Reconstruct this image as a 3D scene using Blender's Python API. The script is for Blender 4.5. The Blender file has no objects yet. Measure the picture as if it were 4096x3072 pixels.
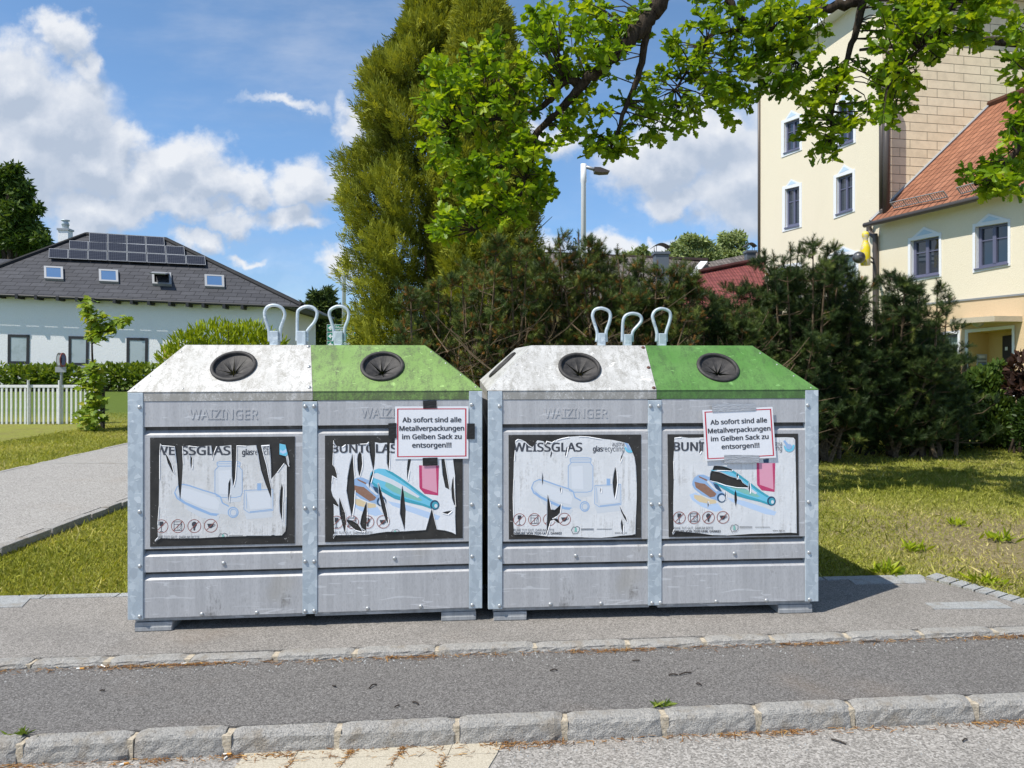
import bpy, bmesh, math, random
import numpy as np
from mathutils import Vector, Matrix
from mathutils.geometry import delaunay_2d_cdt
R = math.radians
random.seed(7)
rng = np.random.default_rng(11)
SC = bpy.context.scene
COL = SC.collection

# ------------------------------------------------------------------ camera
F, CX, HY, CH = 2840.0, 2048.0, 1430.0, 1.58     # focal length, centre and horizon of the photo in its pixels; eye height
cam_d = bpy.data.cameras.new('camera')
cam_d.sensor_width = 36.0
cam_d.lens = 36.0 * F / 4096.0
cam_d.shift_y = -(1536.0 - HY) / 4096.0
cam_d.clip_end = 3000.0
cam_o = bpy.data.objects.new('camera', cam_d)
cam_o.location = (0, 0, CH)
cam_o.rotation_euler = (R(90), 0, 0)
COL.objects.link(cam_o)
SC.camera = cam_o

# ------------------------------------------------------------------ sun + sky
SUN_EL = R(56.0)
SUN_AZ = Vector((-0.835, -0.55, 0)).normalized()      # where the sun stands, seen from the place
to_sun = Vector((SUN_AZ.x * math.cos(SUN_EL), SUN_AZ.y * math.cos(SUN_EL), math.sin(SUN_EL)))
sun_d = bpy.data.lights.new('sun', 'SUN')
sun_d.energy = 5.0
sun_d.angle = R(0.5)
sun_d.color = (1.0, 0.95, 0.86)
sun_o = bpy.data.objects.new('sun', sun_d)
sun_o.rotation_euler = (-to_sun).to_track_quat('-Z', 'Y').to_euler()
sun_o.location = to_sun * 60
COL.objects.link(sun_o)
SC.view_settings.view_transform = 'Standard'
SC.view_settings.look = 'None'
SC.view_settings.exposure = 0.2
SC.view_settings.gamma = 1.0
SC.view_settings.use_curve_mapping = False


class NT:
    """small helper round a node tree"""
    def __init__(s, tree):
        s.t = tree
        s.n = tree.nodes
        s.l = tree.links

    def node(s, kind, **props):
        nd = s.n.new(kind)
        for k, v in props.items():
            setattr(nd, k, v)
        return nd

    def put(s, sock, v):
        if v is None:
            return
        if isinstance(v, bpy.types.NodeSocket):
            s.l.new(v, sock)
        elif isinstance(v, (tuple, list)) and len(v) == 3 and sock.type == 'RGBA':
            sock.default_value = (*v, 1.0)
        else:
            sock.default_value = v

    def math(s, op, a, b=None, c=None, clamp=False):
        nd = s.node('ShaderNodeMath', operation=op, use_clamp=clamp)
        s.put(nd.inputs[0], a)
        if b is not None: s.put(nd.inputs[1], b)
        if c is not None: s.put(nd.inputs[2], c)
        return nd.outputs[0]

    def vmath(s, op, a, b=None, scale=None):
        nd = s.node('ShaderNodeVectorMath', operation=op)
        s.put(nd.inputs[0], a)
        if b is not None: s.put(nd.inputs[1], b)
        if scale is not None: s.put(nd.inputs['Scale'], scale)
        return nd.outputs['Value'] if op in ('LENGTH', 'DOT_PRODUCT') else nd.outputs[0]

    def coord(s, which='Object'):
        return s.node('ShaderNodeTexCoord').outputs[which]

    def mapping(s, vec, scale=(1, 1, 1), loc=(0, 0, 0), rot=(0, 0, 0)):
        nd = s.node('ShaderNodeMapping')
        s.put(nd.inputs['Vector'], vec)
        nd.inputs['Scale'].default_value = scale
        nd.inputs['Location'].default_value = loc
        nd.inputs['Rotation'].default_value = rot
        return nd.outputs[0]

    def noise(s, vec, scale=5.0, detail=4.0, rough=0.55, dist=0.0, out='Fac'):
        nd = s.node('ShaderNodeTexNoise')
        s.put(nd.inputs['Vector'], vec)
        nd.inputs['Scale'].default_value = scale
        nd.inputs['Detail'].default_value = detail
        nd.inputs['Roughness'].default_value = rough
        nd.inputs['Distortion'].default_value = dist
        return nd.outputs[out]

    def voro(s, vec, scale=5.0, feature='F1', out='Distance', rand=1.0):
        nd = s.node('ShaderNodeTexVoronoi', feature=feature)
        s.put(nd.inputs['Vector'], vec)
        nd.inputs['Scale'].default_value = scale
        nd.inputs['Randomness'].default_value = rand
        return nd.outputs[out]

    def ramp(s, fac, *stops, mode='LINEAR'):
        nd = s.node('ShaderNodeValToRGB')
        s.put(nd.inputs[0], fac)
        cr = nd.color_ramp
        cr.interpolation = mode
        while len(cr.elements) < len(stops):
            cr.elements.new(0.5)
        for e, (p, c) in zip(cr.elements, stops):
            e.position = p
            e.color = (c, c, c, 1) if isinstance(c, (int, float)) else (*c, 1)
        return nd.outputs[0]

    def step(s, fac, a, b):
        nd = s.node('ShaderNodeMapRange', interpolation_type='SMOOTHSTEP')
        s.put(nd.inputs['Value'], fac)
        nd.inputs['From Min'].default_value = a
        nd.inputs['From Max'].default_value = b
        return nd.outputs[0]

    def mix(s, f, a, b, mode='MIX'):
        nd = s.node('ShaderNodeMix', data_type='RGBA', blend_type=mode)
        s.put(nd.inputs[0], f)
        s.put(nd.inputs[6], a)
        s.put(nd.inputs[7], b)
        return nd.outputs[2]

    def bump(s, h, strength=0.3, dist=0.01, normal=None):
        nd = s.node('ShaderNodeBump')
        s.put(nd.inputs['Height'], h)
        nd.inputs['Strength'].default_value = strength
        nd.inputs['Distance'].default_value = dist
        if normal is not None: s.put(nd.inputs['Normal'], normal)
        return nd.outputs[0]


def material(name, build, rough=0.7, metal=0.0, spec=0.5):
    """build(nt) gives (colour, normal or None, roughness or None) for a Principled surface"""
    m = bpy.data.materials.new(name)
    m.use_nodes = True
    nt = NT(m.node_tree)
    p = m.node_tree.nodes['Principled BSDF']
    r = build(nt) if callable(build) else (build,)
    nt.put(p.inputs['Base Color'], r[0])
    p.inputs['Roughness'].default_value = rough
    p.inputs['Metallic'].default_value = metal
    p.inputs['Specular IOR Level'].default_value = spec
    if len(r) > 1 and r[1] is not None: nt.put(p.inputs['Normal'], r[1])
    if len(r) > 2 and r[2] is not None: nt.put(p.inputs['Roughness'], r[2])
    return m


def build_world():
    w = bpy.data.worlds.new('World')
    SC.world = w
    w.use_nodes = True
    # the clouds: soft ellipsoids placed by direction in the sky, broken up by noise
    blobs = [  # azimuth slope*2840, height slope*2840 given as photo positions, radii, weight
        (255, 130, 130, 115, .75), (345, 240, 95, 140, .55), (40, 340, 230, 190, 1.0), (210, 480, 290, 240, 1.0),
        (60, 640, 400, 260, 1.0), (350, 640, 240, 170, .95), (480, 540, 150, 130, .8), (700, 640, 190, 130, .95), (560, 700, 230, 150, .9),
        (840, 720, 190, 130, .9), (1000, 730, 140, 100, .85), (900, 860, 230, 90, .75), (640, 820, 330, 110, .8), (1230, 720, 170, 120, .9),
        (1180, 860, 190, 80, .7), (400, 830, 330, 120, .85), (1390, 460, 120, 170, .55), (1130, 420, 420, 70, .30), (780, 970, 150, 75, .75),
        (1260, 900, 190, 80, .55), (1330, 1080, 170, 100, .6), (1000, 1010, 220, 60, .35),
        (2620, 640, 230, 170, .9), (2850, 560, 260, 190, .95), (2980, 760, 260, 210, .95), (2700, 780, 190, 100, .7), (2430, 1010, 220, 100, .85),
        (2170, 1000, 130, 120, .7), (2200, 540, 260, 130, .5), (3300, 500, 500, 300, .8), (2640, 980, 200, 60, .5), (1850, 250, 200, 200, .4),
        (-500, 700, 520, 330, 1.0), (-1300, 600, 700, 400, .9), (4700, 700, 900, 420, .9), (1400, -900, 900, 260, .8), (3300, -700, 700, 200, .7),
    ]
    g = bpy.data.node_groups.new('cloud_density', 'ShaderNodeTree')
    g.interface.new_socket('Vector', in_out='INPUT', socket_type='NodeSocketVector')
    g.interface.new_socket('Density', in_out='OUTPUT', socket_type='NodeSocketFloat')
    nt = NT(g)
    gi = nt.node('NodeGroupInput')
    go = nt.node('NodeGroupOutput')
    p = gi.outputs[0]
    n1 = nt.noise(p, 9.0, 7.0, 0.58, 0.0, 'Color')
    n2 = nt.noise(p, 26.0, 6.0, 0.55, 0.0, 'Color')
    off = nt.vmath('SCALE', nt.vmath('SUBTRACT', n1, (0.5, 0.5, 0.5)), scale=0.13)
    off2 = nt.vmath('SCALE', nt.vmath('SUBTRACT', n2, (0.5, 0.5, 0.5)), scale=0.05)
    q = nt.vmath('ADD', nt.vmath('ADD', p, off), off2)
    best = None
    for (bx, by, rx, ry, wt) in blobs:
        cx, cy = (bx - CX) / F, (HY - by) / F
        v = nt.vmath('MULTIPLY', nt.vmath('SUBTRACT', q, (cx, cy, 0.0)), (F / rx, F / ry, 0.0))
        val = nt.math('SUBTRACT', wt, nt.vmath('LENGTH', v))
        best = val if best is None else nt.math('SMOOTH_MAX', best, val, 0.12)
    n3 = nt.noise(p, 14.0, 8.0, 0.6)
    dens = nt.math('ADD', best, nt.math('MULTIPLY', nt.math('SUBTRACT', n3, 0.5), 0.75))
    dens = nt.math('ADD', dens, 0.16)
    nt.l.new(dens, go.inputs[0])

    nt = NT(w.node_tree)
    bg = w.node_tree.nodes['Background']
    sky = nt.node('ShaderNodeTexSky', sky_type='NISHITA')
    sky.sun_disc = False
    sky.sun_elevation = SUN_EL
    sky.sun_rotation = math.atan2(to_sun.x, to_sun.y)
    sky.altitude = 500
    sky.air_density = 1.0
    sky.dust_density = 0.3
    sky.ozone_density = 1.6
    d = nt.coord('Generated')
    sep = nt.node('ShaderNodeSeparateXYZ')
    nt.l.new(d, sep.inputs[0])
    yy = nt.math('MAXIMUM', nt.math('ABSOLUTE', sep.outputs[1]), 0.02)
    cmb = nt.node('ShaderNodeCombineXYZ')
    nt.l.new(nt.math('DIVIDE', sep.outputs[0], yy), cmb.inputs[0])
    nt.l.new(nt.math('DIVIDE', sep.outputs[2], yy), cmb.inputs[1])
    p = cmb.outputs[0]

    def dens_at(vec):
        nd = nt.node('ShaderNodeGroup')
        nd.node_tree = g
        nt.put(nd.inputs[0], vec)
        return nd.outputs[0]
    da = dens_at(p)
    db = dens_at(nt.vmath('ADD', p, (-0.012, 0.026, 0.0)))
    alpha = nt.step(da, -0.16, 0.52)
    veil = nt.noise(nt.mapping(p, (1.6, 5.0, 1.0), rot=(0, 0, 0.25)), 1.3, 6.0, 0.6)
    alpha = nt.math('MAXIMUM', alpha, nt.math('MULTIPLY', nt.step(veil, 0.42, 0.85), 0.45))
    alpha = nt.math('MULTIPLY', alpha, nt.step(sep.outputs[2], -0.02, 0.02))
    lit = nt.math('MULTIPLY_ADD', nt.math('SUBTRACT', da, db), 1.2, 0.58)
    lit = nt.math('SUBTRACT', lit, nt.math('MULTIPLY', nt.step(da, 0.1, 0.95), 0.42))
    lit = nt.math('ADD', lit, nt.math('MULTIPLY', nt.math('SUBTRACT', nt.noise(p, 6.0, 6.0, 0.6), 0.5), 0.5), clamp=True)
    cloud = nt.ramp(lit, (0.0, (3.3, 3.8, 4.6)), (0.45, (4.5, 4.85, 5.45)), (1.0, (5.9, 6.05, 6.3)))
    for e in cloud.node.color_ramp.elements:      # ramps clamp at one: scale afterwards
        c = e.color
        e.color = (c[0] / 10, c[1] / 10, c[2] / 10, 1)
    cloud = nt.vmath('SCALE', cloud, scale=10.0)
    hz = nt.ramp(nt.math('MAXIMUM', sep.outputs[2], 0.0), (0.0, (0.40, 0.56, 0.80)), (0.10, (0.50, 0.66, 0.86)), (0.28, (0.72, 0.88, 1.0)), (0.5, (0.80, 0.94, 1.0)), (0.9, (1.0, 1.0, 0.95)))
    tinted = nt.mix(1.0, sky.outputs[0], nt.vmath('SCALE', hz, scale=1.15), 'MULTIPLY')
    col = nt.mix(nt.math('MULTIPLY', alpha, 0.95), tinted, cloud)
    nt.l.new(col, bg.inputs[0])
    bg.inputs[1].default_value = 0.13


build_world()

# ------------------------------------------------------------------ geometry helpers
CAM = np.array([0.0, 0.0, CH])


def ray(px, py):
    return np.array([(px - CX) / F, 1.0, (HY - py) / F])


def W(px, py, d):
    """the point seen at a photo position, d metres away"""
    r = ray(px, py) * d
    return Vector((r[0], r[1], CH + r[2]))


class Plane:
    def __init__(s, o, n):
        s.o = np.array(o, float)
        s.n = np.array(n, float)
        s.n /= np.linalg.norm(s.n)

    def hit(s, px, py, off=0.0):
        """where the line of sight meets the plane, then lifted off it along its normal"""
        r = ray(px, py)
        t = np.dot(s.o - CAM, s.n) / np.dot(r, s.n)
        return Vector(CAM + r * t + s.n * off)


GROUND = Plane((0, 0, 0), (0, 0, 1))


def empty(name, loc, label, cat, group=None, rz=0.0):
    o = bpy.data.objects.new(name, None)
    o.empty_display_size = 0.2
    o.location = loc
    o.rotation_euler = (0, 0, rz)
    COL.objects.link(o)
    tag(o, label, cat, group)
    o['_'] = 0
    del o['_']
    return o


def tag(o, label=None, cat=None, group=None, kind=None):
    if label: o['label'] = label
    if cat: o['category'] = cat
    if group: o['group'] = group
    if kind: o['kind'] = kind
    return o


BASE = {}        # world offset of every parent's frame, for parts given in world coordinates


class MB:
    """collects faces and links them as one mesh object"""
    def __init__(s):
        s.v = []
        s.f = []
        s.m = []
        s.uv = []

    def add(s, verts, faces, mi=0, uvs=None):
        b = len(s.v)
        s.v += [tuple(v) for v in verts]
        for k, fc in enumerate(faces):
            s.f.append([b + i for i in fc])
            s.m.append(mi)
            s.uv.append([uvs[i] for i in fc] if uvs is not None else [(0, 0)] * len(fc))
        return s

    def quad(s, a, b, c, d, mi=0, uv=None):
        return s.add([a, b, c, d], [(0, 1, 2, 3)], mi, uv)

    def poly(s, pts, mi=0, uv=None):
        return s.add(pts, [tuple(range(len(pts)))], mi, uv)

    def box(s, lo, hi, mi=0, M=None):
        x0, y0, z0 = lo
        x1, y1, z1 = hi
        vs = [(x0, y0, z0), (x1, y0, z0), (x1, y1, z0), (x0, y1, z0), (x0, y0, z1), (x1, y0, z1), (x1, y1, z1), (x0, y1, z1)]
        if M is not None: vs = [M @ Vector(v) for v in vs]
        return s.add(vs, [(0, 3, 2, 1), (4, 5, 6, 7), (0, 1, 5, 4), (1, 2, 6, 5), (2, 3, 7, 6), (3, 0, 4, 7)], mi)

    def prism(s, pts, vec, mi=0, side=None, uv=None):
        """a flat outline pushed along vec"""
        n = len(pts)
        vec = Vector(vec)
        a = [Vector(p) for p in pts]
        b = [p + vec for p in a]
        s.add(a, [tuple(range(n))], mi, uv)
        s.add(b, [tuple(range(n - 1, -1, -1))], mi, uv)
        s.add(a + b, [((i + 1) % n, i, n + i, n + (i + 1) % n) for i in range(n)], mi if side is None else side)
        return s

    def tube(s, pts, rad, seg=8, mi=0, cap=True):
        pts = [Vector(p) for p in pts]
        n = len(pts)
        if not hasattr(rad, '__len__'): rad = [rad] * n
        vs = []
        ref = None
        for i, p in enumerate(pts):
            t = (pts[min(i + 1, n - 1)] - pts[max(i - 1, 0)])
            if t.length < 1e-9: t = Vector((0, 0, 1))
            t.normalize()
            if ref is None:
                ref = t.orthogonal().normalized()
            ref = (ref - t * ref.dot(t))
            if ref.length < 1e-6: ref = t.orthogonal()
            ref.normalize()
            o2 = t.cross(ref)
            for k in range(seg):
                a = 2 * math.pi * k / seg
                vs.append(p + (ref * math.cos(a) + o2 * math.sin(a)) * rad[i])
        fs = []
        for i in range(n - 1):
            for k in range(seg):
                k2 = (k + 1) % seg
                fs.append((i * seg + k, i * seg + k2, (i + 1) * seg + k2, (i + 1) * seg + k))
        if cap:
            fs.append(tuple(range(seg - 1, -1, -1)))
            fs.append(tuple((n - 1) * seg + k for k in range(seg)))
        return s.add(vs, fs, mi)

    def lathe(s, prof, M=None, seg=20, mi=0):
        """profile of (radius, height) turned about z"""
        vs = []
        for (r, z) in prof:
            for k in range(seg):
                a = 2 * math.pi * k / seg
                v = Vector((r * math.cos(a), r * math.sin(a), z))
                vs.append(M @ v if M is not None else v)
        fs = []
        for i in range(len(prof) - 1):
            for k in range(seg):
                k2 = (k + 1) % seg
                fs.append((i * seg + k, i * seg + k2, (i + 1) * seg + k2, (i + 1) * seg + k))
        return s.add(vs, fs, mi)

    def build(s, name, mats, parent=None, smooth=False, local=False, bevel=0.0):
        me = bpy.data.meshes.new(name)
        vs = s.v
        if parent is not None and not local:
            b = BASE.get(parent.name, Vector((0, 0, 0)))
            vs = [(v[0] - b[0], v[1] - b[1], v[2] - b[2]) for v in vs]
        me.from_pydata(vs, [], s.f)
        if any(any(c != (0, 0) for c in u) for u in s.uv):
            ul = me.uv_layers.new(name='UVMap')
            ul.data.foreach_set('uv', np.array([c for u in s.uv for c in u], float).ravel())
        for m in (mats if isinstance(mats, (list, tuple)) else [mats]):
            me.materials.append(m)
        me.polygons.foreach_set('material_index', s.m)
        me.polygons.foreach_set('use_smooth', [smooth] * len(s.f))
        me.update()
        o = bpy.data.objects.new(name, me)
        COL.objects.link(o)
        if parent is not None:
            o.parent = parent
            BASE[o.name] = BASE.get(parent.name, Vector((0, 0, 0)))
        if bevel:
            bv = o.modifiers.new('bevel', 'BEVEL')
            bv.width = bevel
            bv.segments = 2
            bv.limit_method = 'ANGLE'
        return o


def root(name, loc, label, cat, group=None):
    o = empty(name, loc, label, cat, group)
    BASE[o.name] = Vector(loc)
    return o


def place_copy(src, parent, loc, rot=None, name=None):
    c = src.copy()
    COL.objects.link(c)
    c.parent = parent
    c.location = loc
    if rot is not None: c.rotation_euler = rot
    return c


def frame_from(n, up=Vector((0, 0, 1)), o=Vector((0, 0, 0))):
    """matrix whose z axis is n"""
    n = Vector(n).normalized()
    x = up.cross(n)
    if x.length < 1e-5: x = Vector((1, 0, 0))
    x.normalize()
    y = n.cross(x)
    M = Matrix((x, y, n)).transposed().to_4x4()
    M.translation = Vector(o)
    return M


# flat regions cut by other regions: every shape is a list of closed loops, inside = even-odd
def loops_segments(loops):
    seg = []
    for lp in loops:
        n = len(lp)
        for i in range(n):
            seg.append((lp[i], lp[(i + 1) % n]))
    return seg


def inside(pts, seg):
    P = np.asarray(pts, float)
    S = np.asarray(seg, float)
    x, y = P[:, 0][:, None], P[:, 1][:, None]
    x0, y0, x1, y1 = S[:, 0, 0], S[:, 0, 1], S[:, 1, 0], S[:, 1, 1]
    c = (y0 > y) != (y1 > y)
    with np.errstate(divide='ignore', invalid='ignore'):
        xi = x0 + (y - y0) * (x1 - x0) / (y1 - y0)
    return (np.sum(c & (x < xi), axis=1) % 2) == 1


def region(shape, clip=None, holes=(), grid=None):
    """triangles of a shape (segments) inside clip and outside each of holes"""
    segs = list(shape)
    allseg = segs + (list(clip) if clip else [])
    for h in holes: allseg += list(h)
    idx, verts, edges = {}, [], []

    def vid(p):
        k = (round(p[0], 3), round(p[1], 3))
        if k not in idx:
            idx[k] = len(verts)
            verts.append(Vector(k))
        return idx[k]
    for a, b in allseg:
        i, j = vid(a), vid(b)
        if i != j: edges.append((i, j))
    if grid:
        xs = [v.x for v in verts]; ys = [v.y for v in verts]
        for gx in np.arange(min(xs), max(xs), grid):
            for gy in np.arange(min(ys), max(ys), grid):
                vid((gx, gy))
    vo, _, fo, _, _, _ = delaunay_2d_cdt(verts, edges, [], 0, 1e-4)
    tri = [f for f in fo if len(f) == 3]
    cen = [((vo[f[0]].x + vo[f[1]].x + vo[f[2]].x) / 3, (vo[f[0]].y + vo[f[1]].y + vo[f[2]].y) / 3) for f in tri]
    if not tri: return [], []
    ok = inside(cen, segs)
    if clip: ok &= inside(cen, clip)
    for h in holes: ok &= ~inside(cen, h)
    return [(v.x, v.y) for v in vo], [f for f, k in zip(tri, ok) if k]


import os
try:                                  # the sans face that ships with Blender; its built-in face otherwise
    FONT = bpy.data.fonts.load(os.path.join(bpy.utils.system_resource('DATAFILES'), 'fonts', 'NotoSansMath-Regular.woff2'))
except Exception:
    FONT = None


def cap_height():
    cu = bpy.data.curves.new('cap', 'FONT')
    if FONT: cu.font = FONT
    cu.body = 'H'
    ob = bpy.data.objects.new('cap', cu)
    COL.objects.link(ob)
    h = max(v.co.y for v in ob.to_mesh().vertices)
    ob.to_mesh_clear()
    bpy.data.objects.remove(ob)
    return h


CAP = cap_height()


def text_segments(body, x0, x1, base, cap, base1=None, bold=0.0, shear=0.0):
    """outline of lettering set between two points on a line running down-page (y down)"""
    cu = bpy.data.curves.new('lettering_curve', 'FONT')
    if FONT: cu.font = FONT
    cu.body = body
    cu.resolution_u = 2
    cu.fill_mode = 'FRONT'
    ob = bpy.data.objects.new('lettering_curve', cu)
    COL.objects.link(ob)
    me = ob.to_mesh()
    vs = np.array([(v.co.x, v.co.y) for v in me.vertices])
    cnt = {}
    for p in me.polygons:
        ls = list(p.vertices)
        for i in range(len(ls)):
            k = tuple(sorted((ls[i], ls[(i + 1) % len(ls)])))
            cnt[k] = cnt.get(k, 0) + 1
    ed = [k for k, c in cnt.items() if c == 1]
    ob.to_mesh_clear()
    bpy.data.objects.remove(ob)
    bpy.data.curves.remove(cu)
    if base1 is None: base1 = base
    lo, hi = vs[:, 0].min(), vs[:, 0].max()
    u = (vs[:, 0] - lo) / (hi - lo)
    X = x0 + u * (x1 - x0)
    sl = (base1 - base) / (x1 - x0)
    h = vs[:, 1] / CAP * cap
    Y = base + u * (base1 - base) - h
    X = X - sl * -h * 1.0 if base1 != base else X
    q = list(zip(X, Y))
    return [(q[a], q[b]) for a, b in ed]


def text_parts(body, x0, x1, base, cap, base1=None, bold=0.0):
    """lettering as a union of shifted copies, which thickens the strokes"""
    sg = text_segments(body, x0, x1, base, cap, base1)
    if not bold: return [sg]
    d = cap * bold * 2.4
    e = d * .45
    return [[((a[0] + x, a[1] + y), (b[0] + x, b[1] + y)) for a, b in sg] for x, y in ((0, 0), (-d, 0), (d, 0), (-d * .6, -e), (d * .6, e), (-d * .6, e), (d * .6, -e))]


def ellipse(cx, cy, rx, ry=None, n=28, a0=0.0):
    ry = rx if ry is None else ry
    return [(cx + rx * math.cos(2 * math.pi * k / n + a0), cy + ry * math.sin(2 * math.pi * k / n + a0)) for k in range(n)]


def stroke(pts, w, closed=False):
    """a band of width w along a polyline, as one loop per span"""
    out = []
    pts = list(pts) + ([pts[0]] if closed else [])
    for (a, b) in zip(pts[:-1], pts[1:]):
        dx, dy = b[0] - a[0], b[1] - a[1]
        L = math.hypot(dx, dy)
        if L < 1e-6: continue
        nx, ny = -dy / L * w / 2, dx / L * w / 2
        out.append([(a[0] + nx, a[1] + ny), (b[0] + nx, b[1] + ny), (b[0] - nx, b[1] - ny), (a[0] - nx, a[1] - ny)])
    return out


def smooth_loop(pts, n=4):
    """Catmull-Rom through a closed loop"""
    out = []
    m = len(pts)
    for i in range(m):
        p0, p1, p2, p3 = (np.array(pts[(i + k - 1) % m], float) for k in range(4))
        for k in range(n):
            t = k / n
            q = 0.5 * ((2 * p1) + (-p0 + p2) * t + (2 * p0 - 5 * p1 + 4 * p2 - p3) * t * t + (-p0 + 3 * p1 - 3 * p2 + p3) * t ** 3)
            out.append(tuple(q))
    return out


def curve_pts(pts, n=6):
    """Catmull-Rom through 3-D points"""
    out = []
    m = len(pts)
    P = [Vector(p) for p in pts]
    for i in range(m - 1):
        p0, p1, p2, p3 = P[max(i - 1, 0)], P[i], P[i + 1], P[min(i + 2, m - 1)]
        for k in range(n):
            t = k / n
            out.append(0.5 * ((2 * p1) + (p2 - p0) * t + (2 * p0 - 5 * p1 + 4 * p2 - p3) * t * t + (3 * p1 - p0 - 3 * p2 + p3) * t ** 3))
    out.append(P[-1])
    return out

# ------------------------------------------------------------------ materials
def asphalt(name, lo, hi, spot=(0.4, 0.38, 0.36), blotch=0.12, sc=110):
    def b(nt):
        c = nt.coord()
        n = nt.noise(c, sc * 1.7, 3.0, 0.7)
        v = nt.voro(c, sc * 1.5, out='Color')
        g = nt.node('ShaderNodeSeparateColor'); nt.l.new(v, g.inputs[0])
        f = nt.math('MULTIPLY_ADD', nt.math('SUBTRACT', n, 0.5), 1.2, nt.math('MULTIPLY_ADD', g.outputs[0], 0.55, 0.18))
        col = nt.ramp(f, (0.0, tuple(x * 0.45 for x in lo)), (0.35, lo), (0.75, hi), (1.0, spot))
        big = nt.noise(c, 1.6, 5.0, 0.6)
        col = nt.mix(nt.math('MULTIPLY', nt.step(big, 0.42, 0.68), blotch * 2), col, (0.10, 0.095, 0.09))
        rust = nt.noise(c, 0.9, 4.0, 0.6)
        col = nt.mix(nt.math('MULTIPLY', nt.step(rust, 0.55, 0.75), 0.22), col, (0.26, 0.19, 0.13))
        return col, nt.bump(f, 0.55, 0.006)
    return material(name, b, 0.92, 0, 0.25)


M_PAD = asphalt('pad_asphalt', (0.21, 0.195, 0.178), (0.37, 0.347, 0.32), (0.58, 0.55, 0.51))
M_MID = asphalt('walk_asphalt', (0.125, 0.118, 0.112), (0.235, 0.224, 0.214), (0.46, 0.44, 0.415), 0.06)
M_STREET = asphalt('street_asphalt', (0.25, 0.235, 0.215), (0.44, 0.415, 0.385), (0.66, 0.63, 0.59), 0.08, 75)
M_PATH = asphalt('path_asphalt', (0.29, 0.275, 0.255), (0.45, 0.43, 0.40), (0.5, 0.48, 0.46), 0.03, 70)


def granite(nt, base=(0.40, 0.42, 0.44)):
    c = nt.coord()
    n = nt.noise(c, 140, 3, 0.7)
    v = nt.noise(c, 9, 4, 0.6)
    col = nt.ramp(n, (0.25, tuple(x * 0.42 for x in base)), (0.5, base), (0.75, tuple(min(1, x * 1.35) for x in base)))
    geo = nt.node('ShaderNodeNewGeometry')
    sp = nt.node('ShaderNodeSeparateXYZ'); nt.l.new(geo.outputs['Normal'], sp.inputs[0])
    col = nt.mix(nt.math('MULTIPLY', nt.step(v, 0.48, 0.70), 0.5), col, (0.25, 0.20, 0.14))
    return col, nt.bump(nt.math('ADD', n, nt.math('MULTIPLY', nt.noise(c, 38, 5, 0.65), 1.6)), 0.9, 0.012)


M_GRANITE = material('granite', lambda nt: granite(nt, (0.39, 0.375, 0.35)), 0.85, 0, 0.3)
M_STRIP = material('granite_strip', lambda nt: granite(nt, (0.42, 0.43, 0.43)), 0.85, 0, 0.3)
M_MORTAR = material('mortar', lambda nt: (nt.ramp(nt.noise(nt.coord(), 60, 4, 0.7), (0.3, (0.30, 0.25, 0.18)), (0.7, (0.62, 0.54, 0.42))), nt.bump(nt.noise(nt.coord(), 70, 4, .7), 0.8, 0.01)), 0.95)
M_SLAB = material('sand_slab', lambda nt: (nt.ramp(nt.noise(nt.coord(), 160, 3, 0.7), (0.3, (0.33, 0.29, 0.22)), (0.7, (0.56, 0.51, 0.41))), nt.bump(nt.noise(nt.coord(), 160, 3, .7), 0.4, 0.004)), 0.9)


def lawn_mat(nt):
    c = nt.coord()
    n = nt.noise(c, 2.2, 5, 0.65)
    fine = nt.noise(c, 45, 4, 0.7)
    col = nt.ramp(fine, (0.28, (0.13, 0.14, 0.03)), (0.55, (0.26, 0.27, 0.06)), (0.78, (0.38, 0.37, 0.12)))
    col = nt.mix(nt.math('MULTIPLY', nt.step(n, 0.46, 0.66), 0.55), col, (0.20, 0.17, 0.075))
    # worn earth towards the right of the containers
    sp = nt.node('ShaderNodeSeparateXYZ'); nt.l.new(c, sp.inputs[0])
    q = nt.vmath('LENGTH', nt.vmath('MULTIPLY', nt.vmath('SUBTRACT', c, (4.4, 6.0, 0)), (0.62, 0.62, 0)))
    earth = nt.math('MULTIPLY', nt.step(nt.math('ADD', q, nt.math('MULTIPLY', nt.math('SUBTRACT', n, 0.5), 2.2)), 1.15, 0.55), 0.8)
    col = nt.mix(earth, col, nt.ramp(fine, (0.3, (0.12, 0.085, 0.05)), (0.7, (0.36, 0.29, 0.19))))
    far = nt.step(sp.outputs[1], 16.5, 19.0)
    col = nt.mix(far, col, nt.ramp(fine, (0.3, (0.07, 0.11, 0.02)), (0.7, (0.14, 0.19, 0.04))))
    return col, nt.bump(fine, 0.8, 0.03)


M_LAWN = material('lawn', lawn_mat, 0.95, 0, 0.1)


def zinc_mat(nt):
    c = nt.coord()
    v = nt.voro(nt.mapping(c, (1, 1, 0.75)), 34, out='Color')
    g = nt.node('ShaderNodeSeparateColor'); nt.l.new(v, g.inputs[0])
    n = nt.noise(nt.mapping(c, (1, 1, 3.2)), 13, 5, 0.6, 0.6)
    col = nt.ramp(g.outputs[0], (0.0, (0.40, 0.46, 0.51)), (0.6, (0.47, 0.535, 0.585)), (0.93, (0.52, 0.585, 0.63)), (1.0, (0.64, 0.70, 0.74)))
    col = nt.mix(nt.math('MULTIPLY', nt.step(n, 0.585, 0.63), 0.6), col, (0.66, 0.72, 0.75))
    fine = nt.noise(c, 90, 3, 0.7)
    col = nt.mix(nt.math('MULTIPLY', nt.step(fine, 0.52, 0.75), 0.25), col, (0.30, 0.35, 0.39))
    return col, nt.bump(n, 0.12, 0.004), nt.ramp(g.outputs[1], (0, 0.42), (1, 0.62))


M_ZINC = material('galvanised_steel', zinc_mat, 0.5, 0.25, 0.5)


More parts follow.
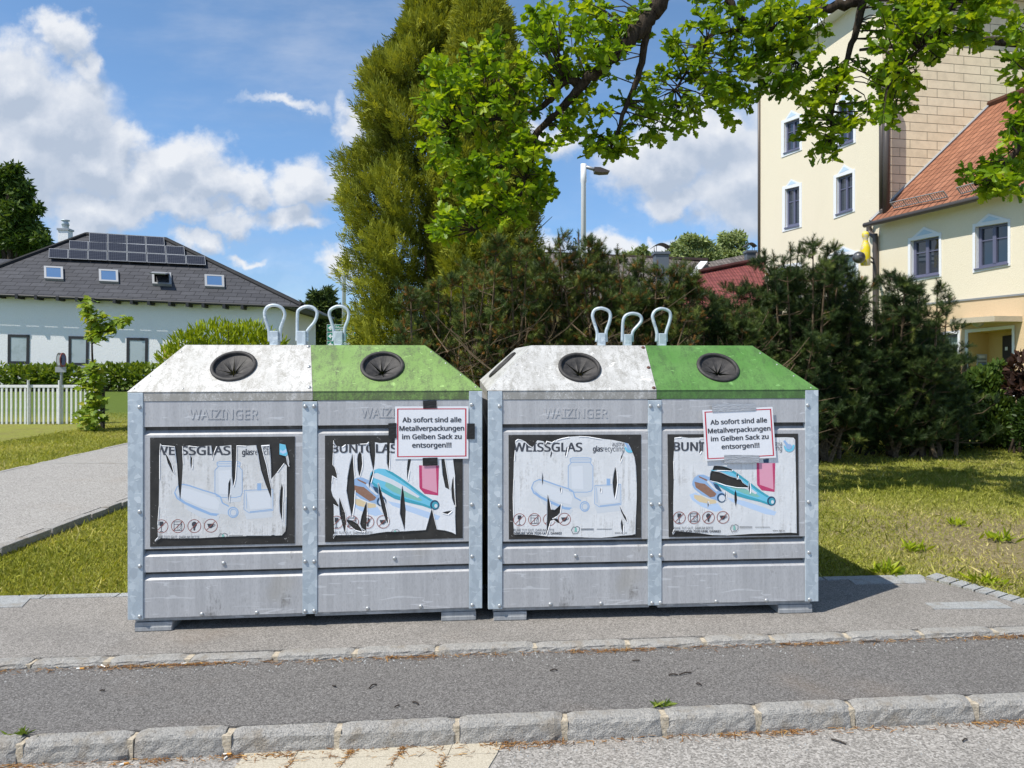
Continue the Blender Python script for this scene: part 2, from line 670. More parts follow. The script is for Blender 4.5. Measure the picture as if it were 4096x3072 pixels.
def sheet_mat(lo, hi, dirt):
    def b(nt):
        c = nt.coord()
        st = nt.noise(nt.mapping(c, (26, 26, 1.3)), 1.0, 6, 0.65, 0.3)
        fine = nt.noise(nt.mapping(c, (1, 1, 0.35)), 130, 3, 0.75)
        blot = nt.noise(c, 3.6, 6, 0.62)
        col = nt.mix(nt.step(st, 0.3, 0.7), lo, hi)
        col = nt.mix(nt.math('MULTIPLY', nt.step(fine, 0.45, 0.72), 0.35), col, tuple(x * 0.62 for x in lo))
        grime = nt.math('MULTIPLY', nt.step(nt.math('MULTIPLY', nt.math('ADD', blot, nt.math('MULTIPLY', fine, 0.25)), nt.math('ADD', st, 0.55)), 0.76, 1.05), dirt)
        col = nt.mix(grime, col, (0.11, 0.105, 0.10))
        rs = nt.noise(nt.mapping(c, (1, 1, 0.6)), 1.9, 5, 0.6)
        col = nt.mix(nt.math('MULTIPLY', nt.step(rs, 0.60, 0.74), 0.22), col, (0.30, 0.25, 0.15))
        scr = nt.noise(nt.mapping(c, (3, 3, 26), rot=(0, 0.5, 0)), 1.4, 2, 0.5, 1.2)
        col = nt.mix(nt.math('MULTIPLY', nt.step(scr, 0.655, 0.68), 0.4), col, (0.75, 0.76, 0.78))
        return col, nt.bump(fine, 0.1, 0.003)
    return b


M_SHEET = material('panel_metal', sheet_mat((0.43, 0.43, 0.44), (0.53, 0.53, 0.54), 0.75), 0.52, 0.2, 0.5)
M_GROOVE = material('grimy_shaded_groove', sheet_mat((0.06, 0.058, 0.055), (0.12, 0.115, 0.11), 0.9), 0.7, 0.0, 0.3)  # grime and the shade of the recess, both darkened into the colour
M_RAIL = material('rail_metal', sheet_mat((0.30, 0.31, 0.32), (0.42, 0.43, 0.44), 0.9), 0.6, 0.2, 0.5)


def lid_mat(base, faded, dirt, k):
    def b(nt):
        c = nt.coord()
        fine = nt.noise(c, 120, 4, 0.78)
        mid = nt.noise(nt.mapping(c, (1.6, 1, 1)), 13, 8, 0.74, 0.4)
        st = nt.noise(nt.mapping(c, (30, 4, 4)), 1.0, 5, 0.65)
        big = nt.noise(c, 2.6, 5, 0.6)
        col = nt.mix(nt.step(big, 0.36, 0.62), base, faded)
        sp = nt.node('ShaderNodeSeparateXYZ'); nt.l.new(c, sp.inputs[0])
        low = nt.step(sp.outputs[2], 1.392, 1.374)          # grime sits on the upright rim
        f = nt.math('ADD', nt.math('MULTIPLY', fine, 0.55), nt.math('MULTIPLY', mid, 0.6))
        f = nt.math('ADD', f, nt.math('MULTIPLY', nt.math('SUBTRACT', st, 0.5), 0.3))
        f = nt.math('ADD', f, nt.math('MULTIPLY', low, 0.085))
        col = nt.mix(nt.math('MULTIPLY', nt.step(f, 0.50, 0.72), k), col, dirt)
        chip = nt.noise(nt.mapping(c, (1, 1, 2.5)), 17, 5, 0.55, 1.0)
        col = nt.mix(nt.math('MULTIPLY', nt.step(chip, 0.655, 0.70), 0.8), col, tuple(min(0.86, x * 1.5 + 0.03) for x in faded))
        return col, nt.bump(f, 0.15, 0.003)
    return b


M_WHITE1 = material('white_lid_paint', lid_mat((0.50, 0.49, 0.465), (0.62, 0.61, 0.59), (0.26, 0.245, 0.21), 0.8), 0.55)
M_WHITE2 = material('dulled_white_lid_paint', lid_mat((0.45, 0.445, 0.43), (0.56, 0.555, 0.54), (0.23, 0.22, 0.195), 0.8), 0.55)
M_GREEN1 = material('faded_green_paint', lid_mat((0.155, 0.27, 0.062), (0.205, 0.335, 0.092), (0.085, 0.105, 0.05), 0.85), 0.5)
M_GREEN2 = material('green_lid_paint', lid_mat((0.075, 0.20, 0.038), (0.11, 0.245, 0.062), (0.05, 0.09, 0.032), 0.7), 0.5)
M_RUBBER = material('rubber', lambda nt: (nt.ramp(nt.noise(nt.coord(), 22, 5, 0.65), (0.35, (0.020, 0.019, 0.019)), (0.7, (0.062, 0.057, 0.054))), None), 0.62, 0, 0.4)
M_INSIDE = material('dark_inside', (0.006, 0.006, 0.006), 0.9, 0, 0.1)
M_BOLT = material('bolt_steel', lambda nt: (nt.ramp(nt.noise(nt.coord(), 60, 2, 0.5), (0.3, (0.38, 0.39, 0.39)), (0.7, (0.60, 0.61, 0.61))), None), 0.38, 0.6, 0.5)
M_RUSTBOLT = material('rusty_bolt', (0.12, 0.055, 0.04), 0.7, 0.2, 0.4)
M_BOARD = material('board_black', lambda nt: (nt.mix(nt.step(nt.noise(nt.mapping(nt.coord(), (1, 1, 1.4)), 30, 6, 0.72, 0.8), 0.62, 0.70),
                   nt.ramp(nt.noise(nt.coord(), 9, 5, 0.6), (0.3, (0.016, 0.015, 0.014)), (0.75, (0.045, 0.042, 0.038))), (0.30, 0.29, 0.28)), None), 0.42, 0, 0.5)


def paper_mat(lo, hi, dirt):
    def b(nt):
        c = nt.coord()
        st = nt.noise(nt.mapping(c, (46, 46, 3.2)), 1.0, 5, 0.7, 0.2)
        blot = nt.noise(c, 6.5, 6, 0.65)
        cr = nt.noise(nt.mapping(c, (1, 1, 1)), 34, 5, 0.75, 1.6)
        col = nt.mix(nt.step(blot, 0.35, 0.65), lo, hi)
        f = nt.math('ADD', nt.math('MULTIPLY', st, 0.5), nt.math('MULTIPLY', blot, 0.5))
        f = nt.math('ADD', f, nt.math('MULTIPLY', nt.math('SUBTRACT', cr, 0.5), 0.25))
        col = nt.mix(nt.math('MULTIPLY', nt.step(f, 0.50, 0.66), dirt), col, (0.33, 0.32, 0.30))
        return col, nt.bump(cr, 0.25, 0.006)
    return b


M_PAPER1 = material('scuffed_paper', paper_mat((0.60, 0.60, 0.59), (0.74, 0.74, 0.74), 0.85), 0.5)
M_PAPER2 = material('clean_torn_paper', paper_mat((0.76, 0.77, 0.79), (0.82, 0.83, 0.85), 0.25), 0.5)
M_PAPER3 = material('streaked_paper', paper_mat((0.68, 0.69, 0.70), (0.78, 0.79, 0.80), 0.62), 0.5)
M_EDGE = material('torn_paper_edge', (0.85, 0.85, 0.86), 0.6)


def flat(name, col, rough=0.55):
    return material(name, lambda nt: (nt.mix(nt.math('MULTIPLY', nt.step(nt.noise(nt.coord(), 60, 5, 0.7), 0.45, 0.75), 0.45), col, tuple(min(1, x * 0.8 + 0.13) for x in col)), None), rough)


I_TEXT = flat('print_anthracite', (0.045, 0.05, 0.065))
I_RED = flat('print_brownred', (0.30, 0.075, 0.05))
I_PALE = flat('print_pale_blue', (0.63, 0.665, 0.705))
I_LINE = flat('print_light_blue', (0.30, 0.46, 0.70))
I_CYAN = flat('print_cyan', (0.16, 0.55, 0.74))
I_TEAL = flat('print_teal', (0.045, 0.36, 0.47))
I_AQUA = flat('print_aqua', (0.22, 0.52, 0.45))
I_NAVY = flat('print_navy', (0.02, 0.07, 0.14))
I_BROWN = flat('print_brown', (0.28, 0.15, 0.10))
I_SAND = flat('print_sand', (0.72, 0.58, 0.36))
I_PINK = flat('print_pink', (0.74, 0.34, 0.45))
I_MAGENTA = flat('print_magenta', (0.52, 0.04, 0.14))
I_SHADE = flat('print_shade_blue', (0.50, 0.64, 0.84))
I_WHITE = flat('print_white', (0.70, 0.73, 0.77))
PRINTS = [I_TEXT, I_RED, I_PALE, I_LINE, I_CYAN, I_TEAL, I_AQUA, I_NAVY, I_BROWN, I_SAND, I_PINK, I_MAGENTA, I_SHADE, I_WHITE]
TEXT, RED, PALE, LINE, CYAN, TEAL, AQUA, NAVY, BROWN, SAND, PINK, MAGENTA, SHADE, WHITE = range(1, 15)


# ------------------------------------------------------------------ the ground
def terrain(x, y):
    t = min(max((y - 15.0) / 10.0, 0), 1)
    return 0.52 * t * t * (3 - 2 * t)


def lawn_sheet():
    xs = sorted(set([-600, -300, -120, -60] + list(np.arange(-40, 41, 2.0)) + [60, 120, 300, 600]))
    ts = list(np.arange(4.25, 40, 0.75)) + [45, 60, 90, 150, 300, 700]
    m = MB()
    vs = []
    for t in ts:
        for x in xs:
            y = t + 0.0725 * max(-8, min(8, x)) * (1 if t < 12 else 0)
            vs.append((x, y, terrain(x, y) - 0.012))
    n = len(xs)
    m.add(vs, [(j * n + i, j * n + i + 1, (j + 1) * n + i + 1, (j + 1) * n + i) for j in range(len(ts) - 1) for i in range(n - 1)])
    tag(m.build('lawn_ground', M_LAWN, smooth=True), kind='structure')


lawn_sheet()
near_back = lambda x: 3.212 + 0.086 * x
near_front = lambda x: 3.130 + 0.082 * x
far_front = lambda x: 3.868 + 0.081 * x
far_back = lambda x: 3.946 + 0.081 * x
pad_back = lambda x: 4.874 + 0.0725 * x


def sheet(name, mat, pts, z, th=0.3):
    m = MB()
    m.prism([(x, y, z) for x, y in pts], (0, 0, -th))
    return tag(m.build(name, mat), kind='structure')


XL, XR = -14.0, 14.0
sheet('street', M_STREET, [(-70, -70), (70, -70), (70, near_front(XR)), (XR, near_front(XR)), (XL, near_front(XL)), (-70, near_front(XL))], -0.12)
sheet('pavement', M_MID, [(XL, near_back(XL) - .004), (XR, near_back(XR) - .004), (XR, far_front(XR) + .01), (XL, far_front(XL) + .01)], -0.03)
C1, C2 = (2.94, pad_back(2.94)), (3.46, 4.00)
sheet('container_pad', M_PAD, [(XL, far_back(XL) - .004), (3.46, far_back(3.46) - .004), C1, (XL, pad_back(XL))], 0.0)


def kerb(name, front, back, joints, zt, zb, seed):
    """a row of rough granite stones with mortar joints"""
    rg = random.Random(seed)
    m = MB()
    jm = MB()
    edges = [XL] + joints + [XR]
    for a, b in zip(edges[:-1], edges[1:]):
        g = rg.uniform(0.008, 0.016)
        a2, b2 = a + g, b - g
        n = max(4, int((b2 - a2) / 0.035))
        n = min(n, 60)
        dz = rg.uniform(-0.006, 0.006)
        dy = rg.uniform(-0.006, 0.006)
        prof = [(0.0, -0.05), (0.0, 0.22), (0.004, 0.5), (0.006, 0.78), (0.018, 0.95), (0.035, 1.0), (0.6, 1.0), (0.96, 1.0), (1.0, 0.9), (1.0, -0.05)]
        vs = []
        for i in range(n + 1):
            t = i / n
            x = a2 + (b2 - a2) * t
            end = max(0, 1 - min(t, 1 - t) * (b2 - a2) / 0.03)
            for k, (u, h) in enumerate(prof):
                w = back(x) - front(x)
                y = front(x) + dy + u * w if u > 0.05 else front(x) + dy + u
                z = zb + h * (zt - zb) + (dz if h > 0.6 else 0)
                rough = 0.0032 if k < 6 else 0.0015
                y += rg.uniform(-rough, rough) + (0.008 * end if k < 6 else 0)
                z += rg.uniform(-rough, rough) * 0.6 - 0.008 * end * (h > 0.7)
                vs.append((x + rg.uniform(-.004, .004) * (0 if 0 < i < n else 1), y, z))
        q = len(prof)
        fs = [(i * q + k, (i + 1) * q + k, (i + 1) * q + k + 1, i * q + k + 1) for i in range(n) for k in range(q - 1)]
        fs += [tuple(range(q - 1, -1, -1)), tuple(n * q + k for k in range(q))]
        m.add(vs, fs)
        if b < XR - 1:
            w = back(b) - front(b)
            jm.box((b - g - .004, front(b) + .010, zb - .05), (b + g + .004, back(b) - .004, zt - .010))
    tag(m.build(name, M_GRANITE), kind='structure')
    tag(jm.build('kerb_mortar', M_MORTAR), kind='structure')


def joint_x(pxs, front, zt):
    out = []
    for px in pxs:
        k = (px - CX) / F
        x = 0.0
        for _ in range(20): x = k * front(x)
        out.append(x)
    return out


nj = joint_x([-420, 70, 515, 902, 1348, 1824, 2259, 2661, 3037, 3413, 3907, 4330], near_front, -0.03)
fj = joint_x([-260, 106, 420, 744, 1096, 1417, 1744, 2139, 2513, 2824, 3093, 3398, 3694, 3990, 4300], far_front, 0)
def extend(js, step):
    a = list(js)
    while a[0] > XL + step * 1.3: a.insert(0, a[0] - step)
    while a[-1] < XR - step * 1.3: a.append(a[-1] + step)
    return a
kerb('kerb', near_front, near_back, extend(nj, 0.5), -0.03, -0.12, 3)
kerb('kerb', far_front, far_back, extend(fj, 0.46), 0.0, -0.03, 5)

# sand coloured paving slabs let into the street
sl = Plane((0, 0, -0.12), (0, 0, 1))
m = MB()
rows = [((950, 3072), (1005, 3013), (1990, 2966), (1992, 2966)), ]
sx = [960, 1175, 1388, 1592, 1792, 1990]
def slab(quad):
    p = [sl.hit(*q) for q in quad]
    c = sum(p, Vector()) / 4
    p = [c + (v - c) * 0.985 for v in p]
    m.prism([(v.x, v.y, -0.115) for v in p], (0, 0, -0.06))
top = lambda x: 3010 - (x - 1010) * 0.046
midl = lambda x: 3040 - (x - 1180) * 0.028
for i in range(5):
    a, b = sx[i], sx[i + 1]
    # joints lean: the far end of each joint lies further right
    slab([(a, midl(a)), (b, midl(b)), (b + 22, top(b + 22)), (a + 22, top(a + 22))])
    slab([(a - 75, 3140), (b - 75, 3140), (b, midl(b)), (a, midl(a))])
tag(m.build('paving_slabs', M_SLAB, bevel=0.004), kind='structure')

# flush granite strips at the edge of the pad
m = MB()
def strip(pts):
    p = [GROUND.hit(*q) for q in pts]
    m.prism([(v.x, v.y, 0.005) for v in p], (0, 0, -0.08))
strip([(3385, 2313), (3690, 2306), (3705, 2333), (3420, 2338)])
strip([(3700, 2414), (3985, 2405), (4048, 2434), (3735, 2438)])
strip([(-60, 2394), (122, 2394), (88, 2430), (-60, 2432)])
for k in range(9):
    t0, t1 = k / 9 + .012, (k + 1) / 9 - .004
    def e(t, o): return (3700 + 440 * t + o * 0.9, 2306 + 128 * t - o * 0.30)
    strip([e(t0, 0), e(t1, 0), e(t1, 46), e(t0, 46)])
x = -9.0
while x < 2.7:
    L = random.uniform(.45, .75)
    m.prism([(x, pad_back(x), .004), (x + L - .012, pad_back(x + L), .004), (x + L - .012, pad_back(x + L) + .07, .004), (x, pad_back(x) + .07, .004)], (0, 0, -.08))
    x += L
tag(m.build('edging_stones', M_STRIP), kind='structure')

# the path on the left with its low stone edges
m = MB()
m.prism([(-4.17, 4.55, .062), (-4.17, 16.2, .062), (-6.75, 16.2, .062), (-6.75, 4.4, .062)], (0, 0, -.3))
tag(m.build('path', M_PATH), kind='structure')
m = MB()
rg = random.Random(4)
for x0, x1 in ((-4.17, -4.08), (-6.85, -6.76)):
    y = 4.5
    while y < 16.0:
        L = rg.uniform(.18, .34)
        j = rg.uniform(-.008, .008)
        m.box((x0 + .002, y, -.2), (x1 + j, y + L - .012, .064 + rg.uniform(-.008, .004)))
        y += L
m.prism([(-6.75, 10.2, .066), (-4.172, 10.05, .066), (-4.172, 10.17, .066), (-6.75, 10.34, .066)], (0, 0, -.05))
tag(m.build('path_edging', M_GRANITE, bevel=.008), kind='structure')

# ------------------------------------------------------------------ the two glass containers
def region_any(parts, clip=None, holes=()):
    """like region(), for a shape that is the union of several loops"""
    idx, verts, edges = {}, [], []

    def vid(p):
        k = (round(float(p[0]), 3), round(float(p[1]), 3))
        if k not in idx:
            idx[k] = len(verts)
            verts.append(Vector(k))
        return idx[k]
    for sg in list(parts) + ([clip] if clip else []) + list(holes):
        for a, b in sg:
            i, j = vid(a), vid(b)
            if i != j: edges.append((i, j))
    vo, _, fo, _, _, _ = delaunay_2d_cdt(verts, edges, [], 0, 1e-4)
    tri = [f for f in fo if len(f) == 3]
    if not tri: return [], []
    cen = [((vo[f[0]].x + vo[f[1]].x + vo[f[2]].x) / 3, (vo[f[0]].y + vo[f[1]].y + vo[f[2]].y) / 3) for f in tri]
    ok = np.zeros(len(cen), bool)
    for sg in parts: ok |= inside(cen, sg)
    if clip: ok &= inside(cen, clip)
    for h in holes: ok &= ~inside(cen, h)
    return [(v.x, v.y) for v in vo], [f for f, k in zip(tri, ok) if k]


LID_T, LID_Z0, LID_Z1 = 0.32, 1.382, 1.658
DEP = 2.03


class Container:
    def __init__(s, px_left, d_left, yaw, label):
        s.yaw = R(yaw)
        k = (px_left - CX) / F
        s.O = Vector((k * d_left, d_left, 0))
        s.U = Vector((math.cos(s.yaw), math.sin(s.yaw), 0))
        s.V = Vector((-math.sin(s.yaw), math.cos(s.yaw), 0))
        s.front = Plane(s.O, -s.V)
        a = math.atan2(LID_Z1 - LID_Z0, LID_T)
        s.a = a
        s.ns = -s.V * math.sin(a) + Vector((0, 0, math.cos(a)))
        s.ws = s.V * math.cos(a) + Vector((0, 0, math.sin(a)))
        s.slope = Plane(s.O + Vector((0, 0, LID_Z0)), s.ns)
        s.root = empty('glass_recycling_container', s.O, label, 'recycling container', 'glass recycling containers side by side on the pad', s.yaw)

    def loc(s, p):
        q = Vector(p) - s.O
        return Vector((q.dot(s.U), q.dot(s.V), q.z))

    def fr(s, px, py, off=0.0):
        return s.loc(s.front.hit(px, py, off))

    def u(s, px, py=1900):
        return s.fr(px, py).x

    def sl(s, px, py):
        """slope coordinates (u, w) of a photo position"""
        q = s.slope.hit(px, py) - (s.O + Vector((0, 0, LID_Z0)))
        return q.dot(s.U), q.dot(s.ws)

    def from_sl(s, u, w, h=0.0):
        ca, sa = math.cos(s.a), math.sin(s.a)
        return Vector((u, w * ca - h * sa, LID_Z0 + w * sa + h * ca))

    def part(s, m, name, mats, parent=None, **k):
        return m.build(name, mats, parent or s.root, local=True, **k)


PROFILE = [(1.327, .006), (1.181, .006), (1.180, .034), (1.157, .036), (1.133, .006), (.4785, .006), (.478, .034), (.458, .036), (.434, .006),
           (.3450, .006), (.3445, .034), (.325, .036), (.299, .006), (.0825, .006)]


def profile_panel(u0, u1, M=None):
    m = MB()
    prof = PROFILE + [(.0825, .040), (1.327, .044)]
    n = len(prof)
    a = [Vector((u0, v, z)) for z, v in prof]
    b = [Vector((u1, v, z)) for z, v in prof]
    vs = a + b
    if M is not None: vs = [M @ v for v in vs]
    m.add(vs, [(i, (i + 1) % n, n + (i + 1) % n, n + i) for i in range(n)] + [tuple(range(n)), tuple(range(2 * n - 1, n - 1, -1))])
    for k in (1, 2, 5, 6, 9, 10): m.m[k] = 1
    return m


bolt_proto = None


def bolt_mesh(r=0.0115, h=0.0075):
    m = MB()
    m.lathe([(r, 0.0), (r * .96, h * .45), (r * .72, h * .85), (r * .35, h), (0.0005, h * 1.02)], seg=12)
    me = m.build('bolt', M_BOLT, smooth=True)
    d = me.data
    bpy.data.objects.remove(me)
    return d


BOLT = bolt_mesh()
BOLT_RUST = BOLT.copy(); BOLT_RUST.materials[0] = M_RUSTBOLT
RIVET = bolt_mesh(0.0055, 0.003)


def add_bolt(c, p, n=(0, -1, 0), data=None, name='bolt'):
    o = bpy.data.objects.new(name, data or BOLT)
    COL.objects.link(o)
    o.parent = c.root
    o.location = p
    o.rotation_euler = Vector(n).to_track_quat('Z', 'Y').to_euler()
    return o


def inlet(c, px, py, r=0.134):
    """round rubber inlet: thick ring with slit flaps that sag to an off-centre hole"""
    u, w = c.sl(px, py)
    X, Y = Vector((1, 0, 0)), (c.from_sl(0, 1) - c.from_sl(0, 0)).normalized()
    N = X.cross(Y)
    M = Matrix((X, Y, N)).transposed().to_4x4()
    M.translation = c.from_sl(u, w)
    m = MB()
    k = r / 0.134
    m.lathe([(.133 * k, -.004), (.134 * k, .009), (.131 * k, .013), (.120 * k, .016), (.1135 * k, .013), (.1115 * k, .003), (.1115 * k, -.014)], M, 48)
    ring = c.part(m, 'inlet_ring', M_RUBBER, smooth=True)
    f = MB()
    rs = [.1115 * k, .092 * k, .068 * k, .044 * k, .024 * k, .012 * k]
    rg = random.Random(int(px))
    for i in range(8):
        a0, a1 = 2 * math.pi * (i + .22) / 8, 2 * math.pi * (i + 1.22) / 8
        vs = []
        dip = rg.uniform(.8, 1.25)
        for j, rr in enumerate(rs):
            t = 1 - rr / rs[0]
            g = (0.0003 + 0.0062 * t * t) / rr
            for q in range(5):
                a = a0 + g + (a1 - a0 - 2 * g) * q / 4
                sag = -0.004 - 0.030 * t * dip - 0.004 * math.cos((q - 2) * 1.2) * t
                vs.append(M @ Vector((rr * math.cos(a), rr * math.sin(a) - 0.030 * t, sag)))
        f.add(vs, [(j * 5 + q, j * 5 + q + 1, (j + 1) * 5 + q + 1, (j + 1) * 5 + q) for j in range(len(rs) - 1) for q in range(4)])
    c.part(f, 'rubber_flaps', M_RUBBER, ring)
    return u, w


def make_container(c, P):
    W_ = P['width']
    # posts
    pw = .0855
    for (u0, v0) in ((0, 0), (W_ - P['post_r'], 0), (0, DEP - pw), (W_ - pw, DEP - pw)):
        m = MB()
        w = P['post_r'] if (u0 > 1 and v0 == 0) else pw
        m.box((u0, v0, .076), (u0 + w, v0 + pw, 1.379))
        c.part(m, 'corner_post', M_ZINC, bevel=.003)
    um0, um1 = c.u(P['mid'][0]), c.u(P['mid'][1])
    m = MB(); m.box((um0, .0015, .076), (um1, .04, 1.322)); c.part(m, 'middle_post', M_ZINC, bevel=.002)
    # ribbed sheets
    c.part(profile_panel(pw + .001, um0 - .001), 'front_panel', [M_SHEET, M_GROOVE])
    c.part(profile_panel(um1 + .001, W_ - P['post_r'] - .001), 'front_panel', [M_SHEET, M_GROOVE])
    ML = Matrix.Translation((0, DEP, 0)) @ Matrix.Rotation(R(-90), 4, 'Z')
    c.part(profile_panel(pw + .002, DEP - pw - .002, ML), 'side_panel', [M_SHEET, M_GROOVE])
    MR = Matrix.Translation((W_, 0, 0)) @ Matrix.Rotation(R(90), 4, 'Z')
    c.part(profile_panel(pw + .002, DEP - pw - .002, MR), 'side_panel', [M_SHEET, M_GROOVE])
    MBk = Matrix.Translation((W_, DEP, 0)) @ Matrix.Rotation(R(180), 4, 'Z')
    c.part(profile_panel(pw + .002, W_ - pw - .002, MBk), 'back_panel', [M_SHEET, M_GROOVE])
    m = MB(); m.box((.03, .030, .056), (um0 + .013, DEP - .03, .0805)); c.part(m, 'bottom_rail', M_RAIL)
    m = MB(); m.box((um1 - .018, .030, .053), (W_ - .04, DEP - .03, .0805)); c.part(m, 'bottom_rail', M_RAIL)
    for (a, b) in P['feet']:
        for v in (.022, DEP - .25):
            m = MB()
            ua, ub = c.u(a, 2500), c.u(b, 2500)
            m.box((ua, v, .0), (ub, v + .22, .0515))
            m.box((ua + .002, v - .006, .003), (ub - .002, v + .001, .026))
            c.part(m, 'foot', M_RAIL, bevel=.002)
    # the lid in two halves
    tl, tr = c.sl(*P['top_l'])[0], c.sl(*P['top_r'])[0]
    st, sb = c.sl(*P['seam_t'])[0], c.sl(*P['seam_b'])[0]
    wt = math.hypot(LID_T, LID_Z1 - LID_Z0)
    e0, e1 = -.004, W_ + .004
    # the far edge of the flat top runs straight back
    def half(left, hole):
        m = MB()
        if left: outline = [(e0, 0), (sb, 0), (st, wt), (tl, wt)]
        else: outline = [(sb + .0015, 0), (e1, 0), (tr, wt), (st + .0015, wt)]
        hu, hw = hole
        vs, fs = region(loops_segments([outline]), None, [loops_segments([ellipse(hu, hw, .1145, n=40)])])
        m.add([c.from_sl(u, w) for u, w in vs], fs)
        b0, b1 = (pw + .001, sb) if left else (sb + .0015, W_ - P['post_r'] - .001)
        m.quad((b0, .0032, 1.329), (b1, .0032, 1.329), (b1, .0032, 1.3815), (b0, .0032, 1.3815))
        m.quad((b0, .0032, 1.329), (b0, .05, 1.329), (b1, .05, 1.329), (b1, .0032, 1.329))
        zt, zb = LID_Z1, LID_Z0
        dt = DEP - LID_T
        if left:
            m.quad((e0, 0, zb), (tl, LID_T, zt), (tl + .0, dt, zt), (e0, DEP, zb))
            m.quad((tl, LID_T, zt), (st, LID_T, zt), (st, dt, zt), (tl, dt, zt))
            m.quad((tl, dt, zt), (st, dt, zt), (sb, DEP, zb), (e0, DEP, zb))
            m.quad((e0, 0, zb), (e0, DEP, zb), (e0, DEP, zb - .003), (e0, 0, zb - .003))
            m.quad((-.004, pw, zb - .003), (-.004, DEP - pw, zb - .003), (-.003, DEP - pw, 1.329), (-.003, pw, 1.329))
        else:
            m.quad((e1, 0, zb), (e1, DEP, zb), (tr, dt, zt), (tr, LID_T, zt))
            m.quad((st + .0015, LID_T, zt), (tr, LID_T, zt), (tr, dt, zt), (st + .0015, dt, zt))
            m.quad((tr, dt, zt), (e1, DEP, zb), (sb + .0015, DEP, zb), (st + .0015, dt, zt))
            m.quad((W_ + .003, pw, zb - .003), (W_ + .003, DEP - pw, zb - .003), (W_ + .003, DEP - pw, 1.329), (W_ + .003, pw, 1.329))
        return c.part(m, 'lid', P['lid'][0 if left else 1])
    hl = inlet(c, *P['holes'][0])
    hr = inlet(c, *P['holes'][1])
    lw = half(True, hl); lw['label'] = P['lid_labels'][0]
    lg = half(False, hr); lg['label'] = P['lid_labels'][1]
    # the left sloping side carries an inlet as well
    hv = .5 * DEP
    a2 = math.atan2(LID_Z1 - LID_Z0, tl)
    N = Vector((-math.sin(a2), 0, math.cos(a2)))
    M = frame_from(N, Vector((0, 1, 0)), Vector((tl * .5, hv, (LID_Z0 + LID_Z1) / 2)))
    m = MB()
    m.lathe([(.134, -.002), (.134, .010), (.130, .017), (.118, .021), (.109, .018), (.100, .004), (.05, .002), (.001, .002)], M, 40)
    c.part(m, 'inlet_ring', M_RUBBER, smooth=True)
    # bolts
    for (px, py) in P['bolts']: add_bolt(c, c.fr(px, py, 0.0005))
    for (px, py) in P['panel_bolts']: add_bolt(c, c.fr(px, py, -0.0055))
    for k, (px, py) in enumerate(P['lid_bolts']):
        u, w = c.sl(px, py)
        add_bolt(c, c.from_sl(u, w, .0005), c.from_sl(0, 0, 1) - c.from_sl(0, 0, 0), BOLT_RUST if P.get('rust') else BOLT)
    for (px, py) in P['rivets']:
        u, w = c.sl(px, py)
        add_bolt(c, c.from_sl(u, w, .0003), c.from_sl(0, 0, 1) - c.from_sl(0, 0, 0), RIVET, 'rivet')
    # lifting loops in the middle of the top
    pl = Plane(c.O + c.V * 1.0, -c.V)
    ox, oy, s = P['hook_zoom']
    for loop, sock in P['hooks']:
        pts = [c.loc(pl.hit(ox + x / s, oy + y / s)) for x, y in loop]
        lean = random.uniform(-.02, .02)
        pts = [p + Vector((0, lean * (p.z - 1.66) / .3, 0)) for p in pts]
        m = MB(); m.tube(curve_pts(pts, 5), P['wire'], 10)
        o = c.part(m, 'lifting_loop', M_ZINC, smooth=True)
        x0, x1, y0, y1 = sock
        a, b = c.loc(pl.hit(ox + x0 / s, oy + y1 / s)), c.loc(pl.hit(ox + x1 / s, oy + y0 / s))
        m = MB()
        m.box((a.x, .965, 1.655), (b.x, 1.035, b.z))
        m.box((a.x + .006, .955, 1.655), (b.x - .006, 1.045, 1.675))
        c.part(m, 'socket', M_ZINC, o, bevel=.004)


LEFT = Container(510, 4.065, 5.4, 'recycling container with the badly torn posters and the pale faded green lid half')
RIGHT = Container(1952.4, 4.237, 3.9, 'recycling container with the less torn posters and the deep green lid half')

make_container(LEFT, dict(
    width=LEFT.u(1929), post_r=LEFT.u(1929) - LEFT.u(1876), mid=(1209.5, 1268.5), feet=[(532, 683), (1765, 1905)],
    top_l=(742, 1378), top_r=(1700, 1380), seam_t=(1243, 1379), seam_b=(1250, 1565), lid=(M_WHITE1, M_GREEN1),
    lid_labels=('white lid half with grey scuffs', 'faded pale green lid half'),
    holes=[(935, 1466), (1529, 1466)],
    bolts=[(558, 1629), (558.5, 2047), (559, 2265), (559, 2466), (1220.5, 1625), (1256, 1625), (1221, 2033), (1257, 2033), (1221, 2246), (1257, 2246), (1221, 2445), (1257, 2444),
           (1887, 1619), (1888, 2018), (1888.5, 2226), (1889, 2420)],
    panel_bolts=[(893, 2254), (1578, 2234), (806, 2458), (1026, 2452), (1470, 2435), (1683, 2427)],
    lid_bolts=[(1233, 1386), (1235, 1467), (1237, 1550)],
    rivets=[(724, 1407), (662, 1456), (600, 1505), (536, 1555), (731, 1555), (1725, 1408), (1783, 1453), (1843, 1500), (1902, 1548)],
    hook_zoom=(1040, 1140, 2.115), wire=.0118,
    hooks=[([(80, 478), (80, 420), (75, 370), (50, 290), (44, 235), (68, 188), (125, 172), (185, 192), (213, 240), (205, 290), (177, 365), (174, 420), (174, 476)], (90, 162, 390, 495)),
           ([(312, 475), (314, 400), (315, 250), (328, 208), (380, 182), (440, 187), (477, 222), (478, 265), (455, 320), (402, 385), (398, 430), (398, 480)], (318, 394, 390, 495)),
           ([(622, 478), (628, 400), (602, 300), (588, 248), (602, 208), (660, 181), (720, 193), (750, 232), (746, 290), (720, 360), (716, 420), (716, 478)], (633, 703, 395, 500))]))
